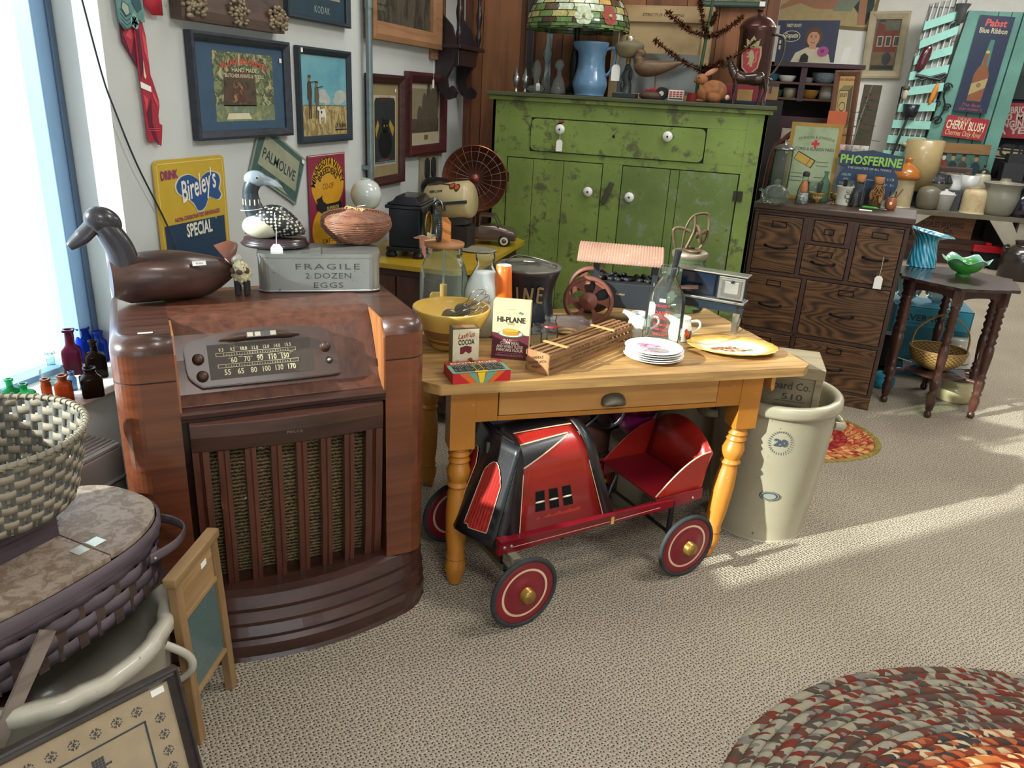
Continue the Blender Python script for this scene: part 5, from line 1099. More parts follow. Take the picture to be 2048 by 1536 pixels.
# pancake flour carton
def hip(b, w, h):
    CR2 = P('#dcc998', .6, var=.08, vs=25); MAR = P('#5c2430', .5, var=.05); b.rect(0,0, w, h, CR2,1); b.poly([(0,0),(w, 0),(w, h*.44),(w*.8, h*.45),(w*.5, h*.40),(w*.2, h*.45),(0, h*.47)], MAR, 2)
    b.text('HI-PLANE', w*.5, h*.655,.026, INK, 3, w=w*.76, bold=.03); b.text('BRAND', w*.5, h*.61,.010, P('#7a5030', .6),3, w=w*.2); b.rect(w*.38, h*.875, w*.62, h*.88, P('#8a7a50', .6),3); b.poly([(w*.66, h*.82),(w*.74, h*.85),(w*.82, h*.82),(w*.80, h*.80),(w*.72, h*.81)], P('#4a7a60', .6),3)
    b.disc(w*.5, h*.455, w*.34, P('#3c7a5c', .5),3, h*.065); b.disc(w*.5, h*.46, w*.31, P('#e8dfc4', .5),4, h*.055)
    for k in range(4): b.disc(w*.5, h*(.455+.020*k), w*.22, P('#8a5a20', .5),5+2*k, h*.035); b.disc(w*.5, h*(.460+.020*k), w*.215, P('#d09a3c', .5),6+2*k, h*.033)
    b.text('SELF RISING', w*.5, h*.335,.009, P('#d8a8a8', .6),14, w=w*.4); 
    for i, s_ in enumerate(('CORN MEAL', 'AND WHEAT FLOUR', 'PANCAKE FLOUR')): b.text(s_, w*.5, h*(.275-i*.062),.0145, P('#ecd8c8', .6),14, w=w*(.52,.72,.72)[i], bold=.03)
    b.rect(w*.16, h*.118, w*.84, h*.124, P('#a87880', .6),14); b.text('SUPERIOR FOOD PRODUCTS CO', w*.5, h*.065,.009, P('#c89a9a', .6),14, w=w*.76)
t = cbx('pancake_flour_carton', 'cream and maroon pancake flour carton with a stack of pancakes printed on it', 'carton', (-0.746,2.367,0.750), radians(10),.125,.052,.200, P('#cdbb8c', .7, var=.08), hip)
# dominoes
def dom(b, w, h):
    RD_ = P('#c01820', .45, var=.04); b.rect(0,0, w, h, RD_, 1)
    b.poly([(w*.10, h),(w*.30,0),(w*.40,0),(w*.26, h)], P('#d8661c', .5),2); b.poly([(w*.26, h),(w*.41,0),(w*.47,0),(w*.40, h)], P('#6a9a88', .5),2); b.poly([(w*.42, h),(w*.47,0),(w*.53,0),(w*.56, h)], P('#e8c820', .5),2); b.poly([(w*.58, h),(w*.53,0),(w*.60,0),(w*.76, h)], P('#6a9a88', .5),2); b.poly([(w*.76, h),(w*.61,0),(w*.70,0),(w*.90, h)], P('#d8661c', .5),2)
def domt(b, w, d):
    b.rect(0,0, w, d, P('#6a9a88', .5),1); b.rect(0, d*.72, w, d, P('#a82828', .5),2); b.poly([(w*.38,0),(w*.62,0),(w*.54, d),(w*.46, d)], P('#e0c030', .5),2); b.text('DOMINOES', w*.5, d*.76,.020, CRM, 3, w=w*.82, bold=.03)
    random.seed(1)
    for i in range(7):
        x0 = w*(.07+.125*i); b.rect(x0, d*.12, x0+w*.112, d*.66, INK, 3)
        for k in range(2):
            for (u, v) in random.sample([(.2,.2),(.8,.2),(.5,.5),(.2,.8),(.8,.8)],4): b.disc(x0+w*.112*u*.9+.001, d*(.16+.26*k)+d*.20*v, .0017, CRM, 4, n=8)
cbx('dominoes_box', 'flat red, orange and teal dominoes box at the front edge', 'box', (-0.773,2.073,0.750), radians(37),.188,.105,.034, P('#b02024', .5, var=.05), dom, domt)
# cheese crate
CW = WOOD('#8f6842', '#644426', 'x', 12,10,.6, bump=.2); p0, p1, pe = Vector((-0.523,2.276,0.750)), Vector((-0.327,2.756,0.750)), Vector((-0.611,2.313,0.750))
ca = atan2(p1[1]-p0[1], p1[0]-p0[0]); L = (p1-p0).length; D_ = .088; Hc = .070
t = thing('cheese_crate', 'long slatted wooden cheese crate with printed sides lying across the table', 'crate', (p0[0], p0[1], TZ), ca)
CE = WOOD('#b98558', '#94643c', 'z', 14,7,.6, ring=8, ra=.15)
for x in (0, L-.008): b = B(); b.box(x, x+.008,0, D_, 0, Hc, CE); b.build('end_board', t, bev=.001)
for y in (-.004, D_):
    for z in (0,.026,.052): b = B(); b.box(-.002, L+.002, y, y+.004, z, z+.016, CW); b.build('side_slat', t)
for i in range(4): b = B(); b.box(0, L, .003+i*.0235,.0145+i*.0235, Hc, Hc+.004, CW); b.build('top_slat', t)
for x in (L*.17, L*.72): b = B(); b.box(x, x+.012,-.006, D_+.004, Hc+.004, Hc+.008, WOOD('#cfa066', '#b38248', 'y', 12,8,.6)); b.build('top_batten', t)
b = B(); b.M = Mtr((0,-.0045,0)); b.text('CRATE OF CHEESE', L*.52,.056,.012, INK, 1, w=L*.52, gap=1.2); b.text('WITH IMPORTED COOKIES', L*.52,.030,.011, INK, 1, w=L*.58); b.build('side_lettering', t)
b = B(); b.M = Mtr((-.0005,0,0)) @ Mro(-pi/2,4, 'Z') @ Mtr((-D_, 0,0))
for i, s_ in enumerate(('HANDLE', 'DELIVER WITH', 'PRIDE')): b.text(s_, D_*.5+(1-i)*.002, Hc*(.68-.24*i),.013, INK, 1, w=D_*(.5,.82,.42)[i], rot=.28)
b.build('end_lettering', t)
# small bottles and lying jar behind the crate
pot('small_milk_bottle', 'small clear milk bottle with a red ring, behind the flour carton', 'bottle', at((-0.601,2.595,0.750)), sp([(0,0),(.028,0),(.031,.005),(.031,.05),(.024,.08),(.019,.092),(.022,.098),(.022,.108),(.019,.11)],3), CLG, parts=(('red_band', [(.0275,.070),(.0255,.076)], P('#b02838', .4)),), body='bottle_glass')
t = thing('lying_glass_jar', 'clear glass jar lying on its side behind the cheese crate', 'jar', at((-0.562,2.764,0.750), TZ+.036), radians(20)); b = B(); b.M = Mro(pi/2,4, 'Y'); b.lathe([(0,-.08),(.032,-.08),(.036,-.072),(.036,.04),(.028,.06),(.022,.066),(.022,.08)], GLASS('#dcd0cc', .10),28); b.build('jar_glass', t)
b = B(); b.ell((-.015,-.01,-.022),(.045,.024,.010), P('#c8b078', .8, var=.2, vs=60),14,8); b.build('straw_filling', t)
pot('round_glass_jar', 'clear bulbous glass jar left of the small milk bottle', 'jar', at((-0.634,2.554,0.750)), sp([(0,0),(.025,0),(.034,.02),(.036,.045),(.028,.065),(.020,.072),(.021,.082)],3), CLG)
# stack of souvenir plates
pc = Vector((-0.227,2.614,0.750)); PCH = P('#ece8e2', .25, coat=.5, var=.02); PINK = P('#c84a68', .35, coat=.3)
for k in range(5):
    z = TZ + .0075*k; r = (.104,.102,.098,.101,.099)[k]; t = thing('souvenir_plate', ('bottom', 'second lowest', 'middle', 'second highest', 'topmost')[k] + ' white souvenir plate in the pile' + (' with pink picture and lace rim' if k == 4 else ''), 'plate', (pc[0]+.004*(k % 2), pc[1]-.003*k, z+(.003 if k > 2 else 0)), group='pile of souvenir plates')
    b = B(); b.lathe([(0,.0),(r*.55,.0),(r*.62,.001),(r, .013),(r+.001,.0145),(r*.97,.015),(r*.62,.004),(0,.0035)], PCH, 72, fn=(lambda a, q, z_: q*(1+(.022*abs(sin(a*18)) if q > .09 else 0))) if k == 4 else None); b.build('plate_body', t)
    if k == 4:
        b = B()
        for j in range(32): a = 2*pi*j/32; b.loft([[(rr_*cos(a), rr_*sin(a), zz),(rr_*cos(a+.11), rr_*sin(a+.11), zz)] for rr_, zz in ((.070,.0062),(.082,.0102))], PINK, False, False)
        b.build('rim_pattern', t)
        b = B(); b.lathe([(0,.0042),(.045,.0044)], ART('#e4e0e4', '#a8b8d8', '#d8a0b8', '#8a7060', '#f0ece8', scale=28),30, sx=1.1); b.poly([], PINK) if 0 else None
        for i in range(9): a = .8+i*.32; b.ell((-.02+.028*cos(a),.022+.016*sin(a),.006),(.018,.006,.0015), PINK if i % 2 else P('#e48ca4', .4),10,5)
        b.lathe([(0,.0052),(.022,.0054)], ART('#6a5040', '#8a8a90', '#b09878', scale=60),20,(.018,-.012,0), sx=1.7); b.build('picture_decal', t, label='pink and blue souvenir picture')
# oval platter
t = thing('oval_china_platter', 'oval yellow-edged china platter painted with fruit at the right table end', 'platter', at((0.037,2.827,0.750)), radians(17)); a_, c_ = .168,.118
PG_ = NT('platter_glaze'); g_ = PG_.bsdf(.22, coat=.6); mp = PG_.coords((1/a_, 1/c_, 0)); gr = PG_.n('TexGradient', _gradient_type='SPHERICAL'); PG_.l(mp, 0, gr, 'Vector'); rp = PG_.ramp([(.0, '#d29a3c'),(.17, '#e0b35c'),(.34, '#e9e4c8'),(1, '#eceae0')]); PG_.l(gr, 'Fac', rp, 'Fac'); PG_.l(rp, 'Color', g_, 'Base Color')
b = B(); b.lathe([(0,0),(.09,0),(.10,.003),(.163,.020),(.168,.022),(.164,.024),(.115,.011),(.10,.005),(0,.0045)], PG_.m, 84, sy=c_/a_, fn=lambda a, r, z: r*(1+(.012*cos(a*20) if r > .16 else 0))); b.build('platter_body', t)
b = B(); random.seed(11)
for i in range(70):
    u, v = random.uniform(-1,1), random.uniform(-1,1); x, y = u*.070, v*.024*(1.2-abs(u)); b.lathe([(0,.0052+i*.00002),(random.uniform(.004,.012),.0052+i*.00002)], P(random.choice(('#7a1c28', '#c87a28', '#5c7a34', '#8c2c30', '#d8a050', '#8aa068', '#a8442c')),.4),8,(x, y, 0), sy=.55)
b.build('fruit_decal', t, label='painted fruit and leaves')
# big clear milk bottle with a black rod
t = thing('big_printed_milk_bottle', 'large empty clear milk bottle with red printing, behind the souvenir plates', 'bottle', at((-0.219,2.782,0.750)))
b = B(); b.lathe(sp([(0,0),(.062,0),(.070,.006),(.070,.15),(.064,.19),(.040,.232),(.028,.252),(.027,.266),(.033,.270),(.033,.292),(.029,.296),(.025,.29)],3), CLG, 40); b.build('bottle_glass', t)
b = B(); f_ = cyl_fn(.0705)
for i, (s_, z, hh, ww) in enumerate((('GRADE A', .16,.012,.05),('DAIRY', .132,.018,.055),('fresh milk', .114,.010,.05),('PASTEURIZED', .092,.011,.055),('ONE HALF', .074,.011,.05),('GALLON', .056,.012,.055))): b.text(s_, 0, z, hh, RDX, 2, w=ww, bold=.03, fn=f_)
o = b.build('red_print', t); o.rotation_euler = (0,0, radians(-2)); b = B(); b.M = Mro(radians(-6),4, 'Z'); b.add([f_(x, z, 2) for x, z in ((-.01,.178),(.012,.178),(.012,.190),(-.01,.190))],[(0,1,2,3)], WHT); b.build('price_sticker', t)
# creamers with roosters
for i, (p, lab, rz_, sc) in enumerate((((-0.315,2.858,0.750), 'white china rooster creamer left of the big printed bottle', radians(14),1.0),((-0.161,2.878,0.750), 'white china rooster creamer with its handle right of the big printed bottle', radians(14),1.0))):
    t = pot('rooster_creamer', lab, 'creamer', at(p), sp([(0,0),(.030,0),(.034,.01),(.037,.03),(.032,.055),(.028,.065),(.030,.075),(.027,.074)],3), P('#dfe4dc', .25, coat=.6, var=.02), handle=(.025,.062,.030,.0045,.030), spout=(.074,.028,.026,.010), rz=rz_, group='pair of rooster creamers')
    t.scale = (1.2,)*3; b = B(); cf = cyl_fn(.0375); RC = P('#a83a1c', .4)
    for u, v, rx, rz2, m in ((0,.028,.012,.013, P('#b8501c', .4)),(.006,.020,.010,.009, INK),(-.006,.040,.006,.007, RC),(.012,.030,.008,.010, P('#2c4a40', .4))):
        b.add([cf(u+.018+rx*cos(q)*.9, v+rz2*sin(q),3) for q in [2*pi*k/14 for k in range(14)]],[tuple(range(14))], m)
    b.build('rooster_decal', t)
# dark waisted tin can with lettering
t = thing('dark_painted_tin', 'dark blue-black waisted tin with wide metal lid and rough gold lettering', 'tin', at((-0.748,2.789,0.750))); t.scale = (1.05,1.05,1.08)
DK = P('#161c28', .35, coat=.3, var=.1)
b = B(); b.lathe(sp([(0,0),(.105,0),(.108,.01),(.100,.07),(.094,.11),(.10,.155),(.116,.20),(.118,.215)],4), DK, 48); b.build('can_body', t)
b = B(); LM = WORN('#6a665e', '#3c3a38', '#8c8270', .4,8,.45,60, metal=.6); b.lathe([(.120,.212),(.124,.216),(.122,.222),(.112,.220),(.10,.216),(0,.222)], LM, 48); b.tube(bez([(-.09,.02,.222),(-.06,.05,.240),(0,.065,.236),(.07,.04,.230),(.085,0,.223)]),.006, LM, 8, flat=.5); ld = b.build('lid', t, label='grey metal lid'); tag_part(ld, .0,-.02,.238,1.3,.03,0, radians(80))
b = B(); GD = P('#8c744c', .6, var=.15); 
def canf(x, z, lay): r = .098+.02*max(0,(z-.11)/.1); return (r*sin(x/r)*1.012,-r*cos(x/r)*1.012, z)
def cstk(a, c, w=.008):
    d = Vector((c[0]-a[0], c[1]-a[1])); d.normalize(); nx, nz = -d[1]*w/2, d[0]*w/2
    b.add([canf(a[0]+nx, a[1]+nz, 1), canf(a[0]-nx, a[1]-nz, 1), canf(c[0]-nx, c[1]-nz, 1), canf(c[0]+nx, c[1]+nz, 1)],[(0,1,2,3)], GD)
for a, c in (((-.085,.17),(-.078,.11)),((-.078,.11),(-.065,.165)),((-.065,.165),(-.055,.11)),((-.055,.11),(-.048,.17)),((-.025,.165),(-.022,.115)),((.0,.11),(.004,.165)),((.004,.165),(.024,.108)),((.024,.108),(.030,.165)),((.048,.11),(.052,.165)),((.052,.165),(.072,.160)),((.050,.14),(.068,.137)),((.048,.112),(.070,.108))): cstk(a, c)
o = b.build('gold_lettering', t); o.rotation_euler = (0,0, radians(10))
# toy wagon with a corrugated canopy
p0 = Vector((-0.523,2.879,0.750))
t = thing('toy_coal_wagon', 'black toy wagon with rusty spoked wheels and corrugated canopy', 'toy wagon', (p0[0], p0[1], TZ), radians(8))
BK2 = WORN('#262a30', '#1a1a1c', '#4c463e', .35,9,.5,70); RU = WORN('#7c4a3c', '#5a3428', '#94766a', .35,10,.55,60)
b = B(); b.box(.0,.30,.05,.20,.075,.175, BK2); b.box(.012,.288,.062,.188,.17,.178, P('#101010', .9)); b.build('body', t, bev=.003)
b = B(); random.seed(4)
for i in range(60): b.ell((random.uniform(.03,.27), random.uniform(.07,.18),.184),(.012,.010,.009), P('#1c1c1e', .6),6,4)
o = b.build('coal_load', t); o['kind'] = 'stuff'
for x in (.008,.235):
    for y in (.055,.195): b = B(); b.box(x, x+.022, y-.004, y+.004,.16,.262, BK2); b.build('post', t)
b = B(); rings = []
for i in range(93):
    x = -.055+.325*i/92; o_ = .0022*sin(i*pi/1.5); rings.append([(x-(.03 if i < 3 else 0)*0,.005+.005*k*5 if 0 else (.0+.25*k/10),.258+.052*sin(pi*k/10)**.7+o_) for k in range(11)])
b.loft(rings, WORN('#a8806c', '#7a5a4c', '#d8c8b0', .3,12,.6,70), False, False); b.build('corrugated_canopy', t, solid=.0015)
b = B(); b.tube([(.30,.12,.15),(.36,.12,.165),(.42,.12,.17)],.009, P('#5c3a28', .6),8, flat=.4); b.build('tongue', t)
def spokewheel(x, y, r, par, th=.016):
    b = B(); b.M = Mtr((x, y, r)) @ Mro(pi/2,4, 'X'); b.tube([((r-.007)*cos(q),(r-.007)*sin(q),0) for q in [2*pi*i/40 for i in range(40)]],.007, RU, 8, True, flat=1.5)
    ns = 6; rr0, rr1 = r*.30, r*.88
    for k in range(ns):
        a0 = 2*pi*k/ns; o_ = []
        for j in range(7): q = j/6; w = .10+.16*q*q+.10*(1-q)**2*0; rad = rr0+(rr1-rr0)*q; o_.append((rad, w*(.55+.9*abs(q-.45))+.07))
        poly_ = [(rad*cos(a0-w), rad*sin(a0-w)) for rad, w in o_] + [(rad*cos(a0+w), rad*sin(a0+w)) for rad, w in o_[::-1]]; b.prism(poly_, -.003,.003, RU, 'xy')
    b.lathe([(r*.90,-.003),(r*.84,-.003),(r*.84,.003),(r*.90,.003)], RU, 40); b.lathe([(r*.36,-.003),(r*.36,.004),(r*.30,.005),(r*.28,.008),(r*.1,.009),(r*.08,.014),(0,.015)], RU, 30); return b.build('wheel', par)
spokewheel(.0,.03,.098, t); spokewheel(.0,.22,.098, t); spokewheel(.275,.035,.035, t); spokewheel(.275,.215,.035, t); b = B(); b.cyl((0,.03,.098),(0,.22,.098),.006, BK2); b.cyl((.275,.035,.035),(.275,.215,.035),.005, BK2); b.build('axle', t)
b = B(); b.M = Mtr((0,.0492,0)); b.text('Kenton', .12,.128,.014, P('#b9a080', .6),1, w=.035, shear=.3); b.build('lettering', t); tag_part(t, .245,.042,.115,1.35,.075)
# second churn: jar with iron crank frame
t = thing('crank_glass_churn', 'round glass churn with rusty iron crank frame beside the toy stove', 'butter churn', at((-0.189,3.360,0.750)), radians(20)); t.scale = (1.12,1.12,1.2)
b = B(); b.lathe([(0,.003),(.074,.003),(.078,.01),(.078,.135),(.066,.162),(.060,.168),(.060,.176),(.064,.180),(.060,.184),(.064,.188),(.060,.195)], GLASS('#d0e0c8', .10),36); b.build('jar', t)
RI = WORN('#6c5a44', '#4c3c30', '#9a8a70', .35,14,.5,80, metal=.5); b = B(); b.lathe([(.066,.190),(.068,.196),(.068,.208),(.060,.213),(0,.215)], P('#8f8672', .45,.6, var=.2),32); b.build('lid', t)
b = B(); b.tube([(.030*cos(q),.045*sin(q)-.02,.220) for q in [2*pi*i/24 for i in range(24)]],.005, RI, 6, True)
b.tube(bez([(-.035,0,.22),(-.03,0,.29),(-.005,0,.335),(.04,0,.345),(.055,0,.325),(.055,0,.26),(.03,0,.22)]),.0058, RI, 8, flat=.7); b.tube(bez([(-.02,0,.22),(.0,0,.27),(.005,0,.30),(0,0,.335)]),.006, RI, 8); b.build('crank_frame', t)
b = B(); b.M = Mtr((.018,-.012,.275)) @ Mro(radians(70),4, 'Y'); b.lathe([(.034,-.004),(.034,.004),(.026,.004),(.026,-.004),(.034,-.004)], RI, 28); b.box(-.03,.03,-.004,.004,-.002,.002, RI); b.box(-.004,.004,-.03,.03,-.002,.002, RI); b.lathe([(.008,-.01),(.008,.03),(0,.03)], RI, 12); b.build('gear', t)
b = B(); b.tube(bez([(-.01,0,.28),(-.05,0,.292),(-.075,0,.285),(-.07,0,.25),(-.06,0,.22)]),.006, RI, 8); b.build('crank_handle', t)
# black spatula handle in the bottle
p = Vector((-0.219,2.782,0.750)); b = B(); b.tube([(p[0]+.0, p[1]+.0, TZ+.20),(p[0]+.012, p[1]+.0, TZ+.262),(p[0]+.022, p[1], TZ+.355)],[.008,.0095,.013], P('#1c1e22', .35, coat=.3),12); solo(b, 'black_rod_handle', 'thick black handle sticking up out of the big printed bottle', 'handle rod')
# toy kitchen stove
p0 = Vector((0.026,3.056,0.750))
t = thing('toy_kitchen_stove', 'black and nickel toy kitchen stove on legs at the back corner of the table', 'toy stove', (p0[0], p0[1], TZ), radians(-12))
NK = WORN('#b4b2aa', '#8a8880', '#6a665e', .25,9,.25,60, metal=.85); EN = WORN('#1a2632', '#0c1218', '#3c444c', .3,8,.3,70, coat=.3)
b = B(); b.box(-.235,.03,0,.065,.105,.125, EN); b.box(-.23,.025,.01,.06,.125,.228, EN); b.box(-.242,.034,-.012,.068,.120,.130, NK); b.box(-.242,.034,-.006,.064,.226,.232, NK); b.build('body', t, bev=.002)
b = B(); b.box(-.242,.034,-.006,.0,.085,.108, EN); b.build('skirt', t)
b = B(); b.box(-.075,.025,-.004,.008,.135,.222, NK); b.box(-.062,.014,-.007,-.003,.146,.214, P('#8c8c86', .3,.8)); b.box(-.050,.004,-.009,-.006,.158,.205, P('#c8c6bc', .25,.8)); b.build('oven_door', t, bev=.002)
b = B(); b.M = Mtr((-.022,-.009,.207)) @ Mro(pi/2,4, 'X'); b.lathe([(0,.008),(.006,.007),(.007,.003),(.003,0)], INK, 14); b.build('door_knob', t)
b = B(); b.box(-.225,-.09,-.002,.011,.14,.222, P('#14243a', .12,.3, coat=.8)); b.build('front_panel', t, bev=.002)
for x, y in ((.01,.005),(-.22,.005),(.01,.055),(-.22,.055)): b = B(); b.prism([(x-.012,0),(x+.004,0),(x+.014,.09),(x-.014,.09)], y-.006, y+.006, NK); b.build('leg', t, bev=.001)
b = B(); b.tube(bez([(.03,.0,.08),(.045,0,.05),(.038,0,.02),(.02,.0,.008)]),.0012, INK, 5); b.build('wire', t)

# ================================================================== yellow-topped cabinet in the corner (top at z .80)
YZ = .8005
cy = thing('yellow_topped_cabinet', 'low dark wood cabinet with mustard yellow top in the corner by the green cupboard', 'cabinet', (-1.84,3.33,0))
b = B(); b.prism([(0,0),(.58,0),(.66,.08),(.66,.96),(.60,1.03),(0,1.03)],.778,.80, P('#b59320', .4, coat=.3, var=.08), 'xy'); b.build('cabinet_top', cy, bev=.003)
b = B(); b.box(.01,.60,.03,1.0,.06,.778, WOOD('#4a2c20', '#2e1a14', 'x', 8,10,.5)); b.build('case', cy); b = B()
for x in (.03,.29): b2 = B(); b2.box(x, x+.25,.018,.032,.12,.74, WOOD('#553426', '#352018', 'z', 8,10,.45)); b2.build('door', cy, bev=.003)
for x, y in ((.04,.06),(.56,.06),(.04,.96),(.56,.96)): b = B(); b.cyl((x, y, 0),(x, y, .06),.02, WDK); b.build('foot', cy)
def ya(p, dx=0, dy=0): return (p[0]+dx, p[1]+dy, YZ)
# black mantel clock, dial to the right
BC = P('#10161e', .3, coat=.5, var=.1)
t = thing('black_mantel_clock', 'black wooden mantel clock with claw feet beside the white globe', 'clock', (-1.595,3.62, YZ), radians(98)); t.scale = (.90,1.25,.98)
b = B(); b.box(-.16,.16,-.07,.07,.035,.055, BC); b.box(-.145,.145,-.062,.062,.055,.245, BC); b.box(-.16,.16,-.075,.075,.245,.262, BC); b.box(-.15,.15,-.068,.068,.262,.272, BC); b.loft([[(-.13,-.055,.272),(.13,-.055,.272),(.13,.055,.272),(-.13,.055,.272)],[(-.11,-.04,.30),(.11,-.04,.30),(.11,.04,.30),(-.11,.04,.30)]], BC, True, True, False); b.build('case', t, bev=.004)
b = B(); b.M = Mtr((0,-.066,.150)) @ Mro(pi/2,4, 'X'); BR2 = P('#8c7038', .35,.7); b.lathe([(.072,0),(.074,.006),(.066,.010),(.064,.004)], BR2,40); b.lathe([(0,.002),(.064,.002)], P('#3c3424', .4),40); b.lathe([(.036,.003),(.032,.004),(.0,.004)], BR2,30)
for i in range(12): a = pi/6*i; b.box(.048*cos(a)-.003,.048*cos(a)+.003,.048*sin(a)-.006,.048*sin(a)+.006,.002,.004, BR2)
b.build('dial', t, label='brass clock dial'); b = B(); b.M = Mtr((0,-.071,.150)); b.line([(0,0),(.02,.03)],.003, INK, 1); b.line([(0,0),(-.045,.01)],.0025, INK, 1); b.build('hands', t)
for x in (-.115,.115): b = B(); b.lathe([(.012,.055),(.014,.07),(.010,.075),(.010,.22),(.014,.228),(.012,.245)], BC, 14,(x, -.066,0)); b.build('column', t)
for x in (-.13,.13):
    for y in (-.055,.055): b = B(); b.lathe(sp([(.0,0),(.018,.0),(.024,.012),(.014,.035)],3), P('#1c1e20', .5,.4),12,(x, y, 0)); b.ell((x*1.08, y*1.1,.012),(.014,.014,.012), BC, 8,6); b.build('claw_foot', t)
# white globe on a stand
q = (-1.662,3.261,0.800); hz_ = 0.313
t = thing('white_glass_globe', 'round white opal glass globe shade on a dark stand, left of the clock', 'lamp', (q[0]*1.043, q[1]*1.043, YZ)); hz_ = (1.6-YZ)-(1.6-YZ-hz_)*1.043; b = B(); b.lathe([(0,0),(.06,0),(.062,.008),(.03,.018),(.012,.03),(.010, hz_-.10),(.03, hz_-.085),(.032, hz_-.07),(0, hz_-.07)], P('#2e2c2a', .45,.4),28); b.build('stand', t)
b = B(); b.lathe(sp([(.028,-.076),(.032,-.068),(.058,-.048),(.074,0),(.060,.046),(.036,.066),(.024,.070),(.024,.076)],4), P('#cfd8d2', .15, coat=.7, var=.02),40,(0,0, hz_+.012)); b.build('globe', t)
# bottle rack with wooden plugs standing on its own post
q = (-1.720,3.105,1.026); t = thing('plug_rack_stand', 'grey metal rack of small brown wooden knobs behind the wicker basket', 'rack', (q[0], q[1],0)); PGm = P('#7c7a72', .5,.4, var=.1); b = B(); b.cyl((0,0,0),(0,0, q[2]-.02),.012, PGm); b.lathe([(0,0),(.10,0),(.10,.01),(.02,.02)], PGm, 24); b.build('post', t)
b = B(); b.M = Mtr((0,0, q[2])); b.box(-.04,.05,-.09,.09,-.025,-.005, PGm); b.tube([(.05,-.07+.018*cos(a),-.03+.018*sin(a)) for a in [2*pi*i/16 for i in range(16)]],.004, PGm, 6, True); b.build('rack_plate', t)
for i in range(3):
    for j in range(6): b = B(); b.M = Mtr((-.028+.03*i, -.075+.03*j, q[2]-.004)); b.lathe(sp([(.006,0),(.006,.016),(.010,.022),(.011,.034),(.006,.044),(0,.045)],2), P('#6e5c48', .6, var=.15),10); b.build('wooden_knob', t)
# seltzer bottle, phone, cooler, heater, truck, vase, plate
t = thing('seltzer_siphon_bottle', 'smoky glass soda siphon bottle with chrome spout between clock and cooler', 'siphon', ya((-1.530,3.763,0.800))); t.scale = (.98,.98,.98)
b = B(); b.lathe(sp([(0,0),(.045,0),(.05,.01),(.05,.15),(.042,.19),(.018,.215),(.015,.225)],3), GLASS('#8a9694', .2),28); b.build('bottle_glass', t); b = B(); b.lathe([(.015,.222),(.017,.225),(.017,.25),(.010,.255),(.010,.275),(0,.278)], CH, 18); b.tube(bez([(0,0,.262),(.03,0,.262),(.045,0,.24),(.048,0,.215)]),.0055, CH, 8); b.build('siphon_head', t)
b = B(); b.M = Mro(-.6,4, 'Z'); b.add([cyl_fn(.0505)(x, z, 1) for x, z in ((-.012,.05),(.02,.05),(.02,.11),(-.012,.11))],[(0,1,2,3)], P('#8c2c48', .5)); b.build('red_label', t)
t = thing('dark_iron_coffee_mill', 'round dark cast iron drum behind the clock and cooler', 'mill', (-1.62,4.02, YZ)); b = B(); b.lathe(sp([(0,0),(.08,0),(.07,.05),(.06,.2),(.085,.25),(.09,.30),(.06,.335),(0,.345)],3), P('#1e2226', .4,.5, var=.15),30); b.build('drum', t); b = B(); b.lathe([(.008,.30),(.008,.31),(0,.31)], CH, 8,(.06,-.06,0)); b.build('knob', t)
p = (-1.504,3.930,1.038)
t = thing('barrel_picnic_cooler', 'cream barrel shaped root beer cooler lying upside down by the fan heater', 'cooler', p); t.rotation_euler = (Mro(radians(-2),3, 'Z') @ Mro(radians(-9),3, 'Y') @ Mro(radians(0),3, 'X')).to_euler()
CRX = P('#b9aa80', .4, coat=.3, var=.06); BRX = P('#4a2418', .4, coat=.3); R_ = .098
b = B(); b.M = Mro(pi/2,4, 'Y'); b.lathe([(0,-.125),(.085,-.125),(R_, -.11),(R_, .11),(.085,.125),(0,.128)], CRX, 48); b.build('drum', t)
b = B()
def cool(x, s_, o_=.001): a = s_; return (x, -(R_+o_)*cos(a),(R_+o_)*sin(a))
def cpatch(pts, m, o_=.001):
    tri = geometry.tessellate_polygon([[Vector((p_[0], p_[1],0)) for p_ in pts]]); b.add([cool(x, s_, o_) for x, s_ in pts],[tuple(k) for k in tri], m)
for i in range(12): cpatch([(-.11+.02*i*.0,1.15+.05*i),(-.11,1.2+.05*i),(-.04+.012*i, 1.2+.05*i),(-.04+.012*i, 1.15+.05*i)], BRX, .0012)
for k in range(10): u0, u1 = k/10,(k+1)/10; cpatch([(-.03+.10*u0,1.15-.55*u0*u0),(-.03+.10*u1,1.15-.55*u1*u1),(-.02+.10*u1,1.22-.55*u1*u1),(-.02+.10*u0,1.22-.55*u0*u0)], BRX, .0013)
for cx, s_ in ((.045,.95),(.075,.80)): cpatch([(cx+.017*cos(q_), s_+.26*sin(q_)) for q_ in [2*pi*i/16 for i in range(16)]], BRX, .002); cpatch([(cx+.012*cos(q_), s_+.16*sin(q_)) for q_ in [2*pi*i/16 for i in range(16)]], P('#b5562a', .4),.003)
b.text('ROOT BEER', -.045,.80,.020, INK, 2, w=.075, rot=pi, bold=.03, fn=lambda x, z, lay: cool(x, .72+(z-.80)/R_, .0018)); b.build('printed_art', t, label='brown bottle artwork and inverted root beer lettering')
b = B(); b.box(-.128,.128,-R_-.004,-R_+.015,-.012,.004, P('#4c5450', .4,.5)); b.box(-.01,.01,-R_-.009,-R_, -.04,.0, P('#6a6a5c', .35,.7)); b.build('latch_band', t); b = B(); b.box(-.09,.09,-.05,.05,-R_-.028,-R_+.02, P('#3c3c38', .6)); b.build('stand_foot', t)
b = B(); b.box(p[0]-.10, p[0]+.12, p[1]-.06, p[1]+.07, YZ, p[2]-R_-.024, P('#2c2420', .7)); solo(b, 'dark_wooden_block', 'dark low wooden block under the barrel cooler', 'block')
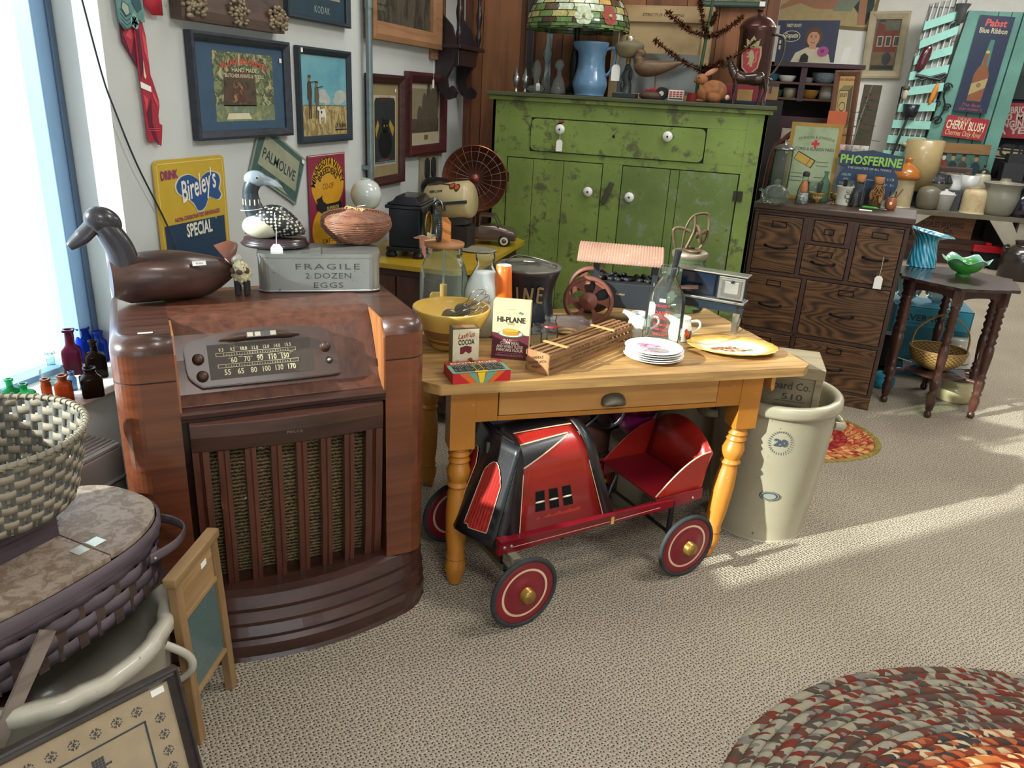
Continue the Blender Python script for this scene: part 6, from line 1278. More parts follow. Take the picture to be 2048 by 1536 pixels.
p = (-1.474,4.220,1.131); CO = P('#84503c', .25,.8, var=.15, vs=20)
t = thing('copper_dish_heater', 'round copper dish electric heater with wire guard beside the green cupboard', 'heater', p); t.rotation_euler = (0,0, radians(14)); MX = Mro(pi/2,4, 'X') @ Matrix.Diagonal((1,1,1,1))
b = B(); b.M = MX; R_ = .178; b.lathe(sp([(0,-.085),(.06,-.080),(.12,-.05),(R_, 0),(R_+.006,.004),(R_+.002,.008)],4), CO, 56); b.build('dish', t)
b = B(); b.M = MX; b.lathe([(0,-.08),(.022,-.078),(.022,-.02),(0,-.018)], P('#2a2c2e', .4),20); b.lathe([(0,.028),(.026,.02),(.03,.012),(.028,.006)], P('#7c3c34', .35,.4, var=.2),24); b.lathe([(.033,.004),(.036,.008),(.033,.012)], CH, 24); b.build('element', t, label='ceramic element with red centre disc')
b = B(); GWm = P('#8a8480', .3,.8)
for i in range(22): a = 2*pi*i/22; b.tube([(.03*cos(a),-.012,.03*sin(a)),(.09*cos(a),-.038,.09*sin(a)),(.145*cos(a),-.026,.145*sin(a)),(R_*cos(a),-.004, R_*sin(a))],.0009, GWm, 4)
for r_ in (.10,.150): b.tube([(r_*cos(2*pi*i/40),-.034 if r_ < .12 else -.024, r_*sin(2*pi*i/40)) for i in range(40)],.0010, GWm, 4, True)
b.build('wire_guard', t); b = B(); b.cyl((0,.05,-.12),(0,.05, YZ-p[2]+.02),.012, CO); b.lathe([(0,.0),(.09,0),(.085,.02),(.02,.03)], CO, 28,(0,.05, YZ-p[2])); b.build('stand', t)
TB = P('#5c4a40', .3,.35, coat=.5, var=.08)
t = thing('toy_pickup_truck', 'brown pressed steel toy pickup truck on the yellow cabinet', 'toy truck', ya((-1.363,4.083,0.800)), radians(14)); t.scale = (1.22,)*3
b = B(); b.prism([(-.165,.035),(-.165,.078),(-.02,.082),(-.02,.035)],-.052,-.047, TB); b.prism([(-.165,.035),(-.165,.078),(-.02,.082),(-.02,.035)],.047,.052, TB); b.box(-.165,-.02,-.05,.05,.034,.040, TB); b.box(-.17,-.165,-.052,.052,.034,.078, TB); b.box(-.13,-.05,-.062,-.052,.022,.060, TB); b.box(-.13,-.05,.052,.062,.022,.060, TB); b.build('cargo_bed', t, bev=.004)
b = B(); b.loft([[(x, y, z) for y, z in ((-.052*k, .024),(-.052*k, z1*.86),(-.042*k, z1),(.042*k, z1),(.052*k, z1*.86),(.052*k, .024))] for x, k, z1 in ((-.02,1,.088),(.05,1,.090),(.085,1,.082),(.135,.98,.072),(.145,.94,.060))], TB); b.build('cab_and_hood', t, bev=.003)
b = B(); b.loft([[(-.018, y, z),(.05, y, z)] for y, z in ((-.05,.09),(-.042,.128),(-.03,.134),(.03,.134),(.042,.128),(.05,.09))], TB, False, False) if 0 else b.box(-.018,.052,-.045,.045,.126,.134, TB)
for x0, z0, x1, z1 in ((-.016,.088,-.016,.13),(.072,.088,.050,.13)):
    for y in (-.044,.044): b.tube([(x0, y*1.05, z0),(x1, y, z1)],.0035, TB, 6)
b.build('roof', t, bev=.003); b = B(); b.box(.143,.150,-.05,.05,.028,.04, CH); b.build('bumper', t)
for x in (-.09,.098):
    for y in (-.057,.057): b = B(); b.M = Mtr((x, y, .026)) @ Mro(pi/2,4, 'X'); b.tube([(.020*cos(2*pi*i/24),.020*sin(2*pi*i/24),0) for i in range(24)],.0065, P('#17181a', .6),8, True); b.lathe([(.018,.006),(.011,.007)], P('#cfc9b4', .4),24); b.lathe([(.018,-.006),(.011,-.007)], P('#cfc9b4', .4),24); b.lathe([(.011,.006),(.004,.009),(0,.009)], TB, 20); b.lathe([(.011,-.006),(0,-.008)], TB, 20); b.build('wheel', t)
PK = P('#d0988c', .35, coat=.4, var=.05)
t = thing('pink_pottery_planter', 'pale pink pottery planter with wavy rim in front of the clock', 'planter', ya((-1.507,3.512,0.800),0,.05), radians(20)); wv = lambda a, r, z: (r*(1+.08*cos(2*a)*z/.11), z+(.007*cos(4*a) if z > .09 else 0)); b = B(); b.lathe(sp([(0,0),(.036,0),(.042,.006),(.046,.03),(.058,.08),(.070,.112)],4), PK, 48, fn=wv); b.build('planter_body', t); b = B(); b.lathe(sp([(.070,.112),(.066,.111),(.053,.08),(.04,.02),(0,.015)],4), P('#cfc8a8', .35, coat=.4),48, fn=wv); b.build('cream_lining', t)
b = B(); b.tube(bez([(-.040,-.030,.075),(-.042,-.024,.05),(-.034,-.030,.03)]),.004, PK, 6); b.build('relief_twig', t)
b = B(); b.lathe([(0,0),(.09,0),(.115,.006),(.116,.009),(.09,.006),(0,.004)], P('#a09c88', .4, coat=.2, var=.1),44, sx=1, sy=.8); solo(b, 'grey_oval_plate', 'flat grey-white plate at the front corner of the yellow cabinet', 'plate', ya((-1.303,3.811,0.800),-.03,.06))
# ================================================================== green cupboard
GX = -1.475; GW = 1.53; GT = 1.60
GRN_ = WORN('#788e44', '#545a36', '#343724', .72,8,.55,40, bump=.6); GRD = WORN('#687d3e', '#7c8878', '#2c2c1e', .70,8,.55,36, bump=.5); HOLE = P('#15130e', .8, var=0)
gc = thing('green_cupboard', 'tall worn green painted cupboard with one wide drawer and two doors', 'cupboard', (GX, 4.50,0))
b = B(); b.box(.02, GW-.02,.02,.44,.05,1.555, P('#3c4526', .8)); b.build('carcass', gc)
b = B(); b.box(0,.10,0,.02,.0,1.555, GRN_); b.box(GW-.10, GW, 0,.02,0,1.555, GRN_); b.box(.10, GW-.10,0,.02,1.47,1.555, GRN_); b.box(.10, GW-.10,0,.02,1.245,1.285, GRN_); b.box(.675,.785,0,.02,.12,1.245, GRN_); b.box(.10, GW-.10,0,.02,0,.14, GRN_); b.box(.10,.235,0,.02,1.285,1.47, GRN_); b.box(1.225, GW-.10,0,.02,1.285,1.47, GRN_)
b.box(0,.02,0,.44,0,1.555, GRN_); b.box(GW-.02, GW, 0,.44,0,1.555, GRN_); b.build('face_frame', gc, bev=.0015)
b = B(); b.box(-.035, GW+.035,-.035,.46,1.578, GT, WORN('#4c5234', '#2c2c24', '#737c44', .5,6,.6,30)); b.box(-.02, GW+.02,-.02,.45,1.555,1.578, GRN_); b.build('cornice_top', gc, bev=.004)
b = B(); rx0, rx1, rz0, rz1 = .240,1.220,1.290,1.465; pl = []
for cx, cz, a0 in ((rx0+.03, rz0+.03, pi),(rx1-.03, rz0+.03,1.5*pi),(rx1-.03, rz1-.03,0),(rx0+.03, rz1-.03,.5*pi)): pl += [(cx+.03*cos(a0+.5*pi*i/5), cz+.03*sin(a0+.5*pi*i/5)) for i in range(6)]
b.prism(pl, -.010,.02, GRN_); b.prism([(p_[0]*1.004-.003, p_[1]*1.006-.0083) for p_ in pl],-.0005,.004, HOLE); dw = b.build('drawer', gc, bev=.003)
KN = P('#e4e6e0', .2, coat=.6, var=0)
def knob(par, x, z): 
    b = B(); b.M = Mtr((x, -.010, z)) @ Mro(pi/2,4, 'X'); b.lathe([(.010,0),(.010,.01),(.0255,.016),(.028,.024),(.024,.031),(.006,.034)], KN, 30); b.lathe([(.006,.034),(.005,.0365),(0,.037)], P('#3a342c', .5,.5),12); return b.build('knob', par, label='white porcelain knob')
knob(dw, .415,1.415); knob(dw, 1.02,1.415); b = B(); b.M = Mtr((.72,-.011,1.395)) @ Mro(pi/2,4, 'X'); b.lathe([(0,.0),(.009,.0)], HOLE, 8); b.build('keyhole', dw); tag_part(dw, .420,-.045,1.36,1.5,.055)
b = B(); b.M = Mtr((.385,-.0108,1.445)); b.poly([(0,0),(.05,.01),(.045,.02),(.015,.018),(.01,-.012)], P('#8c4430', .7),1); b.build('red_paint_mark', dw)
for x0, x1, m in ((.105,.672, GRN_),(.788, GW-.105, GRD)):
    b = B(); w_ = (x1-x0); cuts = [0,.28,.60,1] if x0 < .5 else [0,.42,.50,1]
    for c0, c1 in zip(cuts, cuts[1:]): b.box(x0+w_*c0+.0016, x0+w_*c1-.0016,-.004,.018,.145,1.240, m)
    b.box(x0-.003, x1+.003,.003,.017,.141,1.2435, HOLE); d_ = b.build('door', gc, bev=.0015)
    knob(d_, .605 if x0 < .5 else .845,1.085 if x0 < .5 else 1.075)
    for z in (.25,1.10): b2 = B(); hx2 = x0-.01 if x0 < .5 else x1+.01; b2.box(hx2-.025, hx2+.025,-.008,.0, z, z+.055, P('#3c3a30', .6,.5, var=.2)); b2.cyl((hx2,-.009, z),(hx2,-.009, z+.055),.005, P('#3c3a30', .6,.5)); b2.build('hinge', d_)
b = B(); b.M = Mtr((.715,-.006,1.085)) @ Mro(radians(20),4, 'Y'); b.box(-.014,.014,-.012,.002,-.065,.065, P('#4a4838', .6,.3, var=.2)); b.build('turn_latch', gc, bev=.004)
# ------------------------------------------------------------------ things on the cupboard (z 1.60); x measured at y 4.70
def cx_(p): return p[0]
CT_ = GT + .0005
LG_ = [P(c, .25, coat=.5, var=.25, vs=60) for c in ('#6a8a4c', '#86a064', '#3f6238', '#b8b070', '#c0ccb0', '#5a4834', '#a8703c', '#c8a060', '#b85a50', '#d4b878')]; LEADM = P('#241c14', .5,.4)
t = thing('stained_glass_lamp', 'stained glass table lamp with floral shade and dark stem on the cupboard', 'lamp', ((-1.054,4.700,1.613)[0],4.70, CT_))
b = B(); b.lathe(sp([(0,0),(.075,0),(.08,.01),(.05,.03),(.025,.06),(.03,.16),(.026,.22),(.017,.28),(.016,.36),(.02,.60)],3), P('#1a241c', .4,.4, var=.15),28); b.build('stem', t)
prof = sp([(.292,.345),(.288,.39),(.262,.46),(.21,.53),(.12,.60),(.03,.635)],4); n = 60; random.seed(21)
b = B(); PC = {}
for k in range(len(prof)-1):
    for j in range(n):
        a0, a1 = 2*pi*j/n, 2*pi*(j+1)/n; row = k//2; key = (row, (j + (2 if row % 2 else 0))//3)
        if key not in PC:
            if row < 2: PC[key] = random.choice((0,2,2,0,1,5))
            elif row < 4: PC[key] = random.choice((1,0,5,3,4,8,2,4))
            elif row < 6: PC[key] = random.choice((3,4,5,7,6,1))
            else: PC[key] = random.choice((3,9,7,9))
        r0, z0 = prof[k]; r1, z1 = prof[k+1]; sc = (.008*abs(sin(j*pi/4)) if k == 0 else 0)
        b.add([(r0*cos(a0), r0*sin(a0), z0-sc),(r0*cos(a1), r0*sin(a1), z0-sc),(r1*cos(a1), r1*sin(a1), z1),(r1*cos(a0), r1*sin(a0), z1)],[(0,1,2,3)], LG_[PC[key]])
b.build('glass_shade', t, label='green, amber and cream leaded glass shade')
b = B()
def sh(a, f): k = min(len(prof)-2, int(f)); u = f-k; r = prof[k][0]*(1-u)+prof[k+1][0]*u+.002; return (r*cos(a), r*sin(a), prof[k][1]*(1-u)+prof[k+1][1]*u)
for k in range(0, len(prof),2): b.tube([(( prof[k][0]+.001)*cos(2*pi*j/60),(prof[k][0]+.001)*sin(2*pi*j/60), prof[k][1]) for j in range(60)],.0018, LEADM, 4, True)
for row in range(len(prof)//2):
    for j in range(20): a = 2*pi*(j*3-(2 if row % 2 else 0))/60; b.tube([sh(a, row*2), sh(a+.03, row*2+1), sh(a, min(row*2+2, len(prof)-1.01))],.0018, LEADM, 4)
b.build('lead_lines', t)
for ac, f0, m, rr2 in ((-1.25,4.5, LG_[4],.050),(-.72,5.0, P('#a04c44', .25, coat=.5),.046)):
    b = B()
    for i in range(6):
        a = i*pi/3; q0 = sh(ac+rr2*3*cos(a)*.62, f0+cos(a+pi/2)*1.9); nn = Vector((q0[0], q0[1],.1)).normalized(); c0 = Vector(q0)+nn*.0015; tx = Vector((-nn[1], nn[0],0)).normalized(); tz = nn.cross(tx)
        b.add([tuple(c0+tx*(.026*cos(q_))+tz*(.021*sin(q_))) for q_ in [2*pi*v/10 for v in range(10)]],[tuple(range(10))], m)
    q0 = Vector(sh(ac, f0)); b.ell(tuple(q0+Vector((q0[0], q0[1],0)).normalized()*.004),(.010,.010,.010), LG_[3],10,6); b.build('flower', t)
tag_part(t, .262,-.12,.17,2.0,.16)
def sk(name, lab, cat, px, prof, mat, y=4.68, **k):
    return pot(name, lab, cat, (px[0], y, CT_), prof, mat, **k)
SIL = P('#b8b8b4', .2,.9, var=.05); CUT = GLASS('#e4ecea', .10)
SP_ = sp([(0,0),(.016,0),(.012,.01),(.008,.022),(.018,.045),(.022,.075),(.015,.10),(.008,.12),(0,.14)],3)
sk('silver_salt_shaker', 'slim silver salt shaker at the left end of the cupboard top', 'shaker', (-1.394,4.680,1.618), SP_, SIL, group='pair of slim silver shakers'); sk('silver_salt_shaker', 'second slim silver shaker, a little right of the first', 'shaker', (-1.338,4.680,1.621), SP_, SIL, group='pair of slim silver shakers')
sk('cut_glass_perfume_bottle', 'oval cut glass perfume bottle with a pineapple stopper', 'perfume bottle', (-1.262,4.650,1.610),[(0,0),(.04,0),(.056,.02),(.05,.035),(.016,.042),(.014,.05)], CUT, y=4.64, parts=(('stopper', sp([(.012,.05),(.018,.07),(.028,.11),(.026,.15),(.012,.175),(0,.18)],3), CUT),), body='bottle_glass', tag=(.02,-.03,.055,1.0,.02))
sk('tall_glass_decanter', 'tall slender clear glass decanter behind the perfume bottle', 'decanter', (-1.231,4.750,1.613), sp([(0,0),(.035,0),(.038,.03),(.028,.08),(.012,.12),(.011,.16)],3), CUT, y=4.74, parts=(('stopper', sp([(.01,.16),(.026,.20),(.03,.23),(.012,.27),(.010,.36),(0,.40)],3), CUT),), body='bottle_glass')
sk('small_glass_decanter', 'small clear glass decanter with faceted ball stopper beside the lamp', 'decanter', (-1.119,4.620,1.608), sp([(0,0),(.042,0),(.044,.02),(.034,.07),(.014,.10),(.013,.12),(.018,.125)],3), CUT, y=4.60, parts=(('stopper', sp([(.01,.12),(.022,.14),(.026,.16),(.018,.18),(0,.185)],3), CUT),), body='bottle_glass')
BLU = P('#5f86a8', .3, coat=.4, var=.10, vs=30, bump=.5, bs=60)
sk('blue_stoneware_pitcher', 'large pale blue embossed stoneware pitcher next to the stained glass lamp', 'pitcher', (-0.937,4.620,1.612), sp([(0,0),(.078,0),(.084,.01),(.096,.05),(.094,.08),(.078,.14),(.074,.19),(.080,.23),(.090,.275),(.084,.276),(.07,.23)],3), BLU, y=4.60, handle=(.11,.245,.052,.010,.080), fn=lambda a, r, z: r+(.0022*sin(12*a) if .06 < z < .2 else 0)+(.02*max(0, cos(a+pi))**8 if z > .24 else 0))
t = thing('oil_lamp', 'small oil lamp with glass font and figural dark stem on a square base', 'lamp', ((-0.727,4.600,1.612)[0],4.58, CT_)); b = B(); b.box(-.065,.065,-.055,.055,0,.025, P('#20282c', .5)); b.build('base', t, bev=.003)
b = B(); FG = P('#3c4444', .45,.5, var=.2); b.tube([(0,0,.025),(.008,0,.07),(-.008,0,.11),(.006,0,.15),(0,0,.17)],[.034,.022,.028,.022,.014], FG, 14); b.ell((.0,-.01,.155),(.016,.016,.02), FG, 10,8); b.ell((.022,-.012,.12),(.010,.01,.03), FG, 8,6); b.ell((-.02,-.012,.06),(.012,.012,.03), FG, 8,6); b.build('figure_stem', t)
b = B(); b.lathe([(.012,.165),(.014,.2),(.02,.21)], BRS, 16); b.build('connector', t); b = B(); b.lathe(sp([(.018,.205),(.055,.215),(.076,.25),(.077,.275),(.05,.29),(.022,.295)],3), GLASS('#b8b090', .35),32); b.build('font', t); b = B(); b.lathe([(.022,.294),(.024,.315),(.016,.316)], P('#b8b4a0', .3,.8),20); b.build('burner_collar', t)
t = thing('shorebird_decoy', 'carved brown shorebird decoy on a peg and driftwood base', 'decoy', ((-0.580,4.550,1.609)[0],4.52, CT_)); BD = WOOD('#6a5138', '#3c2e24', 'x', 16,6,.5, bump=.3)
b = B(); pts = bez([(-.085,0,.185),(-.07,0,.165),(-.04,0,.155),(.02,0,.16),(.08,0,.172),(.15,0,.192)]); m_ = len(pts)-1; b.tube(pts, [max(.003,.048*sin(pi*min(.999,(.10+.9*i/m_)))**.7*(1-.25*i/m_)) for i in range(m_+1)], BD, 16); b.build('body', t)
b = B(); b.tube(bez([(-.075,0,.175),(-.082,0,.21),(-.075,0,.225)]),[.03]*8+[.026]*9, BD, 12); b.ell((-.075,0,.228),(.030,.022,.024), BD, 14,10); b.tube([(-.10,0,.222),(-.15,0,.205)],[.006,.002], P('#3c3228', .5),8); h3 = b.build('head', t); b = B(); b.ell((-.085,-.02,.232),(.004,.003,.004), INK, 8,6); b.build('eye', h3)
b = B(); b.cyl((.02,0,.03),(.02,0,.12),.004, BD); b.build('peg', t); b = B(); b.ell((.0,0,.018),(.062,.035,.026), P('#4a3026', .6, var=.3, vs=30, bump=.6),16,8); b.build('driftwood_base', t)
t = thing('toy_tractor', 'small red toy tractor behind the shorebird base', 'toy tractor', ((-0.584,4.750,1.621)[0],4.72, CT_)); b = B(); TR_ = P('#c02028', .35, coat=.4); b.box(-.05,.03,-.018,.018,.03,.055, TR_); b.box(-.02,.05,-.03,.03,.045,.062, TR_); b.cyl((.0,0,.06),(.0,0,.08),.004, TR_); b.build('chassis', t, bev=.003)
for x, r in ((.045,.034),(-.04,.022)):
    for y in (-.034,.034): b = B(); b.cyl((x, y-.009, r),(x, y+.009, r), r, P('#16181a', .6), n=24); b.cyl((x, y-.0095, r),(x, y+.0095, r), r*.4, P('#c8c4b4', .5)); b.build('wheel', t)
t = thing('lidded_glass_dish', 'small clear box with a red and green print near the toy tractor', 'box', ((-0.455,4.660,1.616)[0]-.04,4.63, CT_)); b = B(); b.box(0,.085,0,.05,0,.055, P('#d8d4c8', .4)); b.build('box', t, bev=.002); b = B(); 
for i in range(4):
    for j in range(3): b.rect(.006+.019*i, .018+.011*j, .021+.019*i, .026+.011*j, P('#b83c38', .5),1)
b.rect(.004,.006,.081,.014, P('#2c5a48', .5),1); b.build('printed_front', t)
t = thing('plywood_cigar_box_board', 'large pale plywood box front with stencilled heading propped behind the bird', 'wooden box', (-0.831,4.900,1.604)); q = (-0.822,1.625,-0.318,2.098); t.location = (q[0]-.055,4.86, CT_); b = B(); w = q[2]-q[0]+.055; h = q[3]-CT_; PLY = WOOD('#b39a70', '#9c8258', 'x', 5,3,.6, ring=16, ra=.2)
b.box(0, w, .012,.11,0, h, PLY); b.build('backing', t); b = B()
for x0, x1, z0, z1 in ((0,.05,0, h),(w-.05, w, 0, h),(.05, w-.05, h-.085, h),(.05, w-.05,0,.03)): b.box(x0, x1,-.006,.012, z0, z1, PLY)
b.build('frame', t, bev=.002); b = B(); b.box(.05, w-.05,.002,.010,.03, h*.50, P('#8a8c88', .15,.6, coat=.6, var=.15, vs=5)); b.build('glass_lower', t, label='glossy grey lower pane'); b = B(); b.M = Mtr((0,-.0065,0)); b.text('STRICTUS CUMMINS', w*.5, h-.055,.022, INK, 1, w=w*.42, shear=.2); b.build('lettering', t)
# feather tree
p = (-0.327,4.620,1.622); t = thing('tinsel_feather_tree', 'sparse tabletop tree with dark copper tinsel branches and green trunk', 'artificial tree', (p[0],4.66, CT_)); b = B(); b.tube([(-.02,0,.02),(0,0,.40),(.03,0,.88)],[.010,.008,.006], P('#2e4a2c', .6),8); b.build('trunk', t)
b = B(); b.cyl((-.02,0,0),(-.02,0,.045),.05, P('#8c1c24', .5, coat=.2),.045,28); b.build('pot', t, label='dark red round pot'); TIN2 = P('#5a3420', .35,.5, var=.35, vs=80); random.seed(6)
for (z0, dx, dy, dz) in ((.16,-.28,.0,.15),(.16,.26,0,.16),(.18,.10,-.16,.02),(.33,-.23,-.02,.12),(.33,.17,-.02,.10),(.34,-.06,-.05,.17),(.54,-.20,0,.04),(.54,.20,.0,.05),(.64,-.14,0,.09),(.66,.10,0,.06),(.15,.03,.14,.04),(.40,.02,.15,.06)):
    b = B(); a_ = Vector((0,0, z0)); e_ = Vector((dx, dy, z0+dz)); m2 = a_.lerp(e_, .5)-Vector((0,0,.02)); cv = [Vector(v) for v in bez([tuple(a_), tuple(m2), tuple(e_)],5)]; b.tube([tuple(v) for v in cv],.006, TIN2,5)
    for i in range(300):
        u = random.random()*(len(cv)-1.01); k = int(u); c_ = cv[k].lerp(cv[k+1], u-k); d_ = Vector((random.uniform(-1,1), random.uniform(-1,1), random.uniform(-1,1))).normalized()*.027; s2 = d_.cross(Vector((.3,.5,.8))).normalized()*.0042; b.add([tuple(c_-s2), tuple(c_+s2), tuple(c_+d_)],[(0,1,2)], TIN2)
    b.build('branch', t)
RBT = P('#8f5c38', .85, var=.35, vs=30, bump=.5, bs=160)
t = thing('rabbit_figurine', 'orange brown rabbit figurine sitting on the cupboard edge', 'figurine', ((-0.263,4.560,1.615)[0],4.54, CT_)); b = B(); b.ell((.015,0,.058),(.072,.042,.056), RBT, 20,12); b.ell((-.03,0,.045),(.04,.034,.044), RBT, 14,10); b.ell((.02,-.02,.03),(.04,.03,.03), RBT, 14,8); b.ell((-.045,-.012,.008),(.026,.011,.009), RBT, 10,6); b.ell((.09,0,.03),(.014,.012,.014), P('#d8c0a0', .9),10,6); b.build('body', t)
b = B(); b.ell((-.055,0,.115),(.034,.024,.028), RBT, 16,10); b.ell((-.082,0,.106),(.013,.014,.012), RBT, 10,6); h4 = b.build('head', t)
for y in (-.010,.012): b = B(); b.ell((-.01, y, .152),(.040,.006,.013), P('#c08a6a', .7),14,8, rot=(radians(-30), 'Y')); b.build('ear', h4)
b = B(); b.ell((-.066,-.021,.120),(.005,.003,.005), INK, 8,6); b.build('eye', h4)
CP = P('#4a2a24', .3,.6, coat=.3, var=.15)
t = thing('copper_coffee_urn', 'dark copper coffee urn bearing a red lion shield and crown', 'coffee urn', ((-0.070,4.780,1.637)[0],4.76, CT_)); b = B(); b.lathe([(0,0),(.085,0),(.088,.02),(.078,.03),(.080,.10),(.084,.11),(.092,.34),(.098,.36),(.094,.365)], CP, 40,(0,0,.03)); b.lathe([(.09,0),(.09,.03)], CP, 40); b.build('urn_body', t)
b = B(); b.lathe(sp([(.098,.392),(.094,.40),(.07,.43),(.03,.45),(.012,.455),(.012,.47),(.02,.48),(0,.49)],3), CP, 36); b.build('lid', t)
b = B(); shd = [(-.040,.285),(.040,.285),(.044,.25),(.036,.19),(0,.155),(-.036,.19),(-.044,.25)]; G2 = P('#a89c78', .3,.7); b.M = Mtr((-.012,-.093,0)); b.prism([(x*1.18,.222+(z-.222)*1.15) for x, z in shd],-.003,.004, G2); b.M = b.M @ Mtr((0,-.0035,0)); b.poly(shd, P('#98202c', .4, coat=.3),1)
lion = [(-.018,.20),(-.005,.205),(.0,.19),(.014,.192),(.010,.21),(.018,.235),(.012,.255),(.006,.272),(-.008,.275),(-.014,.262),(-.03,.262),(-.012,.25),(-.028,.238),(-.008,.236),(-.010,.215)]; b.poly(lion, G2,2); b.line([(.014,.21),(.028,.225),(.022,.255),(.03,.268)],.004, G2,2); b.build('shield', t, label='red shield with a gold lion')
b = B(); b.M = Mtr((-.012,-.094,0)); b.prism([(-.03,.292),(.03,.292),(.036,.33),(.018,.318),(0,.345),(-.018,.318),(-.036,.33)],-.008,.004, G2); b.build('crown', t); b = B(); b.tube(bez([(.09,-.02,.36),(.145,-.02,.34),(.15,-.02,.25),(.115,-.02,.17),(.09,-.02,.15)]),.007, P('#5c5a52', .3,.8),8); b.build('handle', t)
HB_ = P('#3a2a22', .25,.5, coat=.5, var=.25)
t = thing('bronze_horse_figurine', 'shiny dark bronze horse figurine in front of the coffee urn', 'figurine', ((-0.093,4.540,1.608)[0]+.01,4.52, CT_))
b = B(); pts = bez([(-.06,0,.135),(-.02,0,.128),(.04,0,.128),(.085,0,.132)]); b.tube(pts, [.030,.032,.034,.034,.033,.032,.031,.030,.029,.028,.028,.029,.030,.032,.034,.035,.036,.036,.035,.034,.033,.032,.03,.026,.02], HB_, 14); b.tube(bez([(-.06,0,.14),(-.085,0,.18),(-.095,0,.21)]),[.028]*6+[.024]*5+[.018]*6, HB_, 12, flat=.65); b.tube([(-.088,0,.215),(-.125,0,.185),(-.135,0,.175)],[.017,.012,.009], HB_, 10, flat=.7)
for y in (-.007,.007): b.cyl((-.086, y, .225),(-.084, y, .242),.004, HB_, .001,6)
for x, y, k in ((-.062,-.016,.006),(-.052,.016,-.012),(.085,-.016,.012),(.075,.016,-.004)): b.tube(bez([(x, y, .13),(x+.004+k, y, .075),(x+k*.6, y, .035),(x+k, y, 0)]),[.017,.016,.015,.013,.012,.011,.010,.009,.008,.008,.0075,.007,.007,.007,.007,.007,.0075,.008,.008,.008,.008,.008,.009,.010,.010], HB_, 8)
b.tube(bez([(.105,0,.14),(.125,0,.12),(.125,0,.06)]),.008, HB_, 8, flat=.5); b.build('body', t); b = B(); b.tube(bez([(-.10,0,.22),(-.078,0,.19),(-.06,0,.165)]),.006, INK, 6, flat=2); b.build('mane', t)
b = B(); b.box(-.055,.19,0,.10,0,.018, P('#1c2a44', .6)); b.box(-.04,.18,.01,.10,.018,.10, P('#7c2434', .6)); b.box(.03,.11,.0,.10,.018,.075, P('#b08a50', .6)) ; solo(b, 'stacked_small_boxes', 'small dark red and blue boxes stacked behind the horse figurine', 'boxes', ((-0.135,4.700,1.612)[0]-.02,4.62, CT_), bev=.002)
# pictures on the plank partition
q = (-0.422,2.117,-0.049,2.457); t = thing('dark_green_framed_picture', 'dark green framed picture high on the plank wall above the coffee urn', 'picture frame', (q[0], BY-.012, q[1])); frame_part(t, q[2]-q[0], q[3]-q[1],.03, P('#2c4438', .45),.025); b = back(B(), q[2]-q[0], q[3]-q[1], ART('#5c6448', '#7c7c58', '#3c4434', scale=8)); sticker(b, q[2]-q[0]-.02,.018,.03,.025,-.02); b.build('picture', t)
q = (-1.438,4.980,1.960); b = B(); b.box(0,.05,0,.05,0, CZ-1.0, WOOD('#5c4434', '#3c2c22', 'z', 10,12,.6)); b.box(.012,.04,-.003,0,.0, CZ-1.0, P('#2c3036', .5)); solo(b, 'upright_wooden_post', 'grey-brown upright post against the plank wall left of the lamp', 'post', (q[0], BY-.055,0))
b = B(); b.box(0,.04,0,.004,0,.30, P('#b8c4cc', .08,.9)); solo(b, 'narrow_mirror_strip', 'narrow mirror strip on the plank wall behind the glass decanters', 'mirror', ((-1.323,5.040,1.768)[0], BY-.006,1.66))

# ================================================================== stoneware crocks beside the table
CRM_ = WORN('#a39c84', '#857d66', '#5c5544', .24,4,.32,45, coat=.4, bump=.06)
def crock(name, lab, loc, r0, r1, h, rz=0.0):
    t = thing(name, lab, 'crock', loc, rz); b = B(); b.lathe(sp([(0,0),(r0-.008,0),(r0,.01),(r0+(r1-r0)*.6, h*.35),(r1, h*.75),(r1+.0, h-.055),(r1+.016, h-.045),(r1+.018, h-.012),(r1+.006, h),(r1-.016, h-.008),(r1-.022, h-.06)],3) + [(r1-.03, h*.5),(r0-.03,.03),(0,.025)], CRM_, 64); b.build('crock_body', t)
    for s_ in (0, pi): b = B(); b.M = Mro(s_, 4, 'Z'); b.tube(bez([(r1-.005,-.055, h*.80),(r1+.03,-.04, h*.79),(r1+.038,0, h*.78),(r1+.03,.04, h*.79),(r1-.005,.055, h*.80)]),.017, CRM_, 10, flat=.75, up=(0,0,1)); b.build('lug_handle', t)
    return t
t = crock('twenty_gallon_crock', 'huge tan stoneware crock stamped with a blue number twenty, right of the table', (.235,2.985,0),.185,.222,.585, radians(8))
b = B(); BI = P('#2e4458', .6, var=.1)
def ck_(x, z, lay=1, ro=.006): rr3 = .222 if z > .42 else .185+.037*min(1, z/.40)**.8; rr3 += .0045; return (rr3*sin(x/rr3),-rr3*cos(x/rr3), z)
for i in range(30): a = 2*pi*i/30+.1; b.add([ck_(.0+(.040+.005*sin(k*2.1+1))*cos(a+.085*dk_),.445+.047*sin(a+.085*dk_)*(1+.0*k)) if 0 else ck_((.036+.010*dd)*cos(a+.09*dk_),.445+(.040+.010*dd)*sin(a+.09*dk_)) for k, (dk_, dd) in enumerate(((0,.1),(.9,0),(1.0,.6),(.3,.9)))],[(0,1,2,3)], BI)
b.text('20', 0,.432,.040, BI, 1, w=.048, bold=.03, fn=lambda x, z, l_: ck_(x, z)); o = b.build('stamped_number', t); o.rotation_euler = (0,0, radians(-2))
b = B(); 
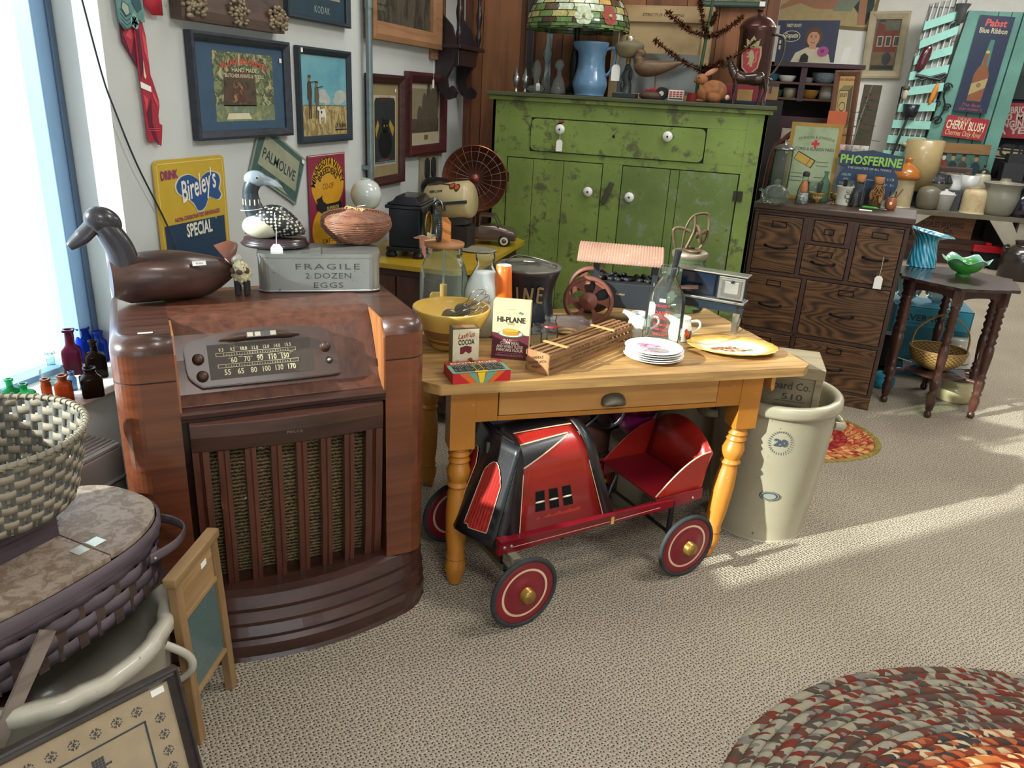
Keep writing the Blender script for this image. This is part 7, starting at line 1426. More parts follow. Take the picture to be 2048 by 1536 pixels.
for k_, m in ((1, BI),(.9, P('#a39c84', .4)),(.82, BI),(.62, P('#8f8f80', .4))): b.add([tuple(Vector(ck_(-.006+.038*k_*cos(q_),.215+.020*k_*sin(q_)))*1.0+Vector((0,-.0006*(5-5*k_),0))) for q_ in [2*pi*i/28 for i in range(28)]],[tuple(range(28))], m)
b.build('maker_mark', t)
crock('stoneware_crock', 'second large tan stoneware crock, half hidden behind the table leg', (-.07,3.32,0),.175,.21,.50, radians(-70))
bxl = thing('stencilled_wooden_box', 'old wooden shipping box stencilled with 510, standing in the big crock', 'wooden box', (.235,2.985,.03), radians(2)); BXW = WOOD('#8f8266', '#6e634e', 'x', 9,10,.7, bump=.2); b = B(); b.box(-.135,.135,-.105,.105,0,.66, BXW); b.box(-.137,-.11,-.112,-.105,0,.66, BXW); b.box(.11,.137,-.112,-.105,0,.66, BXW); b.box(-.14,.14,-.115,.115,.635,.68, BXW); b.build('box', bxl, bev=.003)
b = B(); b.M = Mtr((0,-.1055,0)); SI2 = P('#3c3630', .7); b.text('board Co.', .025,.585,.042, SI2,1, w=.15, bold=.01); b.text('510', .04,.545,.034, SI2,1, w=.075, bold=.01); b.text('MEMPHIS', .03,.515,.016, SI2,1, w=.10); b.rect(-.02,.538,.09,.540, SI2,1); b.build('stencil', bxl)
# things stored under the table
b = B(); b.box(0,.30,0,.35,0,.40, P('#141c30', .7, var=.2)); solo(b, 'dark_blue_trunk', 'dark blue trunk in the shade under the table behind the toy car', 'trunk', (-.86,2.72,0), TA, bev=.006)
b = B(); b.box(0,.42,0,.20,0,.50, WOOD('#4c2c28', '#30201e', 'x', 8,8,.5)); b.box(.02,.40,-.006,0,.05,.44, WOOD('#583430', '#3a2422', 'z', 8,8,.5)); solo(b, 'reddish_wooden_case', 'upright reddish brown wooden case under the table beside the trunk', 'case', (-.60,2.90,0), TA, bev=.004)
t = thing('pink_glass_lamp_shade', 'magenta to white glass lamp shade on a tin pail under the table', 'lamp shade', (-.30,2.93,0)); b = B(); b.lathe([(0,0),(.07,0),(.085,.22),(.09,.23),(.088,.30),(.08,.30)], P('#b8b49c', .4,.3),30); b.build('pail', t)
GM = NT('magenta_glass'); g_ = GM.bsdf(.15, coat=.6); mp = GM.coords(); sx_ = GM.n('SeparateXYZ'); GM.l(mp, 0, sx_, 0); rp = GM.ramp([(.31, '#e8dce4'),(.36, '#c02c84'),(.42, '#6c1450')]); GM.l(sx_, 2, rp, 'Fac'); GM.l(rp, 'Color', g_, 'Base Color')
b = B(); b.lathe([(.03,.31),(.06,.34),(.085,.39),(.09,.42)], GM.m, 40, fn=lambda a, r, z: r*(1+.04*sin(10*a))); b.lathe([(.085,.30),(.04,.312),(.03,.31)], P('#b8b49c', .4,.3),30); b.build('glass_shade', t)
# ================================================================== oak filing cabinet
FA = radians(-10.0); FH = 1.09
OK = WOOD('#5e4228', '#2c1e14', 'x', 9,5,.45, ring=230, ra=.16, bump=.15, c3='#755434'); OKF = WOOD('#46322a', '#2a1e1a', 'z', 10,10,.5, bump=.15); OKX = WOOD('#4a362c', '#2c201a', 'x', 10,10,.45, bump=.15)
fc = thing('oak_filing_cabinet', 'dark oak office filing cabinet with many drawers and black pulls', 'filing cabinet', (.067,4.652,0), FA); FW = .80; FD_ = .42
b = B(); b.box(.012, FW-.012,.02, FD_, .05, FH-.03, P('#1c1410', .8)); b.box(0,.014,0, FD_, .0, FH-.03, OKF); b.box(FW-.014, FW, 0, FD_, 0, FH-.03, OKF); b.build('carcass', fc)
b = B(); b.box(-.015, FW+.018,-.018, FD_+.01, FH-.032, FH, OKX); b.box(-.006, FW+.008,-.008, FD_, FH-.05, FH-.032, OKX); b.build('cabinet_top', fc, bev=.006)
b = B(); YF = (-.004,.02)
def ff(x0, x1, z0, z1): b.box(x0, x1, YF[0], YF[1], z0, z1, OKX if x1-x0 > z1-z0 else OKF)
zA, zB, zC = .715,.375,.085
ff(0,.022,0, FH-.05); ff(FW-.022, FW, 0, FH-.05); ff(.022, FW-.022, zA-.02, zA); ff(.022, FW-.022, zB-.02, zB); ff(.022, FW-.022, zC-.015, zC); ff(.022, FW-.022, FH-.062, FH-.05)
ff(.268,.292, zA, FH-.06); ff(.528,.552, zA, FH-.06); ff(.292,.528,.892,.912); ff(.315,.34, zC, zA-.02); ff(.292,.325,.912, FH-.06); ff(.495,.528,.912, FH-.06); b.build('face_frame', fc, bev=.002)
b = B(); b.box(.0, FW, -.012,.0,0,.07, OK); b.build('plinth', fc, bev=.003)
IRN = P('#17161a', .35,.7)
def drawer(x0, x1, z0, z1, hz2=.55, pull=True, mini=False):
    b = B(); b.box(x0+.003, x1-.003,-.010,.015, z0+.003, z1-.003, OK); d_ = b.build('drawer', fc, bev=.003); cx2 = (x0+x1)/2; h = z1-z0
    b = B(); cz = z1-(.045 if h > .13 else .033) if not mini else (z0+z1)/2; w_ = .04 if not mini else .026
    for a in ((cx2-w_, cx2+w_, cz-.016, cz-.013),(cx2-w_, cx2+w_, cz+.013, cz+.016),(cx2-w_, cx2-w_+.004, cz-.016, cz+.016),(cx2+w_-.004, cx2+w_, cz-.016, cz+.016)): b.box(a[0], a[1],-.014,-.009, a[2], a[3], IRN)
    b.build('label_holder', d_)
    if pull: zc = z0+h*hz2*.82; b = B(); b.tube(bez([(cx2-.058,-.011, zc+.004),(cx2-.045,-.026, zc),(cx2,-.032, zc-.004),(cx2+.045,-.026, zc),(cx2+.058,-.011, zc+.004)]),.0058, IRN, 8); b.ell((cx2-.058,-.012, zc+.004),(.010,.005,.008), IRN, 10,6); b.ell((cx2+.058,-.012, zc+.004),(.010,.005,.008), IRN, 10,6); b.build('pull', d_)
    return d_
drawer(.022,.268, zA, FH-.062); drawer(.325,.495,.912, FH-.062, pull=False, mini=True); drawer(.292,.528, zA, .892,.55); dd_ = drawer(.552, FW-.022, zA, FH-.062)
drawer(.022,.315, zB, zA-.02); drawer(.34, FW-.022, zB, zA-.02); drawer(.022,.315, zC, zB-.02); drawer(.34, FW-.022, zC, zB-.02); tag_part(dd_, .705,-.036,.775,1.7,.105)
# ------------------------------------------------------------------ on the filing cabinet (z 1.09)
FZ = 1.0905
def fz(p):
    ly = -(p[0]-.067)*sin(FA)+(p[1]-4.652)*cos(FA); k = 1 if ly < .30 else 1-(ly-.30)/p[1]
    return (p[0]*k, p[1]*k, FZ)
FGp = 'glassware on the oak filing cabinet'
pot('glass_coffee_percolator', 'tall clear glass dispenser with a chrome domed lid, at the left rear', 'dispenser', fz((0.177,4.956,1.090)),[(0,0),(.055,0),(.055,.27),(.05,.275)], CLJ, parts=(('lid', sp([(.058,.275),(.058,.285),(.03,.305),(.006,.312),(.005,.33),(0,.332)],3), CH),), body='glass_tube')
t = pot('swirled_glass_kettle', 'swirled clear glass kettle with spout and knob lid, left front', 'kettle', fz((0.160,4.632,1.090)), sp([(0,0),(.05,0),(.068,.025),(.072,.055),(.05,.09),(.03,.10)],4), CLJ, 48, fn=lambda a, r, z: r*(1+.03*sin(16*a+z*60)), parts=(('lid', sp([(.03,.10),(.014,.11),(.018,.125),(0,.135)],3), CLJ),), spout=(.07,.055,.035,.010))
t = pot('beaded_clown_bottle', 'glass bottle with black cap and orange beads inside', 'bottle', fz((0.310,4.748,1.090)), sp([(0,0),(.034,0),(.036,.01),(.030,.08),(.018,.12),(.016,.155)],3), CLG, parts=(('cap', [(.018,.15),(.019,.17),(.01,.178),(0,.178)], INK),('orange_beads', sp([(0,.06),(.018,.065),(.02,.09),(.012,.125),(0,.13)],3), P('#c8763c', .4, var=.3, vs=90)),('grey_beads', [(0,.003),(.032,.003),(.028,.06),(0,.062)], ART('#d8d8d4', '#2a2a2c', '#e8e6e0', scale=90, lo=.4, hi=.6))), body='bottle_glass')
pot('gold_glass_bowl', 'ribbed gold lustre glass bowl with a spoon', 'bowl', fz((0.398,4.919,1.090)), sp([(0,0),(.028,0),(.034,.01),(.050,.04),(.055,.055),(.052,.054)],3), P('#b08c3c', .25,.4, coat=.5),64, fn=lambda a, r, z: r*(1+.03*sin(20*a)), parts=(('milk_white_lining', sp([(.052,.054),(.04,.02),(0,.012)],3), P('#c8b890', .4)),))
pot('brass_goblet', 'small brass footed mortar cup', 'goblet', fz((0.493,4.891,1.090)), sp([(0,0),(.018,0),(.006,.012),(.008,.022),(.022,.035),(.026,.06),(.024,.059)],3), P('#8c7c44', .3,.8), parts=())
t = pot('white_apothecary_mortar', 'white crockery pot with black printed emblem and leaning white pestle', 'mortar', fz((0.573,5.111,1.090)),[(0,0),(.046,0),(.046,.006),(.052,.10),(.055,.105),(.05,.106),(.045,.02)], P('#c8c6b8', .35, coat=.3), handle=None, parts=(('inner', [(0,.02),(.045,.02)], P('#a8a698', .5)),))
b = B(); b.M = Mro(.2,4, 'Z')
for cx, cz, r_ in ((0,.055,.016),(-.004,.08,.008),(.006,.03,.010)): b.tube([(cx+r_*cos(q_),-.0505, cz+r_*.8*sin(q_)) for q_ in [2*pi*i/14 for i in range(14)]],.0016, INK, 4, True)
b.build('black_emblem', t); b = B(); b.tube([(.0,0,.05),(.06,0,.135),(.075,0,.155)],[.012,.008,.011], WHT, 12); b.build('pestle', t)
for px_, lab, r_, h_ in (((1706,414), 'clear glass tumbler in front of the white mortar', .030,.085),((1696,372), 'tall clear beaker behind the white mortar', .042,.14),((1622,388), 'wide clear glass beaker behind the gold bowl', .055,.115)):
    q = {1706: (0.597,4.824,1.090),1696: (0.680,5.875,1.090),1622: (0.414,5.512,1.090)}[px_[0]]; pot('glass_tumbler', lab, 'tumbler', fz(q),[(0,0),(r_*.85,0),(r_, h_),(r_*.96, h_),(r_*.82,.006),(0,.006)], CLG, group=FGp)
pot('green_tinted_bottle', 'pale green glass bottle with stopper before the corn pads sign', 'bottle', fz((0.464,5.306,1.090)), sp([(0,0),(.03,0),(.032,.08),(.030,.11),(.012,.14),(.011,.165),(.016,.175),(0,.178)],3), GLASS('#a8c8b8', .12), group=FGp)
CK = P('#a8703c', .8, var=.2, vs=60)
pot('corked_apothecary_jar', 'clear apothecary jar with a big cork and dark ribbon', 'jar', fz((0.690,5.493,1.090)), sp([(0,0),(.034,0),(.036,.10),(.022,.13),(.022,.14)],3), CLG, parts=(('cork', [(.020,.13),(.026,.175),(.0,.176)], CK),('ribbon', [(.023,.125),(.024,.135)], INK)), body='jar_glass')
t = pot('twine_wrapped_jar', 'corked jar hung with copper twine and wooden pieces', 'jar', fz((0.785,5.393,1.090)), sp([(0,0),(.032,0),(.034,.11),(.020,.13),(.020,.14)],3), GLASS('#c8a880', .15), parts=(('cork', [(.020,.135),(.028,.17),(0,.172)], CK),), body='jar_glass')
random.seed(9)
for k in range(6): b = B(); b.tube(bez([(.02*cos(k),-.03,.13),(.03*cos(k*1.7),-.05,.09),(.025*cos(k*2.3),-.045,.03+.01*k)]),.003, P('#8a6234', .5,.3),6); b.build('twine', t)
b = B(); b.ell((-.028,-.035,.075),(.014,.010,.028), P('#9c6c40', .6),10,8); b.ell((.02,-.04,.06),(.014,.010,.03), P('#a87a4a', .6),10,8); b.build('wooden_piece', t)
t = thing('wire_test_tube_rack', 'thin wire rack with a dark base around the twine jar', 'rack', fz((0.724,5.177,1.090))); b = B(); b.box(-.05,.06,-.02,.02,0,.012, P('#2a1c16', .5))
for x in (-.045,.055): b.cyl((x, 0,0),(x, 0,.15),.0018, CH)
b.tube([(-.045,0,.15),(.055,0,.15)],.0018, CH); b.build('rack_wire', t)
t = pot('wooden_brush_cup', 'small turned orange wooden cup with a glass tube and brush', 'cup', fz((0.809,4.962,1.090)), sp([(0,0),(.022,0),(.030,.02),(.030,.045),(.024,.065),(.022,.065)],3), P('#a05a30', .4, coat=.3, var=.1), parts=(('glass_tube', [(.016,.04),(.018,.10),(.017,.10)], CLG),)); b = B(); b.tube([(.01,0,.05),(.045,0,.115)],.004, P('#8c4a30', .5),6); b.build('brush', t); b = B(); b.add([(-.012,-.0305,.03),(.0,-.0312,.03),(.0,-.0312,.045),(-.012,-.0305,.045)],[(0,1,2,3)], WHT); b.build('price_sticker', t)
t = thing('green_handled_corer', 'green handled kitchen corer lying on the oak cabinet top', 'corer', (0.673,4.767,1.098)); t.rotation_euler = (0,0, radians(-12)); b = B(); b.tube([(-.04,0,0),(-.03,0,.001),(.03,0,.001),(.045,0,0)],[.004,.008,.007,.003], P('#3c9a3c', .35, coat=.3),12); b.build('handle', t); b = B(); b.tube([(.045,0,0),(.07,0,-.002)],.0015, CH, 6); b.ell((.078,0,-.002),(.013,.009,.004), CH, 10,6); b.build('scoop', t)
b = B(); b.tube([(-.03,0,0),(.035,0,0)],[.006,.004], WHT, 8, flat=.6); solo(b, 'white_knife_handle', 'small white handle in front of the green corer', 'knife', (0.638,4.660,1.094), radians(-8))
# corn and bunion pads showcard leaning on the case behind, tonic card
def card(name, lab, q, y, th=.006, leanx=-4, cat='sign', z0=None):
    t = thing(name, lab, cat, (q[0], y, q[1] if z0 is None else z0), rot=(radians(leanx),0,0)); return t, q[2]-q[0], q[3]-(q[1] if z0 is None else z0)
q = (0.199,1.087,0.481,1.523,-3.36); t, w, h = card('corn_pads_showcard', 'aged green first aid corn and bunion pads sign leaning behind the bottles', q, 4.985, z0=FZ)
GS = ART('#8c9c7c', '#9caa88', '#7c8c6c', scale=6, dist=.2); GSF = P('#9c7c34', .6, var=.15); b = B(); b.box(0, w, 0,.006,0, h, GSF); b.M = Mtr((0,-.0002,0)); b.rect(.022,.02, w-.022, h-.022, GS, 1)
NV = P('#20302c', .6, var=0); b.text('JOHNSON & JOHNSON', w*.52, h*.80,.022, NV, 2, w=w*.70, arc=.38); b.text('CORN & BUNION PADS', w*.52, h*.645,.024, NV, 2, w=w*.76, bold=.01); R2 = P('#b8282c', .5); cx, cz = w*.52, h*.735; b.rect(cx-.022, cz-.008, cx+.022, cz+.008, R2,2); b.rect(cx-.008, cz-.022, cx+.008, cz+.022, R2,3)
def rp_(x0, z0, w_, h_, a, m, lay): b.poly([(x0+u*cos(a)-v*sin(a), z0+u*sin(a)+v*cos(a)) for u, v in ((0,0),(w_, 0),(w_, h_),(0, h_))], m, lay)
rp_(w*.14, h*.53,.115,.05,-.45, NV, 2); rp_(w*.155, h*.532,.105,.042,-.45, P('#b8983c', .5),3); rp_(w*.155+.07, h*.532-.034,.003,.042,-.45, NV, 4)
for i, (x, z) in enumerate(((.70,.50),(.70,.45),(.22,.34),(.24,.29),(.22,.24),(.7,.3))): b.rect(w*x-.03, h*z, w*x+.04, h*z+.003, NV, 2)
b.build('sign_face', t)
q = (0.478,1.148,0.829,1.397,-3.27); t, w, h = card('tonic_showcard', 'dark blue tonic showcard with green capital lettering', q, 4.93, leanx=-3, z0=FZ)
NB = P('#1c3550', .5, var=.05); pl = [(w*.5+w*.47*cos(a), h*.42+h*.40*sin(a)) for a in [2*pi*i/40 for i in range(40)]]; b = B(); b.prism(pl, 0,.005, NB); b.prism([(.005, h*.70),(w-.005, h*.66),(w-.005, h*.92),(w*.8, h*.94),(w*.5, h*1.0),(w*.2, h*.95),(.005, h*.97)],0,.006, NB); b.M = Mtr((0,-.0006,0)); b.text('PHOSFERINE', w*.5, h*.735,.066, P('#88b84c', .5),2, w=w*.93, bold=.03, rot=-.02); b.text('THE GREATEST OF ALL TONICS', w*.5, h*.645,.018, P('#b8c0c0', .5),2, w=w*.66, rot=-.02)
for s_, x, z, w_ in (('LIQUID', .17,.52,.14),('AND', .17,.44,.08),('TABLETS', .17,.36,.18),("1/3", .85,.48,.10),("3/- 5/-", .84,.38,.16)): b.text(s_, w*x, h*z, .018, P('#a8b4bc', .5),2, w=w*w_)
b.build('sign_face', t)
# ================================================================== hexagonal parlour table
HC = Vector((1.205,4.80,0)); t = thing('hexagonal_parlour_table', 'dark wooden parlour table with turned legs and shaped top', 'table', HC)
BWD = WOOD('#4a2c24', '#281812', 'z', 9,9,.3, coat=.35); BWT = WOOD('#3e2a24', '#241814', 'x', 9,9,.3, coat=.45)
o6 = []; 
for k in range(6):
    a0, a1 = radians(-98+60*k), radians(-38+60*k); A0, A1 = Vector((.335*cos(a0),.335*sin(a0))), Vector((.335*cos(a1),.335*sin(a1)))
    for j in range(8): u = j/8; p_ = A0.lerp(A1, u); p_ = p_*(1+.028*sin(pi*u*3)**2*(-1 if j in (0,1,7) else 1)); o6.append((p_[0], p_[1]))
b = B(); b.prism(o6,.74,.757, BWT, 'xy'); b.build('tabletop', t, bev=.004)
b = B()
for k in range(6):
    a0, a1 = radians(-98+60*k), radians(-38+60*k); A0, A1 = Vector((.27*cos(a0),.27*sin(a0),0)), Vector((.27*cos(a1),.27*sin(a1),0)); M_ = 10; d_ = (A1-A0).normalized(); nn = Vector((d_[1],-d_[0],0))
    for j in range(M_): u0, u1 = j/M_, (j+1)/M_; z0_, z1_ = .695-.030*abs(2*u0-1)**3-.0,.695-.030*abs(2*u1-1)**3; p0, p1 = A0.lerp(A1, u0), A0.lerp(A1, u1); b.add([(p0[0], p0[1], z0_),(p1[0], p1[1], z1_),(p1[0], p1[1],.74),(p0[0], p0[1],.74),(p0[0]-nn[0]*.015, p0[1]-nn[1]*.015, z0_),(p1[0]-nn[0]*.015, p1[1]-nn[1]*.015, z1_)],[(0,1,2,3),(0,4,5,1)], BWD)
b.build('apron', t)
LP_ = [(0,0),(.014,0),(.021,.012),(.019,.03),(.013,.036),(.020,.05),(.027,.10),(.020,.135),(.027,.145),(.020,.155),(.026,.18),(.026,.22),(.018,.235),(.026,.245),(.018,.26),(.022,.30),(.027,.38),(.024,.42),(.017,.435),(.028,.45),(.018,.465),(.026,.49),(.018,.515),(.028,.53),(.019,.55),(.028,.565),(.018,.585),(.027,.60),(.018,.62),(.026,.635),(.022,.65)]
for k in range(6):
    a = radians(-98+60*k); cx, cy2 = .262*cos(a),.262*sin(a); b = B(); b.lathe(LP_, BWD, 20,(cx, cy2,0)); b.M = Mtr((cx, cy2,0)) @ Mro(a, 4, 'Z'); b.box(-.02,.02,-.026,.026,.65,.74, BWD)
    for s_ in (-.012,0,.012): b.box(.02,.0225, s_-.003, s_+.003,.66,.73, BWD)
    b.build('leg', t)
b = B(); b.prism([(.19*cos(radians(-98+60*k)),.19*sin(radians(-98+60*k))) for k in range(6)],.20,.212, BWT, 'xy'); b.build('lower_shelf', t, bev=.003)
for k in range(6): a = radians(-98+60*k); b = B(); b.tube([(.13*cos(a),.13*sin(a),.206),(.25*cos(a),.25*sin(a),.206)],.010, BWD, 8); b.build('stretcher', t)
PT = .7575
# blue swirl vase and green bowl
TQ = NT('blue_opalescent'); g_ = TQ.bsdf(.15, coat=.7); mp = TQ.coords((1,1,1), kind='UV'); mp.inputs['Rotation'].default_value = (0,0,0); wv2 = TQ.n('TexWave', _bands_direction='DIAGONAL', Scale=8.0); mp.inputs['Scale'].default_value = (1.6,.5,0); TQ.l(mp, 0, wv2, 'Vector'); rp = TQ.ramp([(.3, '#1c86ae'),(.6, '#3cb0d0'),(.9, '#7cd4e4')]); TQ.l(wv2, 'Fac', rp, 'Fac'); TQ.l(rp, 'Color', g_, 'Base Color')
t = thing('blue_swirl_glass_vase', 'turquoise swirled glass vase with a flared crimped rim on the parlour table', 'vase', at((1.061,5.064,0.757), PT)); t.scale = (1.25,)*3; b = B()
def vs_(a, r, z): e = max(0,(z-.13)/.03); rr4 = r*(1+.025*sin(14*a+z*35)); return (rr4+e*.012*(1+cos(a)), z+e*.012*cos(a+pi)*1.5)
b.lathe(sp([(0,0),(.058,0),(.062,.008),(.060,.04),(.050,.10),(.052,.13),(.072,.155),(.088,.160)],5), TQ.m, 84, fn=vs_); b.build('vase_body', t, solid=.003); b = B(); b.lathe([(.0885,.160),(.0905,.1615),(.0885,.163)], P('#cfe8f0', .2, coat=.5),84, fn=vs_); b.build('white_rim', t)
GB = NT('green_opalescent'); g_ = GB.bsdf(.15, coat=.7); mp = GB.coords(); sx_ = GB.n('SeparateXYZ'); GB.l(mp, 0, sx_, 0); rp = GB.ramp([(.0, '#3c9a3c'),(.07, '#4cae44'),(.095, '#8cc8a8'),(.11, '#a8d0e4')]); GB.l(sx_, 2, rp, 'Fac'); GB.l(rp, 'Color', g_, 'Base Color')
t = thing('green_opalescent_bowl', 'bright green glass bowl with wavy pale blue edge on the parlour table', 'bowl', at((1.246,4.870,0.757), PT)); b = B(); b.lathe(sp([(0,.003),(.034,.003),(.036,0),(.037,.010),(.03,.014),(.065,.03),(.090,.060),(.102,.082),(.124,.095)],5), GB.m, 84, fn=lambda a, r, z: (r*(1+.05*cos(6*a)*max(0, z-.05)/.045), z+.013*cos(6*a+.6)*max(0, z-.06)/.035)); b.build('bowl_body', t, solid=.003)
# basket in scalloped glass, enamel pot, teal crate, lantern shades, boxes behind the cabinet
sb2 = thing('buttocks_basket', 'honey coloured woven basket with a tall hoop handle under the parlour table', 'basket', (1.205,4.80,.2125)); WB1 = WEAVE('#c09a54', '#7a5c30', 60,22); b = B(); b.lathe(sp([(0,.0),(.06,.004),(.13,.05),(.155,.11),(.15,.125)],5), WB1,60, sx=1.0, sy=.9); b.build('bowl', sb2, solid=.003); b = B(); b.tube([(.152*cos(q_),.137*sin(q_),.124) for q_ in [2*pi*i/40 for i in range(40)]],.006, P('#8a6a3c', .6),8, True); b.build('rim', sb2)
b = B(); b.tube(bez([(-.15,0,.11),(-.13,0,.24),(0,0,.33),(.13,0,.24),(.15,0,.11)]),.014, P('#a8844c', .6, var=.1),8, flat=.3, up=(0,1,0)); b.build('hoop_handle', sb2)
t = pot('cream_enamel_pot', 'cream enamel chamber pot with a black rim on the floor behind the table legs', 'pot', ((1.377,4.921,0.000)[0]+.0,(1.377,4.921,0.000)[1]+.02,0), sp([(0,0),(.09,0),(.115,.03),(.125,.08),(.10,.125),(.105,.14)],4), P('#b8ae84', .25, coat=.6, var=.04), handle=(.05,.11,.03,.007,.11), parts=(('black_rim', [(.103,.138),(.109,.142),(.106,.146)], INK),('inside', [(0,.02),(.10,.03),(.095,.12),(.105,.14)], P('#a8a284', .4))))
TLW = WORN('#1f6c80', '#174c5c', '#8aa0a0', .3,8,.6,50)
t = thing('teal_beverage_crate', 'teal painted wooden beverages crate standing behind the parlour table', 'crate', (1.02,5.30,0)); b = B(); b.box(0,.46,0,.30,0,.46, TLW); b.box(.01,.45,-.004,0,.33,.45, P('#2c8ca8', .6, var=.06)); b.build('crate_box', t, bev=.003); b = B(); b.M = Mtr((0,-.005,0)); b.text('BEVERAGES', .19,.37,.055, NV, 1, w=.30, bold=.02); b.rect(.06,.35,.32,.353, NV, 1); b.build('crate_lettering', t)
for i, (x, lb_) in enumerate(((1.08, 'left grey-blue scalloped glass shade on the teal crate'),(1.26, 'right grey-blue scalloped glass shade on the teal crate'))): pot('scalloped_glass_shade', lb_, 'lamp shade', (x+.02,5.43,.4605), sp([(.03,0),(.03,.02),(.07,.05),(.085,.12),(.095,.19)],4), GLASS('#9cb4b8', .35),60, fn=lambda a, r, z: (r, z+.008*cos(10*a)*z/.19), group='scalloped glass shades')
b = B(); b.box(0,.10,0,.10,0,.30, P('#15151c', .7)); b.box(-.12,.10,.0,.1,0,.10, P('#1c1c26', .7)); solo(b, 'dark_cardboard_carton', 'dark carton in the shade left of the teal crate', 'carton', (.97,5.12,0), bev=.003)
b = B(); b.lathe(sp([(0,0),(.05,0),(.065,.04),(.05,.09),(0,.1)],3), P('#2c8ca0', .9, var=.3, vs=60, bump=.8),20, fn=lambda a, r, z: r*(1+.08*sin(9*a+z*70))); solo(b, 'teal_yarn_ball', 'small teal yarn bundle on the floor by the filing cabinet', 'yarn', (.99,4.98,0))
pot('white_enamel_canister', 'white enamel canister on the floor behind the cream enamel pot', 'canister', (1.42,5.25,0),[(0,0),(.085,0),(.085,.20),(.07,.23),(.065,.30),(0,.30)], P('#b8b6a8', .3, coat=.5), parts=(('band', [(.086,.15),(.086,.155)], INK),))

# ================================================================== right background: hutch, case, signs, far stoneware table
MRN = WOOD('#4a2830', '#341c22', 'x', 10,8,.45)
q = (-0.039,1.469,0.609,1.888); t = thing('maroon_open_hutch', 'tall maroon open shelf hutch holding bowls, behind the filing cabinet', 'shelf unit', (q[0],6.0,0)); w, h = q[2]-q[0], q[3]
z1, z2 = (0.239,6.000,1.763)[2],(0.257,6.000,1.661)[2]; xm = (0.258,6.000,1.748)[0]-q[0]
b = B(); b.box(-.03, w+.03,-.02,.26, h-.03, h, MRN); b.build('hutch_top', t, bev=.003)
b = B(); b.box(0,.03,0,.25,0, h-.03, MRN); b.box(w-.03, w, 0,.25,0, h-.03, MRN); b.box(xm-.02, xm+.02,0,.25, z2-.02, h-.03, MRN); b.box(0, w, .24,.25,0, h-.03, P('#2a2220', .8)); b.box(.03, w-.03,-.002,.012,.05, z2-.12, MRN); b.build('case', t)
for z in (z1, z2): b = B(); b.box(.03, w-.03,.005,.24, z-.014, z, WOOD('#6a4636', '#4a2e26', 'x', 10,8,.5)); b.build('shelf_board', t)
def HP(lab, px, z, prof, mat, sx=1.0, cat='bowl', nm='bowl', y=6.12, **k): return pot(nm, lab, cat, (px[0]*y/6.0, y, z+.0005), prof, mat, group='crockery on the maroon hutch', sx=sx, **k)
BW_ = lambda r, hh: sp([(0,0),(r*.5,0),(r*.8, hh*.4),(r, hh),(r*.95, hh)],3)
HP('small teal and red box-like bowl stack, upper left of the hutch', (0.058,6.000,1.803), z1, BW_(.045,.05), P('#3a6c84', .4))
HP('wide white bowl on the upper left hutch shelf', (0.154,6.000,1.801), z1, BW_(.062,.04), WHT); HP('white bowl at the middle upright of the upper hutch shelf', (0.292,6.000,1.797), z1, BW_(.045,.035), P('#a8a8a0', .4), y=6.15)
HP('large speckled grey enamel bowl on the upper right hutch shelf', (0.391,6.000,1.786), z1, BW_(.085,.065), P('#8494a0', .35, var=.3, vs=90))
HP('dark green small pot on the lower hutch shelf', (0.109,6.000,1.676), z2, BW_(.035,.05), P('#2c5044', .4)); HP('cream crock with a tilted lid on the lower hutch shelf', (0.190,6.000,1.670), z2,[(0,0),(.045,0),(.050,.06),(.044,.065)], P('#b0a488', .4))
HP('ochre bowl on the lower right hutch shelf', (0.315,6.000,1.667), z2, BW_(.065,.055), P('#a87a3c', .35, coat=.3)); HP('white enamel canister with black knob on the lower hutch shelf', (0.419,6.000,1.666), z2,[(0,0),(.042,0),(.042,.075),(.036,.09),(0,.095)], P('#c8c8c4', .3), cat='canister', nm='canister', parts=(('knob', [(.008,.095),(.01,.105),(0,.108)], INK),))
q = (0.042,5.700,1.700); b = B(); b.box(0,.13,0,.10,0,.10, P('#9c7a50', .6)); b.box(0,.13,-.002,0,.08,.10, P('#4a2c38', .6)); bx_ = q
solo(b, 'tan_square_box', 'tan square box on a dark stand right of the horse figurine', 'box', (q[0]-.07,5.5,(0.050,5.500,1.637)[2])); b = B(); b.box(0,.2,0,.14,0,(0.050,5.500,1.637)[2]-.001, P('#2a2422', .7)); solo(b, 'dark_plant_stand', 'dark upright stand behind the cupboard corner', 'stand', (q[0]-.10,5.48,0))
q = (0.036,1.898,0.440,2.150,-1.35); t = thing('grape_soda_sign', 'navy soda sign with a smiling woman in white, on top of the hutch', 'sign', (q[0],6.06, h+.001), rot=(radians(-3), radians(q[4]),0)); w, hh = q[2]-q[0], q[3]-h
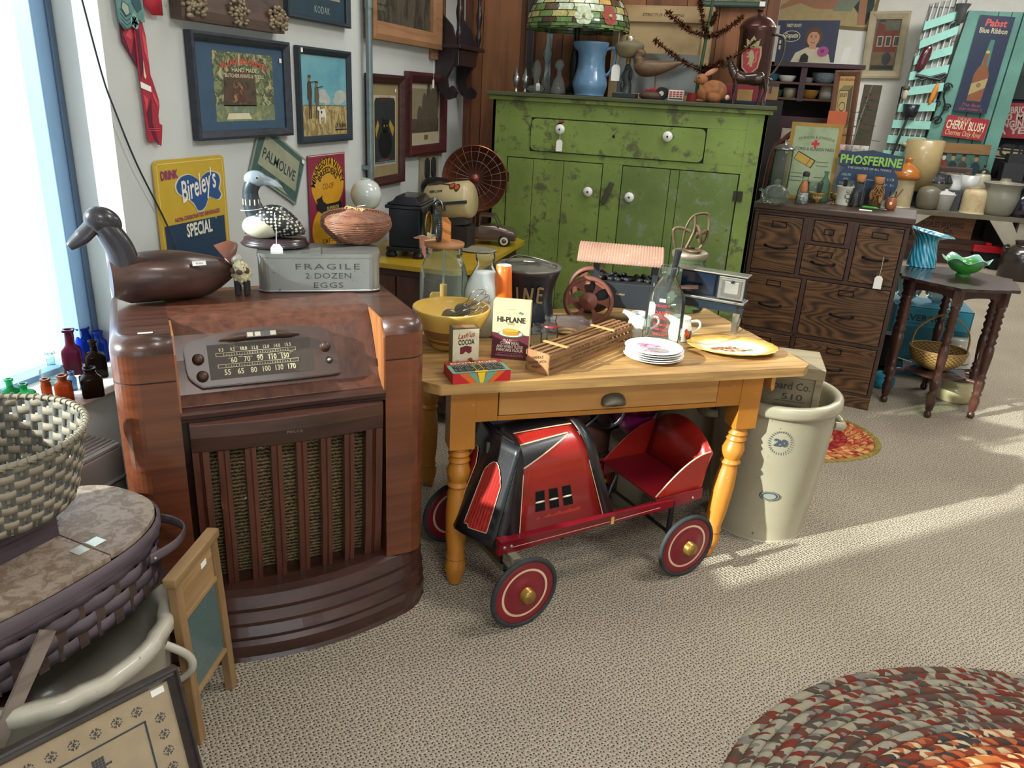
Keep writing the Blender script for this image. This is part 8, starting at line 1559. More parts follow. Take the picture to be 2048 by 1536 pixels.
def woman(b, cx, cz, s_, hair, skin, dress, L=3):
    b.poly([(cx-s_*1.5, cz-s_*1.6),(cx-s_*1.2, cz-s_*.9),(cx-s_*.4, cz-s_*.5),(cx+s_*.5, cz-s_*.5),(cx+s_*1.3, cz-s_*1.0),(cx+s_*1.5, cz-s_*1.6)], dress, L); b.poly([(cx-s_*.22, cz-s_*.2),(cx+s_*.25, cz-s_*.2),(cx+s_*.3, cz-s_*.65),(cx-s_*.25, cz-s_*.6)], skin, L+1)
    b.disc(cx, cz+s_*.28, s_*.66, hair, L, s_*.72); b.disc(cx, cz+s_*.15, s_*.44, skin, L+2, s_*.58, rot=-.15); b.poly([(cx-s_*.5, cz+s_*.3),(cx-s_*.3, cz+s_*.85),(cx+s_*.35, cz+s_*.85),(cx+s_*.5, cz+s_*.3),(cx+s_*.2, cz+s_*.62),(cx-s_*.2, cz+s_*.62)], hair, L+3)
    for u in (-.17,.17): b.disc(cx+u*s_, cz+s_*.25, s_*.06, INK, L+4, s_*.04,10); b.line([(cx+u*s_-s_*.09, cz+s_*.36),(cx+u*s_+s_*.09, cz+s_*.37)], s_*.03, hair, L+4)
    b.line([(cx+.0, cz+s_*.22),(cx+s_*.04, cz+s_*.06),(cx-s_*.02, cz+s_*.04)], s_*.025, P('#b07a60', .6), L+4); b.disc(cx, cz-s_*.12, s_*.16, P('#8c1c24', .5), L+4, s_*.08,14); b.disc(cx, cz-s_*.10, s_*.12, CRM, L+5, s_*.035,12)
b = B(); b.box(0, w, 0,.005,0, hh, P('#1c2848', .45, var=.05)); b.M = Mtr((0,-.0006,0)); b.text('THIRSTY OR NOT!', w*.28, hh*.84,.028, CRM, 2, w=w*.24, bold=.03); b.disc(w*.26, hh*.62, w*.145, CRM, 2, hh*.135); b.disc(w*.26, hh*.62, w*.135, P('#18203c', .5),3, hh*.12); b.text('Grapette', w*.26, hh*.585,.045, CRM, 4, w=w*.22, shear=.35, bold=.02)
woman(b, w*.62, hh*.52, hh*.33, P('#5c4028', .6), P('#c89474', .6), P('#cfc8ac', .8)); b.disc(w*.80, hh*.26, w*.09, P('#b04c8c', .6),12, hh*.12); b.disc(w*.79, hh*.27, w*.03, P('#7c2c5c', .6),13); b.poly([(w*.44,0),(w*.46, hh*.16),(w*.52, hh*.22),(w*.58, hh*.14),(w*.58,0)], P('#1c1418', .6),13); b.rect(w*.08, hh*.30, w*.11, hh*.52, CRM, 2); b.rect(w*.075, hh*.40, w*.115, hh*.44, INK, 3); b.build('sign_face', t)
q = (0.479,6.000,1.909); b = B(); b.prism([(0,0),(.05,0),(.06,.11),(.012,.10)],0,.012, WHT); solo(b, 'white_folded_card', 'small white card standing at the right end of the hutch top', 'card', (q[0]-.01,6.0, h+.0005))
# posters and painting on the far wall
q = (-0.308,2.556,1.157,3.816); t = thing('cola_pinup_poster', 'long horizontal cola poster with red disc and reclining woman on the far wall', 'poster', (q[0], FY-.006, q[1]), rot=(0, radians(2.5),0)); w, hh = q[2]-q[0], q[3]-q[1]
b = B(); b.box(0, w, 0,.004,0, hh, P('#6e5c34', .6)); b.M = Mtr((0,-.0006,0)); b.rect(.02,.04, w-.04, hh, P('#a8966a', .7, var=.08),1); RC_ = P('#a8242c', .5); b.disc(w*.10, hh*.31, w*.17, RC_, 3, w*.17); b.text('DRINK', w*.12, hh*.40,.06, CRM, 4, w=w*.08); b.text('Coca Cola', w*.10, hh*.25,.20, CRM, 4, w=w*.28, shear=.4, bold=.01)
b.poly([(w*.42, hh*.5),(w*.40, hh*.36),(w*.5, hh*.30),(w*.70, hh*.34),(w*.94, hh*.05),(w*.97, hh*.22),(w*.92, hh*.6)], P('#2c3a34', .7),2); SK = P('#9c6c50', .6); b.poly([(w*.18, hh*.10),(w*.40, hh*.20),(w*.52, hh*.16),(w*.72, hh*.17),(w*.74, hh*.24),(w*.52, hh*.27),(w*.36, hh*.26)], SK, 5); b.poly([(w*.66, hh*.15),(w*.72, hh*.30),(w*.86, hh*.42),(w*.90, hh*.36),(w*.80, hh*.16)], P('#7a8470', .7),6); b.poly([(w*.84, hh*.38),(w*.90, hh*.38),(w*.93, hh*.05),(w*.87, hh*.05)], SK, 7); b.disc(w*.89, hh*.46, w*.035, SK, 7, w*.045); b.disc(w*.895, hh*.49, w*.038, P('#5c3a24', .6),6, w*.045); b.build('print', t)
q = (1.117,1.972,1.563,2.706,-2.25); t = thing('framed_building_painting', 'cream framed painting of a red brick building hanging on the far wall', 'painting', (q[0], FY-.01, q[1]), rot=(0, radians(q[4]),0)); w, hh = q[2]-q[0], q[3]-q[1]
frame_part(t, w, hh, .085, WORN('#a89c80', '#6c624c', '#c8bc9c', .4,8,.6,40),.05); b = back(B(), w, hh, ART('#3c4038', '#5c5c48', '#4a4c3c', scale=5)); b.poly([(.1,.1),(w-.1,.1),(w-.1, hh*.72),(w*.45, hh*.72),(w*.45, hh*.80),(w*.25, hh*.84),(w*.22, hh*.5),(.1, hh*.45)], P('#6c3428', .7, var=.2),1); b.rect(.1,.1, w-.1, hh*.40, P('#6a5a40', .7, var=.2),2); b.rect(.1,.1, w-.1, hh*.2, P('#2c2a26', .7),3); b.poly([(w*.25, hh*.84),(w*.35, hh*.94),(w*.45, hh*.84)], P('#2c3438', .6),2); b.disc(w*.58, hh*.30,.05, P('#2c2c30', .6),4,.07)
for x in (.36,.56,.76): b.rect(w*x-.032, hh*.48, w*x+.032, hh*.64, P('#a89c80', .6),2); b.rect(w*x-.022, hh*.495, w*x+.022, hh*.625, P('#24282c', .5),3)
b.build('canvas', t)
# white sewing-machine emblem poster beside the partition edge
q = (-0.036,1.884,0.054,2.080); b = B(); b.box(0, q[2]-q[0],0,.004,0, q[3]-q[1]+.05, P('#c8c6bc', .6)); b.M = Mtr((0,-.0006,0)); b.line(bez([(.01,.05,0),(.03,.12,0),(.05,.18,0),(.03,.22,0)],4) and [(.01,.05),(.03,.12),(.05,.18),(.03,.22)],.008, P('#4a342c', .6),1); solo(b, 'white_card_with_brown_curve', 'narrow white card with a brown curve behind the coffee urn handle', 'card', (q[0],5.98, q[1]-.02))
# glass display case with toys and signs
CSX, CSY, CSZ = .62,5.42,1.335
t = thing('glass_display_case', 'slant-front glass display case with dark metal edges behind the tonic sign', 'display case', (.22, CSY, 0)); DM = P('#4a4844', .4,.6); w = .60
b = B(); b.box(0, w, 0,.42,0,1.06, WOOD('#4a3a30', '#30261f', 'x', 9,9,.5)); b.build('counter', t, bev=.004)
b = B(); b.box(-.01, w+.01,.06,.42, CSZ-.012, CSZ, DM)
for x0, x1 in ((.30,.33),(w-.03, w)): b.prism([(-.0,1.06),(.03,1.06),(.10, CSZ-.01),(.07, CSZ-.01)], x0, x1, DM, 'yz')
b.build('metal_edges', t); b = B(); b.loft([[(0,.012,1.065),(w, .012,1.065)],[(0,.075, CSZ-.012),(w, .075, CSZ-.012)]], GLASS('#e8f0ee', .05), False, False); b.build('slanted_glass', t)
b = B(); b.box(.04, w-.04,.14,.40,1.06,1.26, ART('#6a7470', '#8a8c84', '#5c4c44', '#a09a90', scale=14)); b.build('shelf_contents', t, label='jumbled marbled contents behind the glass')
CZ1 = CSZ+.0005
t = thing('first_aid_tin', 'cream first aid tin with red lettering standing on the display case', 'tin', ((0.163,1.532,0.339,1.628)[0],5.55, CZ1), radians(-3)); w, hh = .195,.135; b = B(); b.box(0, w, 0,.05,0, hh, P('#b0aa9a', .4,.2)); b.tube([(w*.4,.025, hh),(w*.42,.025, hh+.012),(w*.7,.025, hh+.012),(w*.72,.025, hh)],.003, DM, 5); b.build('tin', t, bev=.006)
b = B(); b.M = Mtr((0,-.0006,0)); b.rect(.01,.01, w-.01, hh-.01, P('#c0b8a4', .5),1); b.rect(w*.47, hh*.76, w*.56, hh*.86, R2,2); b.text('FIRST AID OUTFIT', w*.5, hh*.60,.020, P('#a83c3c', .6),2, w=w*.84, bold=.01); b.rect(w*.1, hh*.40, w*.9, hh*.44, P('#a05a54', .6),2); b.rect(w*.14, hh*.2, w*.86, hh*.24, P('#a05a54', .6),2); b.build('printed_front', t)
t = pot('flared_glass_vase', 'flared clear glass tumbler right of the first aid tin', 'tumbler', ((0.378,5.500,1.535)[0],5.5, CZ1),[(0,0),(.045,0),(.05,.09),(.065,.14),(.06,.14),(.04,.006),(0,.006)], GLASS('#d0d4d0', .25),24)
pot('striped_glass_tumbler', 'striped straight glass tumbler next to the orange sign', 'tumbler', ((0.425,5.480,1.532)[0],5.47, CZ1),[(0,0),(.04,0),(.042,.10),(.036,.10),(.035,.006),(0,.006)], GLASS('#d8c0bc', .3),24)
t, w, hh = card('orange_store_sign', 'bright orange sign reading argo partly hidden behind the tumblers', (0.439,1.520,0.555,1.592,6.54),5.68, z0=CZ1); b = B(); b.box(0, w, 0,.004,0, hh, P('#c8602c', .5)); b.M = Mtr((0,-.0006,0)); b.text('ARGO', w*.44, hh*.25,.05, INK, 1, w=w*.66, bold=.02); b.build('sign_face', t)
q = (0.458,1.545,0.618,1.839,-2.38); t = thing('corn_flakes_sign', 'narrow wooden framed yellow corn flakes sign leaning beside the little fir', 'sign', (q[0],5.75, CZ1), rot=(radians(-3), radians(q[4]),0)); w, hh = q[2]-q[0], q[3]-CZ1
frame_part(t, w, hh, .035, WOOD('#7a5238', '#5c3c28', 'z', 10,9,.5),.02); b = back(B(), w, hh, P('#c0a468', .6, var=.06)); b.poly([(w*.26, hh*.28),(w*.62, hh*.28),(w*.62, hh*.76),(w*.26, hh*.76)], P('#2c2a24', .6),1); b.poly([(w*.275, hh*.288),(w*.605, hh*.288),(w*.605, hh*.752),(w*.275, hh*.752)], P('#c8ac70', .6),2); b.poly([(w*.62, hh*.28),(w*.76, hh*.34),(w*.76, hh*.82),(w*.62, hh*.76)], P('#5c5038', .6),1); b.poly([(w*.26, hh*.76),(w*.62, hh*.76),(w*.76, hh*.82),(w*.40, hh*.82)], P('#8a7a50', .6),1)
b.text('JERSEY', w*.44, hh*.68,.030, INK, 3, w=w*.30, bold=.02); b.disc(w*.44, hh*.56, w*.12, INK, 3, hh*.06); b.disc(w*.44, hh*.56, w*.10, P('#c8ac70', .6),4, hh*.048); b.text('CORN', w*.44, hh*.41,.030, INK, 3, w=w*.28, bold=.02); b.text('FLAKE', w*.44, hh*.32,.030, INK, 3, w=w*.30, bold=.02); b.text('THE ORIGINAL', w*.5, hh*.875,.022, P('#b04030', .6),3, w=w*.6, bold=.02); b.text('CRISP, THIN', w*.48, hh*.2,.018, INK, 3, w=w*.5); b.build('sign_face', t)
q = (0.873,1.524,1.023,1.824,3.96); b = B(); b.box(0, q[2]-q[0],0,.02,0, q[3], P('#4a4434', .7)); b.M = Mtr((0,-.0006,0)); BRN = P('#6c4c38', .7)
for i, s_ in enumerate(('FRESH', 'ROASTED', 'COFFEE', 'HERE')): b.text(s_, (q[2]-q[0])*.5, q[3]-.12-.085*i, .06, BRN, 1, w=(q[2]-q[0])*.75)
solo(b, 'dark_coffee_sign', 'tall dark olive sign with faded brown letters behind the little fir', 'sign', (q[0],8.0,0)); 
q = (0.812,1.539,1.115,1.836)
# little fir
t = thing('miniature_fir_tree', 'small sparse artificial fir with a bare silvery trunk on the display case', 'artificial tree', ((0.602,5.600,1.531)[0],5.6, CZ1)); b = B(); b.tube([(0,0,0),(.02,0,.2),(.055,0,.42)],[.006,.005,.002], P('#8c8a7c', .6),6); b.build('trunk', t); GT2 = P('#2f4a34', .7, var=.3, vs=50); random.seed(12)
for k in range(16):
    z = .10+.018*k; L_ = .13*(1-k/20); a = k*2.4; b = B(); a_ = Vector((.02+.035*z/.4,0, z)); e_ = a_+Vector((L_*cos(a), L_*sin(a)*.7,-.01)); b.tube([tuple(a_), tuple(e_)],.002, GT2,4)
    for i in range(26): c_ = a_.lerp(e_, random.random()); d_ = Vector((random.uniform(-1,1), random.uniform(-1,1), random.uniform(-.6,.6))).normalized()*.02; b.add([tuple(c_), tuple(c_+Vector((.002,0,.002))), tuple(c_+d_)],[(0,1,2)], GT2)
    b.build('branch', t)
MUG = [(0,0),(.036,0),(.038,.06),(.034,.06),(.033,.006),(0,.006)]
for px_, lab, m in (((1695), 'pink small cup on the display case edge', P('#c8a0a0', .4)),(1706, 'grey patterned cup second from the left on the case', ART('#5c5450', '#a8a49c', scale=60)),(1722, 'white cup with dark picture, third on the case', ART('#c8c4b8', '#4a4a48', scale=40, lo=.45)),(1735, 'rightmost white patterned cup on the case', ART('#c0bcb0', '#6a5c50', scale=50, lo=.45))):
    x = {1695: (0.536,5.480,1.521)[0],1706: (0.577,5.480,1.523)[0],1722: (0.621,5.480,1.523)[0],1735: (0.662,5.480,1.522)[0]}[px_]; pot('small_china_cup', lab, 'cup', (x, 5.50, CZ1), MUG, m, 20, group='cups on the display case')
# wicker chair back between cupboard and filing cabinet
t = thing('wicker_chair', 'dark brown woven wicker chair seen in the gap right of the green cupboard', 'chair', (.30,5.16,0)); WKD = WEAVE('#5c3424', '#26140e', 40,34); b = B(); b.loft([[(-.18+.36*u, .04*(1-cos(pi*(u-.5))) if 0 else .02-.06*abs(u-.5), z) for u in [i/10 for i in range(11)]] for z in (.45,.8,1.1,1.35)], WKD, False, False); b.build('back_weave', t, solid=.012)
b = B(); b.tube(bez([(-.19,0,.0),(-.19,0,1.2),(-.12,0,1.42),(.0,0,1.48),(.12,0,1.42),(.17,0,1.2),(.19,0,.0)]),.016, P('#5c3020', .4, coat=.2),8); b.build('bent_frame', t)
# ------------------------------------------------------------------ far stoneware table
FYT = 9.7; z0 = (2.191,9.700,0.603)[2]; xa, xb = (1.654,9.700,0.626)[0],3.6
t = thing('long_display_table', 'long rough white-legged plank table full of stoneware at the far right', 'table', (xa, FYT, 0)); w = xb-xa
b = B(); b.box(0, w, 0,.62, z0-.05, z0, WORN('#6a6252', '#3c3830', '#a8a292', .5,6,.7,30)); b.build('tabletop', t); LGm = WORN('#a8a290', '#6e6a5a', '#8a8472', .4,6,.7,30)
x1_, x2_ = (2.622,9.700,0.670)[0]-xa, (2.703,9.700,0.240)[0]-xa
for x in (.12,1.30, w-.1): b = B(); b.box(x-.05, x+.05,.02,.10,0, z0-.05, LGm); b.build('leg', t)
for s_ in ((.14, z0-.05,-.15, z0-.35),(.95, z0-.05,1.30, z0-.48)): b = B(); b.prism([(s_[0], s_[1]),(s_[0]+.22, s_[1]),(s_[2]+.14, s_[3]),(s_[2], s_[3])],0,.03, LGm); b.build('brace', t)
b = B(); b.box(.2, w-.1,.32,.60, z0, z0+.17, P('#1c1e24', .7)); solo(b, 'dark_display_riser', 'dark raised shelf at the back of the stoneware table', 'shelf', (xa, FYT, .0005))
zr = z0+.1715
def FPt(nm, lab, cat, px, row, prof, mat, n=32, **k): y = FYT+(.14 if row == 0 else .46); return pot(nm, lab, cat, (px[0]*y/9.7, y, (z0+.0008) if row == 0 else zr), prof, mat, n, **k)
SGr = P('#8a8a7c', .35, coat=.4, var=.08); WE = P('#c4c6c4', .3, coat=.4)
FPt('two_tone_stoneware_jug', 'tall two-tone stoneware jug, amber shoulder over cream body', 'jug', (1.668,9.700,0.583),0, sp([(0,0),(.11,0),(.115,.02),(.115,.30)],3), P('#a89c78', .4, coat=.3), parts=(('amber_shoulder', sp([(.115,.30),(.15,.33),(.13,.40),(.06,.46),(.035,.48),(.04,.52),(.03,.54),(0,.54)],3), P('#a8641c', .3, coat=.5)),))
FPt('cream_water_filter', 'big cream ceramic water filter crock at the left end of the far table', 'crock', (1.792,9.700,0.705),1,[(0,0),(.19,0),(.20,.55),(.18,.56),(0,.56)], P('#a89468', .4, coat=.3), spout=(.50,.19,.05,.03))
FPt('grey_stoneware_jar', 'rounded grey-brown stoneware jar beside the two-tone jug', 'jar', (1.944,9.700,0.619),0, sp([(0,0),(.09,0),(.12,.10),(.11,.21),(.04,.25),(0,.25)],3), P('#6c6656', .4, coat=.2))
FPt('white_enamel_pail', 'white enamel pail with a lid on the far table', 'pail', (2.108,9.700,0.612),0,[(0,0),(.075,0),(.105,.17),(.108,.175),(.09,.18)], WE, parts=(('lid', sp([(.112,.178),(.07,.20),(.02,.215),(.02,.23),(0,.232)],2), WE),))
b = B(); b.box(-.07,.07,-.05,.05,0,.22, P('#3c4044', .5)); b.box(-.05,.0,-.051,-.05,.13,.20, WHT); q = (2.230,9.700,0.607); solo(b, 'dark_grey_tin_box', 'upright dark grey tin with a pale label between pail and flowered jar', 'tin', (q[0], FYT+.2, z0+.0008))
FPt('flowered_cream_jar', 'cream jar with orange flower dots on the far table', 'jar', (2.403,9.700,0.595),0, sp([(0,0),(.12,0),(.125,.02),(.125,.20),(.10,.25),(.10,.27)],3), ART('#c8b890', '#c4b48c', '#b89070', scale=11), parts=())
FPt('blue_leaf_stoneware_crock', 'large grey stoneware crock with a blue leaf mark', 'crock', (2.650,9.700,0.597),0, sp([(0,0),(.13,0),(.18,.16),(.175,.28),(.20,.33),(.205,.34),(.18,.335),(.15,.2)],3), SGr, 40)
b = B(); q = (2.650,9.700,0.597); b.ell((0,0,0),(.035,.003,.022), P('#2c4c8c', .4),12,6, rot=(.3, 'Y')); solo(b, 'blue_leaf_mark', 'painted blue leaf on the grey stoneware crock', 'mark', (q[0]*1.014+.0, FYT+.14-.183, z0+.23)) if 0 else None
FPt('dark_glass_demijohn', 'dark brown glass demijohn at the right edge of the far table', 'jug', (2.883,9.700,0.597),0, sp([(0,0),(.13,0),(.14,.15),(.09,.26),(.03,.30),(.03,.33)],3), P('#1c1c28', .15, coat=.6))
FPt('black_enamel_roaster', 'black speckled roaster pan upper left on the riser', 'roaster', (1.997,9.700,0.744),1,[(0,0),(.12,0),(.16,.10),(.16,.12),(.12,.19),(.03,.21),(0,.21)], ART('#0c0e14', '#14161c', '#c8c8cc', scale=40, lo=.4, hi=.72), parts=(('cream_base', [(.122,0),(.162,.10)], P('#8a8674', .5)),))
FPt('white_ironstone_pitcher', 'small white ironstone pitcher on the riser, left of the white mug', 'pitcher', (2.165,9.700,0.780),1, sp([(0,0),(.06,0),(.085,.05),(.06,.14),(.065,.20)],3), WE, handle=(.05,.18,.06,.010,.06))
FPt('tall_white_enamel_mug', 'tall white enamel mug on the riser', 'mug', (2.315,9.700,0.777),1,[(0,0),(.085,0),(.105,.21),(.098,.21)], WE, handle=(.05,.17,.07,.014,.095)); FPt('cream_coffee_pot', 'cream coffee boiler with a metal lid, right of the white mug', 'coffee pot', (2.424,9.700,0.776),1, sp([(0,0),(.10,0),(.085,.20),(.05,.24)],3), P('#a8a48c', .35, coat=.3), parts=(('lid', sp([(.07,.22),(.05,.27),(.012,.29),(.015,.33),(0,.34)],3), P('#4a4a44', .3,.7)),))
FPt('stoneware_shoulder_jug', 'squat cream stoneware jug behind the blue leaf crock', 'jug', (2.656,9.700,0.769),1, sp([(0,0),(.13,0),(.13,.10),(.06,.17),(.05,.20)],3), P('#8c8468', .4))
t, w, hh = card('small_framed_photo', 'small brown framed sepia photograph standing on the riser', (2.056,0.774,2.438,1.056,-2.36),10.24, z0=zr); frame_part(t, w, hh, .06, WOOD('#5c4c44', '#3c302c', 'x', 9,8,.5),.02); b = back(B(), w, hh, ART('#8c8468', '#5c5644', '#a09878', scale=14)); b.build('photograph', t)
q = (1.992,0.754,2.591,1.311,-2.47); t = thing('cardplayers_print', 'long print of hatted men at a bar with a tan wooden top strip', 'print', (q[0],10.30, zr), rot=(radians(-2), radians(max(-1, q[4])*.5),0)); w, hh = q[2]-q[0], q[3]-zr; b = B(); b.box(0, w, 0,.01,0, hh, P('#234038', .6, var=.2)); b.box(0, w, -.01,0, hh-.11, hh, WOOD('#8a683c', '#6c5030', 'x', 8,8,.5)); b.M = Mtr((0,-.001,0)); b.rect(.01, hh*.30, w-.01, hh-.12, ART('#2c5048', '#3c6458', '#244038', scale=8),1)
for cx, c1, c2 in ((.10, '#3c4434', '#8c6c54'),(.24, '#7c3428', '#c8b8a0'),(.40, '#1c2c34', '#9c7458'),(.58, '#3c342c', '#8a6a4c'),(.80, '#14303c', '#9c6c50')): b.poly([(w*(cx-.08), hh*.30),(w*(cx-.07), hh*.58),(w*cx, hh*.66),(w*(cx+.08), hh*.58),(w*(cx+.10), hh*.30)], P(c1,.7),2); b.disc(w*cx, hh*.70, w*.032, P(c2,.7),3, hh*.06); b.poly([(w*(cx-.045), hh*.735),(w*(cx+.045), hh*.735),(w*(cx+.03), hh*.79),(w*(cx-.03), hh*.79)], P('#1c1c20', .7),4)
b.poly([(w*.62, hh*.3),(w*.66, hh*.52),(w*.74, hh*.5),(w*.70, hh*.3)], P('#a08c5c', .7),5); b.build('print', t)
# teal panels
TEAL = WORN('#5f8f84', '#4a7068', '#2c4844', .3,5,.6,50, bump=.2); TEAL2 = P('#8cc4b8', .5, var=.06)
def quad(px4): return [(p_[0], p_[2]) for p_ in px4]
def ext(a, c, z): f_ = (z-a[1])/(c[1]-a[1]); return (a[0]+(c[0]-a[0])*f_, z)
tl, bl, tr, br = quad(((2.070,10.500,2.811),(1.904,10.500,1.095),(2.750,10.500,2.825),(2.681,10.500,0.695))); t = thing('teal_plank_door', 'tall leaning teal painted plank door carrying beer and cherry signs', 'door panel', (0,10.5,0)); L0, L1 = ext(tl, bl, 2.70), ext(tl, bl, 0); R0, R1 = ext(tr, br, 2.70), ext(tr, br, 0)
lp = lambda a, c, u: (a[0]+(c[0]-a[0])*u, a[1]+(c[1]-a[1])*u)
for u0, u1 in ((0,.235),(.235,.45),(.45,.64),(.64,.80),(.80,1)):
    b = B(); b.prism([lp(L1, R1, u0+.006), lp(L1, R1, u1-.006), lp(L0, R0, u1-.006), lp(L0, R0, u0+.006)],(-.03 if u0 in (0,.80) else 0),.03, TEAL); b.build('plank', t)
b = B(); b.prism([L1, R1, R0, L0],.03,.04, P('#1c3430', .8)); b.build('backing', t)
tl, bl, tr, br = quad(((1.646,10.400,2.751),(1.508,10.400,1.186),(2.016,10.400,2.838),(1.876,10.400,1.099))); t = thing('teal_slatted_rack', 'leaning whitewashed rack with pale teal slats holding kitchen tools', 'rack', (0,10.4,0)); L0, L1, R0, R1 = tl, ext(tl, bl, 0), tr, ext(tr, br, 0)
BRK = NT('whitewashed_brick'); g_ = BRK.bsdf(.8); mp = BRK.coords((1,1,1),(pi/2,0,0)); bt = BRK.n('TexBrick', Scale=1.0); BRK.l(mp, 0, bt, 'Vector'); bt.inputs['Color1'].default_value = lin('#a8aaa4'); bt.inputs['Color2'].default_value = lin('#8c8e8a'); bt.inputs['Mortar'].default_value = lin('#5c5e5c'); bt.inputs['Brick Width'].default_value = .10; bt.inputs['Row Height'].default_value = .17; bt.inputs['Mortar Size'].default_value = .008; BRK.l(bt, 'Color', g_, 'Base Color')
b = B(); b.prism([L1, R1, R0, L0],.02,.05, BRK.m); b.build('whitewashed_back', t)
for k in range(6): b = B(); u = .08+.155*k; a_, c_ = lp(L0, R0, u), lp(L1, R1, u); b.prism([(c_[0], c_[1]),(c_[0]+.012, c_[1]),(a_[0]+.012, a_[1]),(a_[0], a_[1])],.0,.02, P('#c4c8c0', .5)); b.build('rod', t)
slat = []
for yl, yr in ((45,18),(82,52),(114,92),(145,130),(177,164),(208,204),(240,240),(268,276),(300,312)):
    slat.append((yl, yr))
SP4 = (1.652,2.709,1.997,2.565),(1.648,2.538,1.972,2.375),(1.632,2.335,1.964,2.209),(1.616,2.138,1.968,2.044),(1.579,1.949,1.960,1.872),(1.573,1.733,1.926,1.703),(1.546,1.531,1.919,1.526),(1.527,1.348,1.906,1.357),(1.508,1.168,1.893,1.186)
SLP = []
for s_ in SP4: b = B(); x0, zr_, x1, zl = s_; b.prism([(x0-.03, zl-.09),(x1, zr_-.09),(x1, zr_+.0),(x0-.03, zl+.0)],-.05,.0, TEAL2); b.build('slat', t); SLP.append((x0, zl, x1, zr_))
def tool(nm, lab, cat, px, fn): o_ = thing(nm, lab, cat, (px[0],10.34, px[2])); b = B(); fn(b); b.build('body', o_); return o_
tool('maroon_fish_mold', 'dark red glossy fish shape hanging on the teal slats', 'mold', (1.694,10.340,2.187), lambda b: b.ell((0,0,0),(.055,.03,.15), P('#4c1424', .2, coat=.6),16,10, rot=(.25, 'Y')))
tool('orange_wooden_masher', 'orange wooden tool hanging near the black scroll iron', 'tool', (1.873,10.340,1.826), lambda b: b.ell((0,0,0),(.028,.02,.12), P('#c87c28', .4),12,8, rot=(.2, 'Y')))
tool('dark_metal_cup', 'dark metal cup hanging on the lower teal slats', 'cup', (1.674,10.340,1.633), lambda b: b.lathe([(0,-.07),(.07,-.07),(.09,.07),(.08,.07)], P('#34343a', .3,.6),20))
tool('crossed_scissors', 'dark iron scissors laid across the teal slats', 'scissors', (1.805,10.340,1.993), lambda b: (b.tube([(-.16,0,.02),(.1,0,-.02),(.16,0,.04)],.018, P('#3c4044', .4,.6),6), b.tube([(-.1,0,-.03),(.14,0,.05)],.014, P('#4a4c4c', .4,.6),6)))
tool('white_handled_tool', 'small cream handled tool hanging at the left of the teal slats', 'tool', (1.580,10.340,1.801), lambda b: (b.ell((0,0,0),(.03,.025,.06), P('#b8a890', .4),10,8), b.ell((0,0,.07),(.04,.02,.03), P('#4a4038', .5),10,6)))
tool('meat_grinder', 'grey metal grinder clamped at the top of the teal slats', 'grinder', (1.965,10.300,2.649), lambda b: (b.lathe([(0,-.10),(.05,-.08),(.05,.04),(.08,.10)], P('#6c6e70', .35,.7),16), b.tube([(0,0,-.04),(-.08,0,-.1)],.015, P('#6c6e70', .35,.7),6)))
a_, c_ = (1.652,10.300,1.561),(1.572,10.300,1.128); b = B(); b.cyl(a_, c_, .014, P('#2a2420', .5), n=8); solo(b, 'long_dark_rod', 'long thin dark rod leaning across the lower teal slats', 'rod')
t = thing('wrought_iron_scroll', 'black wrought iron scroll bracket on the teal door edge', 'bracket', (1.998,10.430,1.742)); IRB = P('#1c2424', .5,.4); b = B()
for cx, cz, r_, d_ in ((.02,.16,.05,1),(-.05,-.02,.045,-1),(.06,-.05,.04,1),(0,-.2,.05,-1)): b.tube([(cx+d_*r_*(1-i/30)*cos(i*.4),0, cz+r_*(1-i/30)*sin(i*.4)) for i in range(24)],.008, IRB, 6)
b.tube(bez([(.03,0,.2),(.0,0,.08),(.04,0,-.06),(-.02,0,-.22)]),.009, IRB, 6); b.build('scroll', t)
Q_ = None
def dsign(nm, lab, q, tilt, face, draw, y=10.44): t = thing(nm, lab, 'sign', (q[0], y, q[1]), rot=(0, radians(tilt if tilt is not None else q[4]),0)); w, hh = q[2]-q[0], q[3]-q[1]; b = B(); b.box(0, w, 0,.006,0, hh, face); b.M = Mtr((0,-.001,0)); draw(b, w, hh); b.build('sign_face', t)
def pabst(b, w, h):
    b.text('Pabst', w*.52, h*.895,.10, P('#b84c4c', .5),2, w=w*.62, shear=.1, bold=.03); b.text('Blue Ribbon', w*.50, h*.825,.075, P('#b8b090', .5),2, w=w*.80, bold=.02)
    b.poly([(w*.5, h*.76),(w*.62, h*.76),(w*.66, h*.42),(w*.40, h*.42)], P('#3c6c64', .5),1); b.poly([(w*.30, h*.12),(w*.72, h*.12),(w*.74, h*.40),(w*.64, h*.48),(w*.58, h*.50),(w*.57, h*.62),(w*.47, h*.62),(w*.46, h*.50),(w*.38, h*.48),(w*.30, h*.40)], P('#7a4a2c', .3, coat=.4),2); b.poly([(w*.30, h*.18),(w*.73, h*.27),(w*.74, h*.37),(w*.30, h*.30)], P('#9c8c5c', .5),3); b.disc(w*.52, h*.29, w*.07, P('#7a5c3c', .5),4, h*.025); b.disc(w*.52, h*.635, w*.06, P('#a89858', .5),3, h*.015)
    b.text('The Beer', w*.5, h*.06,.05, P('#a04c48', .5),2, w=w*.6, shear=.2); b.text('that makes it', w*.5, h*.02,.045, P('#a04c48', .5),2, w=w*.7, shear=.2)
dsign('beer_bottle_sign', 'tall navy beer sign showing an amber bottle on the teal door', (2.134,1.658,2.482,2.659,2.47), Q_, P('#182440', .4, coat=.2, var=.1), pabst)
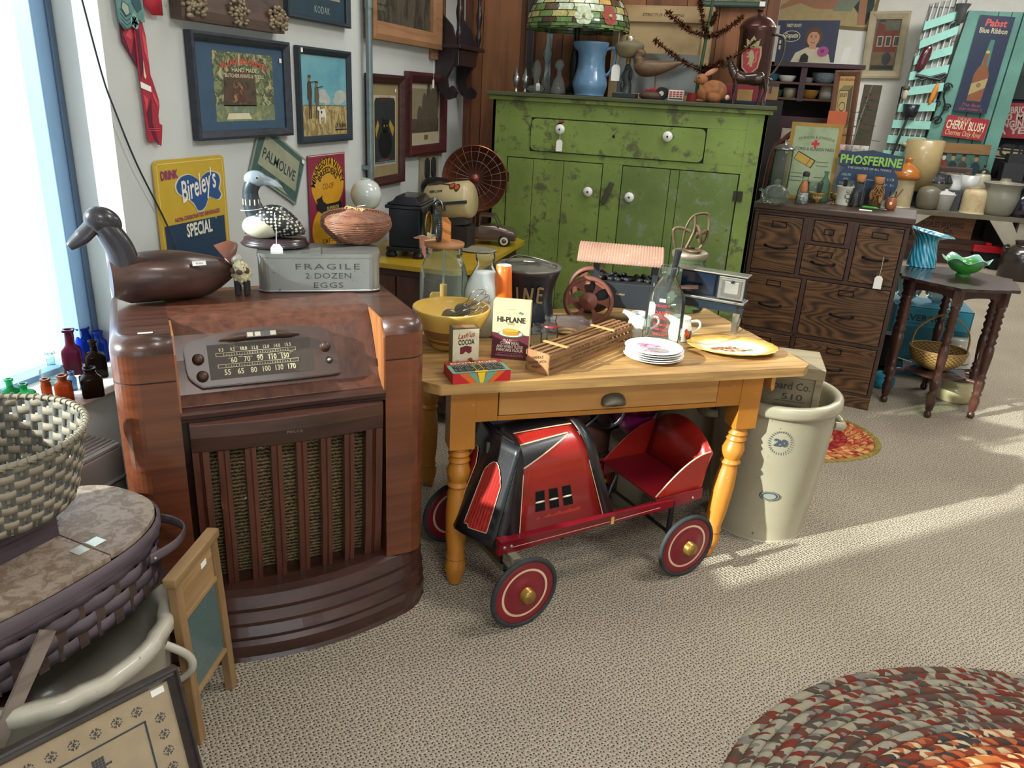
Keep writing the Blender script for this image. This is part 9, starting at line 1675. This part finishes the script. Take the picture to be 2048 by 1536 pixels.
dsign('cherry_drink_sign', 'red cherry drink sign with cream letters beneath the beer sign', (2.077,1.380,2.519,1.612,3.81), Q_, P('#981c2c', .4, coat=.2, var=.05), lambda b, w, h: (b.text('DRINK', w*.42, h*.80,.055, P('#b8a890', .5),2, w=w*.32), b.text('CHERRY BLUSH', w*.48, h*.40,.13, CRM, 2, w=w*.90, bold=.02), b.text('Cherries Only Rival', w*.48, h*.10,.085, P('#c8a878', .5),2, w=w*.86, shear=.2, bold=.01)))
dsign('red_motor_oil_sign', 'red sign with pale angled capitals at the right picture edge', (2.686,1.395,3.325,1.780),0, P('#8c2430', .5, var=.1), lambda b, w, h: [b.text(s_, w*.40, h*(.74-.2*i),.10, P('#a8a498', .5),2, w=w*.72, bold=.03, rot=.10) for i, s_ in enumerate(('LUBRICATION', '20 MILES', 'ENGINE OIL', 'A YEAR'))], y=10.75)
dsign('dark_road_poster', 'dark green and cream poster above the red sign at the right edge', (2.544,1.820,3.228,2.547),0, ART('#8c8468', '#3c5048', '#20302c', '#5c7468', scale=3), lambda b, w, h: (b.rect(0,0, w, h*.35, P('#1c2c2c', .6),1), b.text('NEW', w*.3, h*.72,.16, P('#9c2c34', .5),2, w=w*.5, bold=.03)), y=10.8)
dsign('long_black_lettered_sign', 'cream sign with heavy black capitals low at the right edge', (2.692,1.169,3.391,1.286),2, P('#a89c74', .5), lambda b, w, h: (b.line([(.02,.02),(w-.02,.02),(w-.02, h-.02),(.02, h-.02),(.02,.02)],.02, INK, 1), b.text('CLIMAX', w*.5, h*.22,.20, INK, 2, w=w*.85, bold=.04)), y=10.6)
# under the far table
q = (1.914,0.290,2.531,0.536); t = thing('brewery_wooden_crate', 'brown wooden brewery crate with black lettering under the far table', 'crate', (q[0],9.95,0)); w = q[2]-q[0]
b = B(); b.box(-.05, w+.3,0,.4,0, q[1]-.01, P('#2c2420', .7)); b.build('stand', t) if 0 else None
t.location = (q[0],9.95, q[1]); hh = q[3]-q[1]; b = B(); b.box(0, w, 0,.3,0, hh, WOOD('#7c5030', '#5a3820', 'x', 7,9,.6, bump=.2)); b.build('crate_box', t, bev=.004); b = B(); b.M = Mtr((0,-.001,0)); b.text('THE', w*.24, hh*.78,.055, INK, 1, w=w*.14, bold=.02); b.text('PEOPLES BREWING', w*.47, hh*.46,.085, INK, 1, w=w*.72, bold=.02, rot=.03); b.text('Co.', w*.60, hh*.2,.09, INK, 1, w=w*.18, bold=.02); b.build('crate_lettering', t)
b = B(); b.box(-.1, w+.2,0,.36,0, q[1]-.001, WOOD('#4c2c24', '#341e18', 'x', 8,8,.5)); b.box(-.1, w+.24,-.02,.02, q[1]-.12, q[1]-.06, WOOD('#5c3628', '#3c241a', 'x', 8,8,.5)); solo(b, 'dark_wooden_chest', 'dark brown moulded chest under the brewery crate', 'chest', (q[0],9.95,0))
q = (2.558,0.089,2.857,0.256); t = thing('red_toy_wagon', 'bright red toy wagon on the carpet before the far table', 'toy wagon', (q[0],9.85,0)); w = q[2]-q[0]; b = B(); b.box(0, w, 0,.16, q[1]+.09, q[3]-.0, P('#c01c28', .35, coat=.4)); b.box(w*.4, w*.6,.02,.14, q[3], q[3]+.03, P('#c01c28', .35)); b.build('body', t, bev=.006)
for x in (.07, w-.05): b = B(); b.cyl((x, -.02,.07+q[1]*0),(x, .18,.07),.07, INK, n=20); b.build('wheel', t)
b = B(); b.box(.02, w-.02,.03,.13,.06, q[1]+.09, INK); b.build('undercarriage', t)
q = (2.956,9.600,0.129); pot('dark_salt_glazed_jug', 'dark brown glazed stoneware jar on the carpet at the right edge', 'jar', ((3.220,10.383,0.000)[0]*.905,(3.220,10.383,0.000)[1]*.905,0), sp([(0,0),(.17,0),(.19,.06),(.19,.26),(.12,.34),(.09,.36),(.10,.40)],3), P('#2c2420', .25, coat=.6, var=.15), handle=(.26,.34,.05,.015,.14), rz=pi)
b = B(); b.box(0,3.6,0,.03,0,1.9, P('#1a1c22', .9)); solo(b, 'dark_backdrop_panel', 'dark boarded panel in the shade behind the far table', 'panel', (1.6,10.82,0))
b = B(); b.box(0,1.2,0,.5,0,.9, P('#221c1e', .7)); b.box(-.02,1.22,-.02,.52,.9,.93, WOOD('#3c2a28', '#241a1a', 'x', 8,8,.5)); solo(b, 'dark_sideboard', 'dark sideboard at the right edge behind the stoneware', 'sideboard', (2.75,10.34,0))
b = B(); b.box(0,.22,0,.18,0,.20, P('#3c3e40', .5,.4)); b.box(.03,.19,.02,.16,.2,.3, P('#34363a', .5,.4)); solo(b, 'grey_metal_mailbox', 'dark grey metal box on the sideboard at the right edge', 'box', (2.79,10.4,.9305))
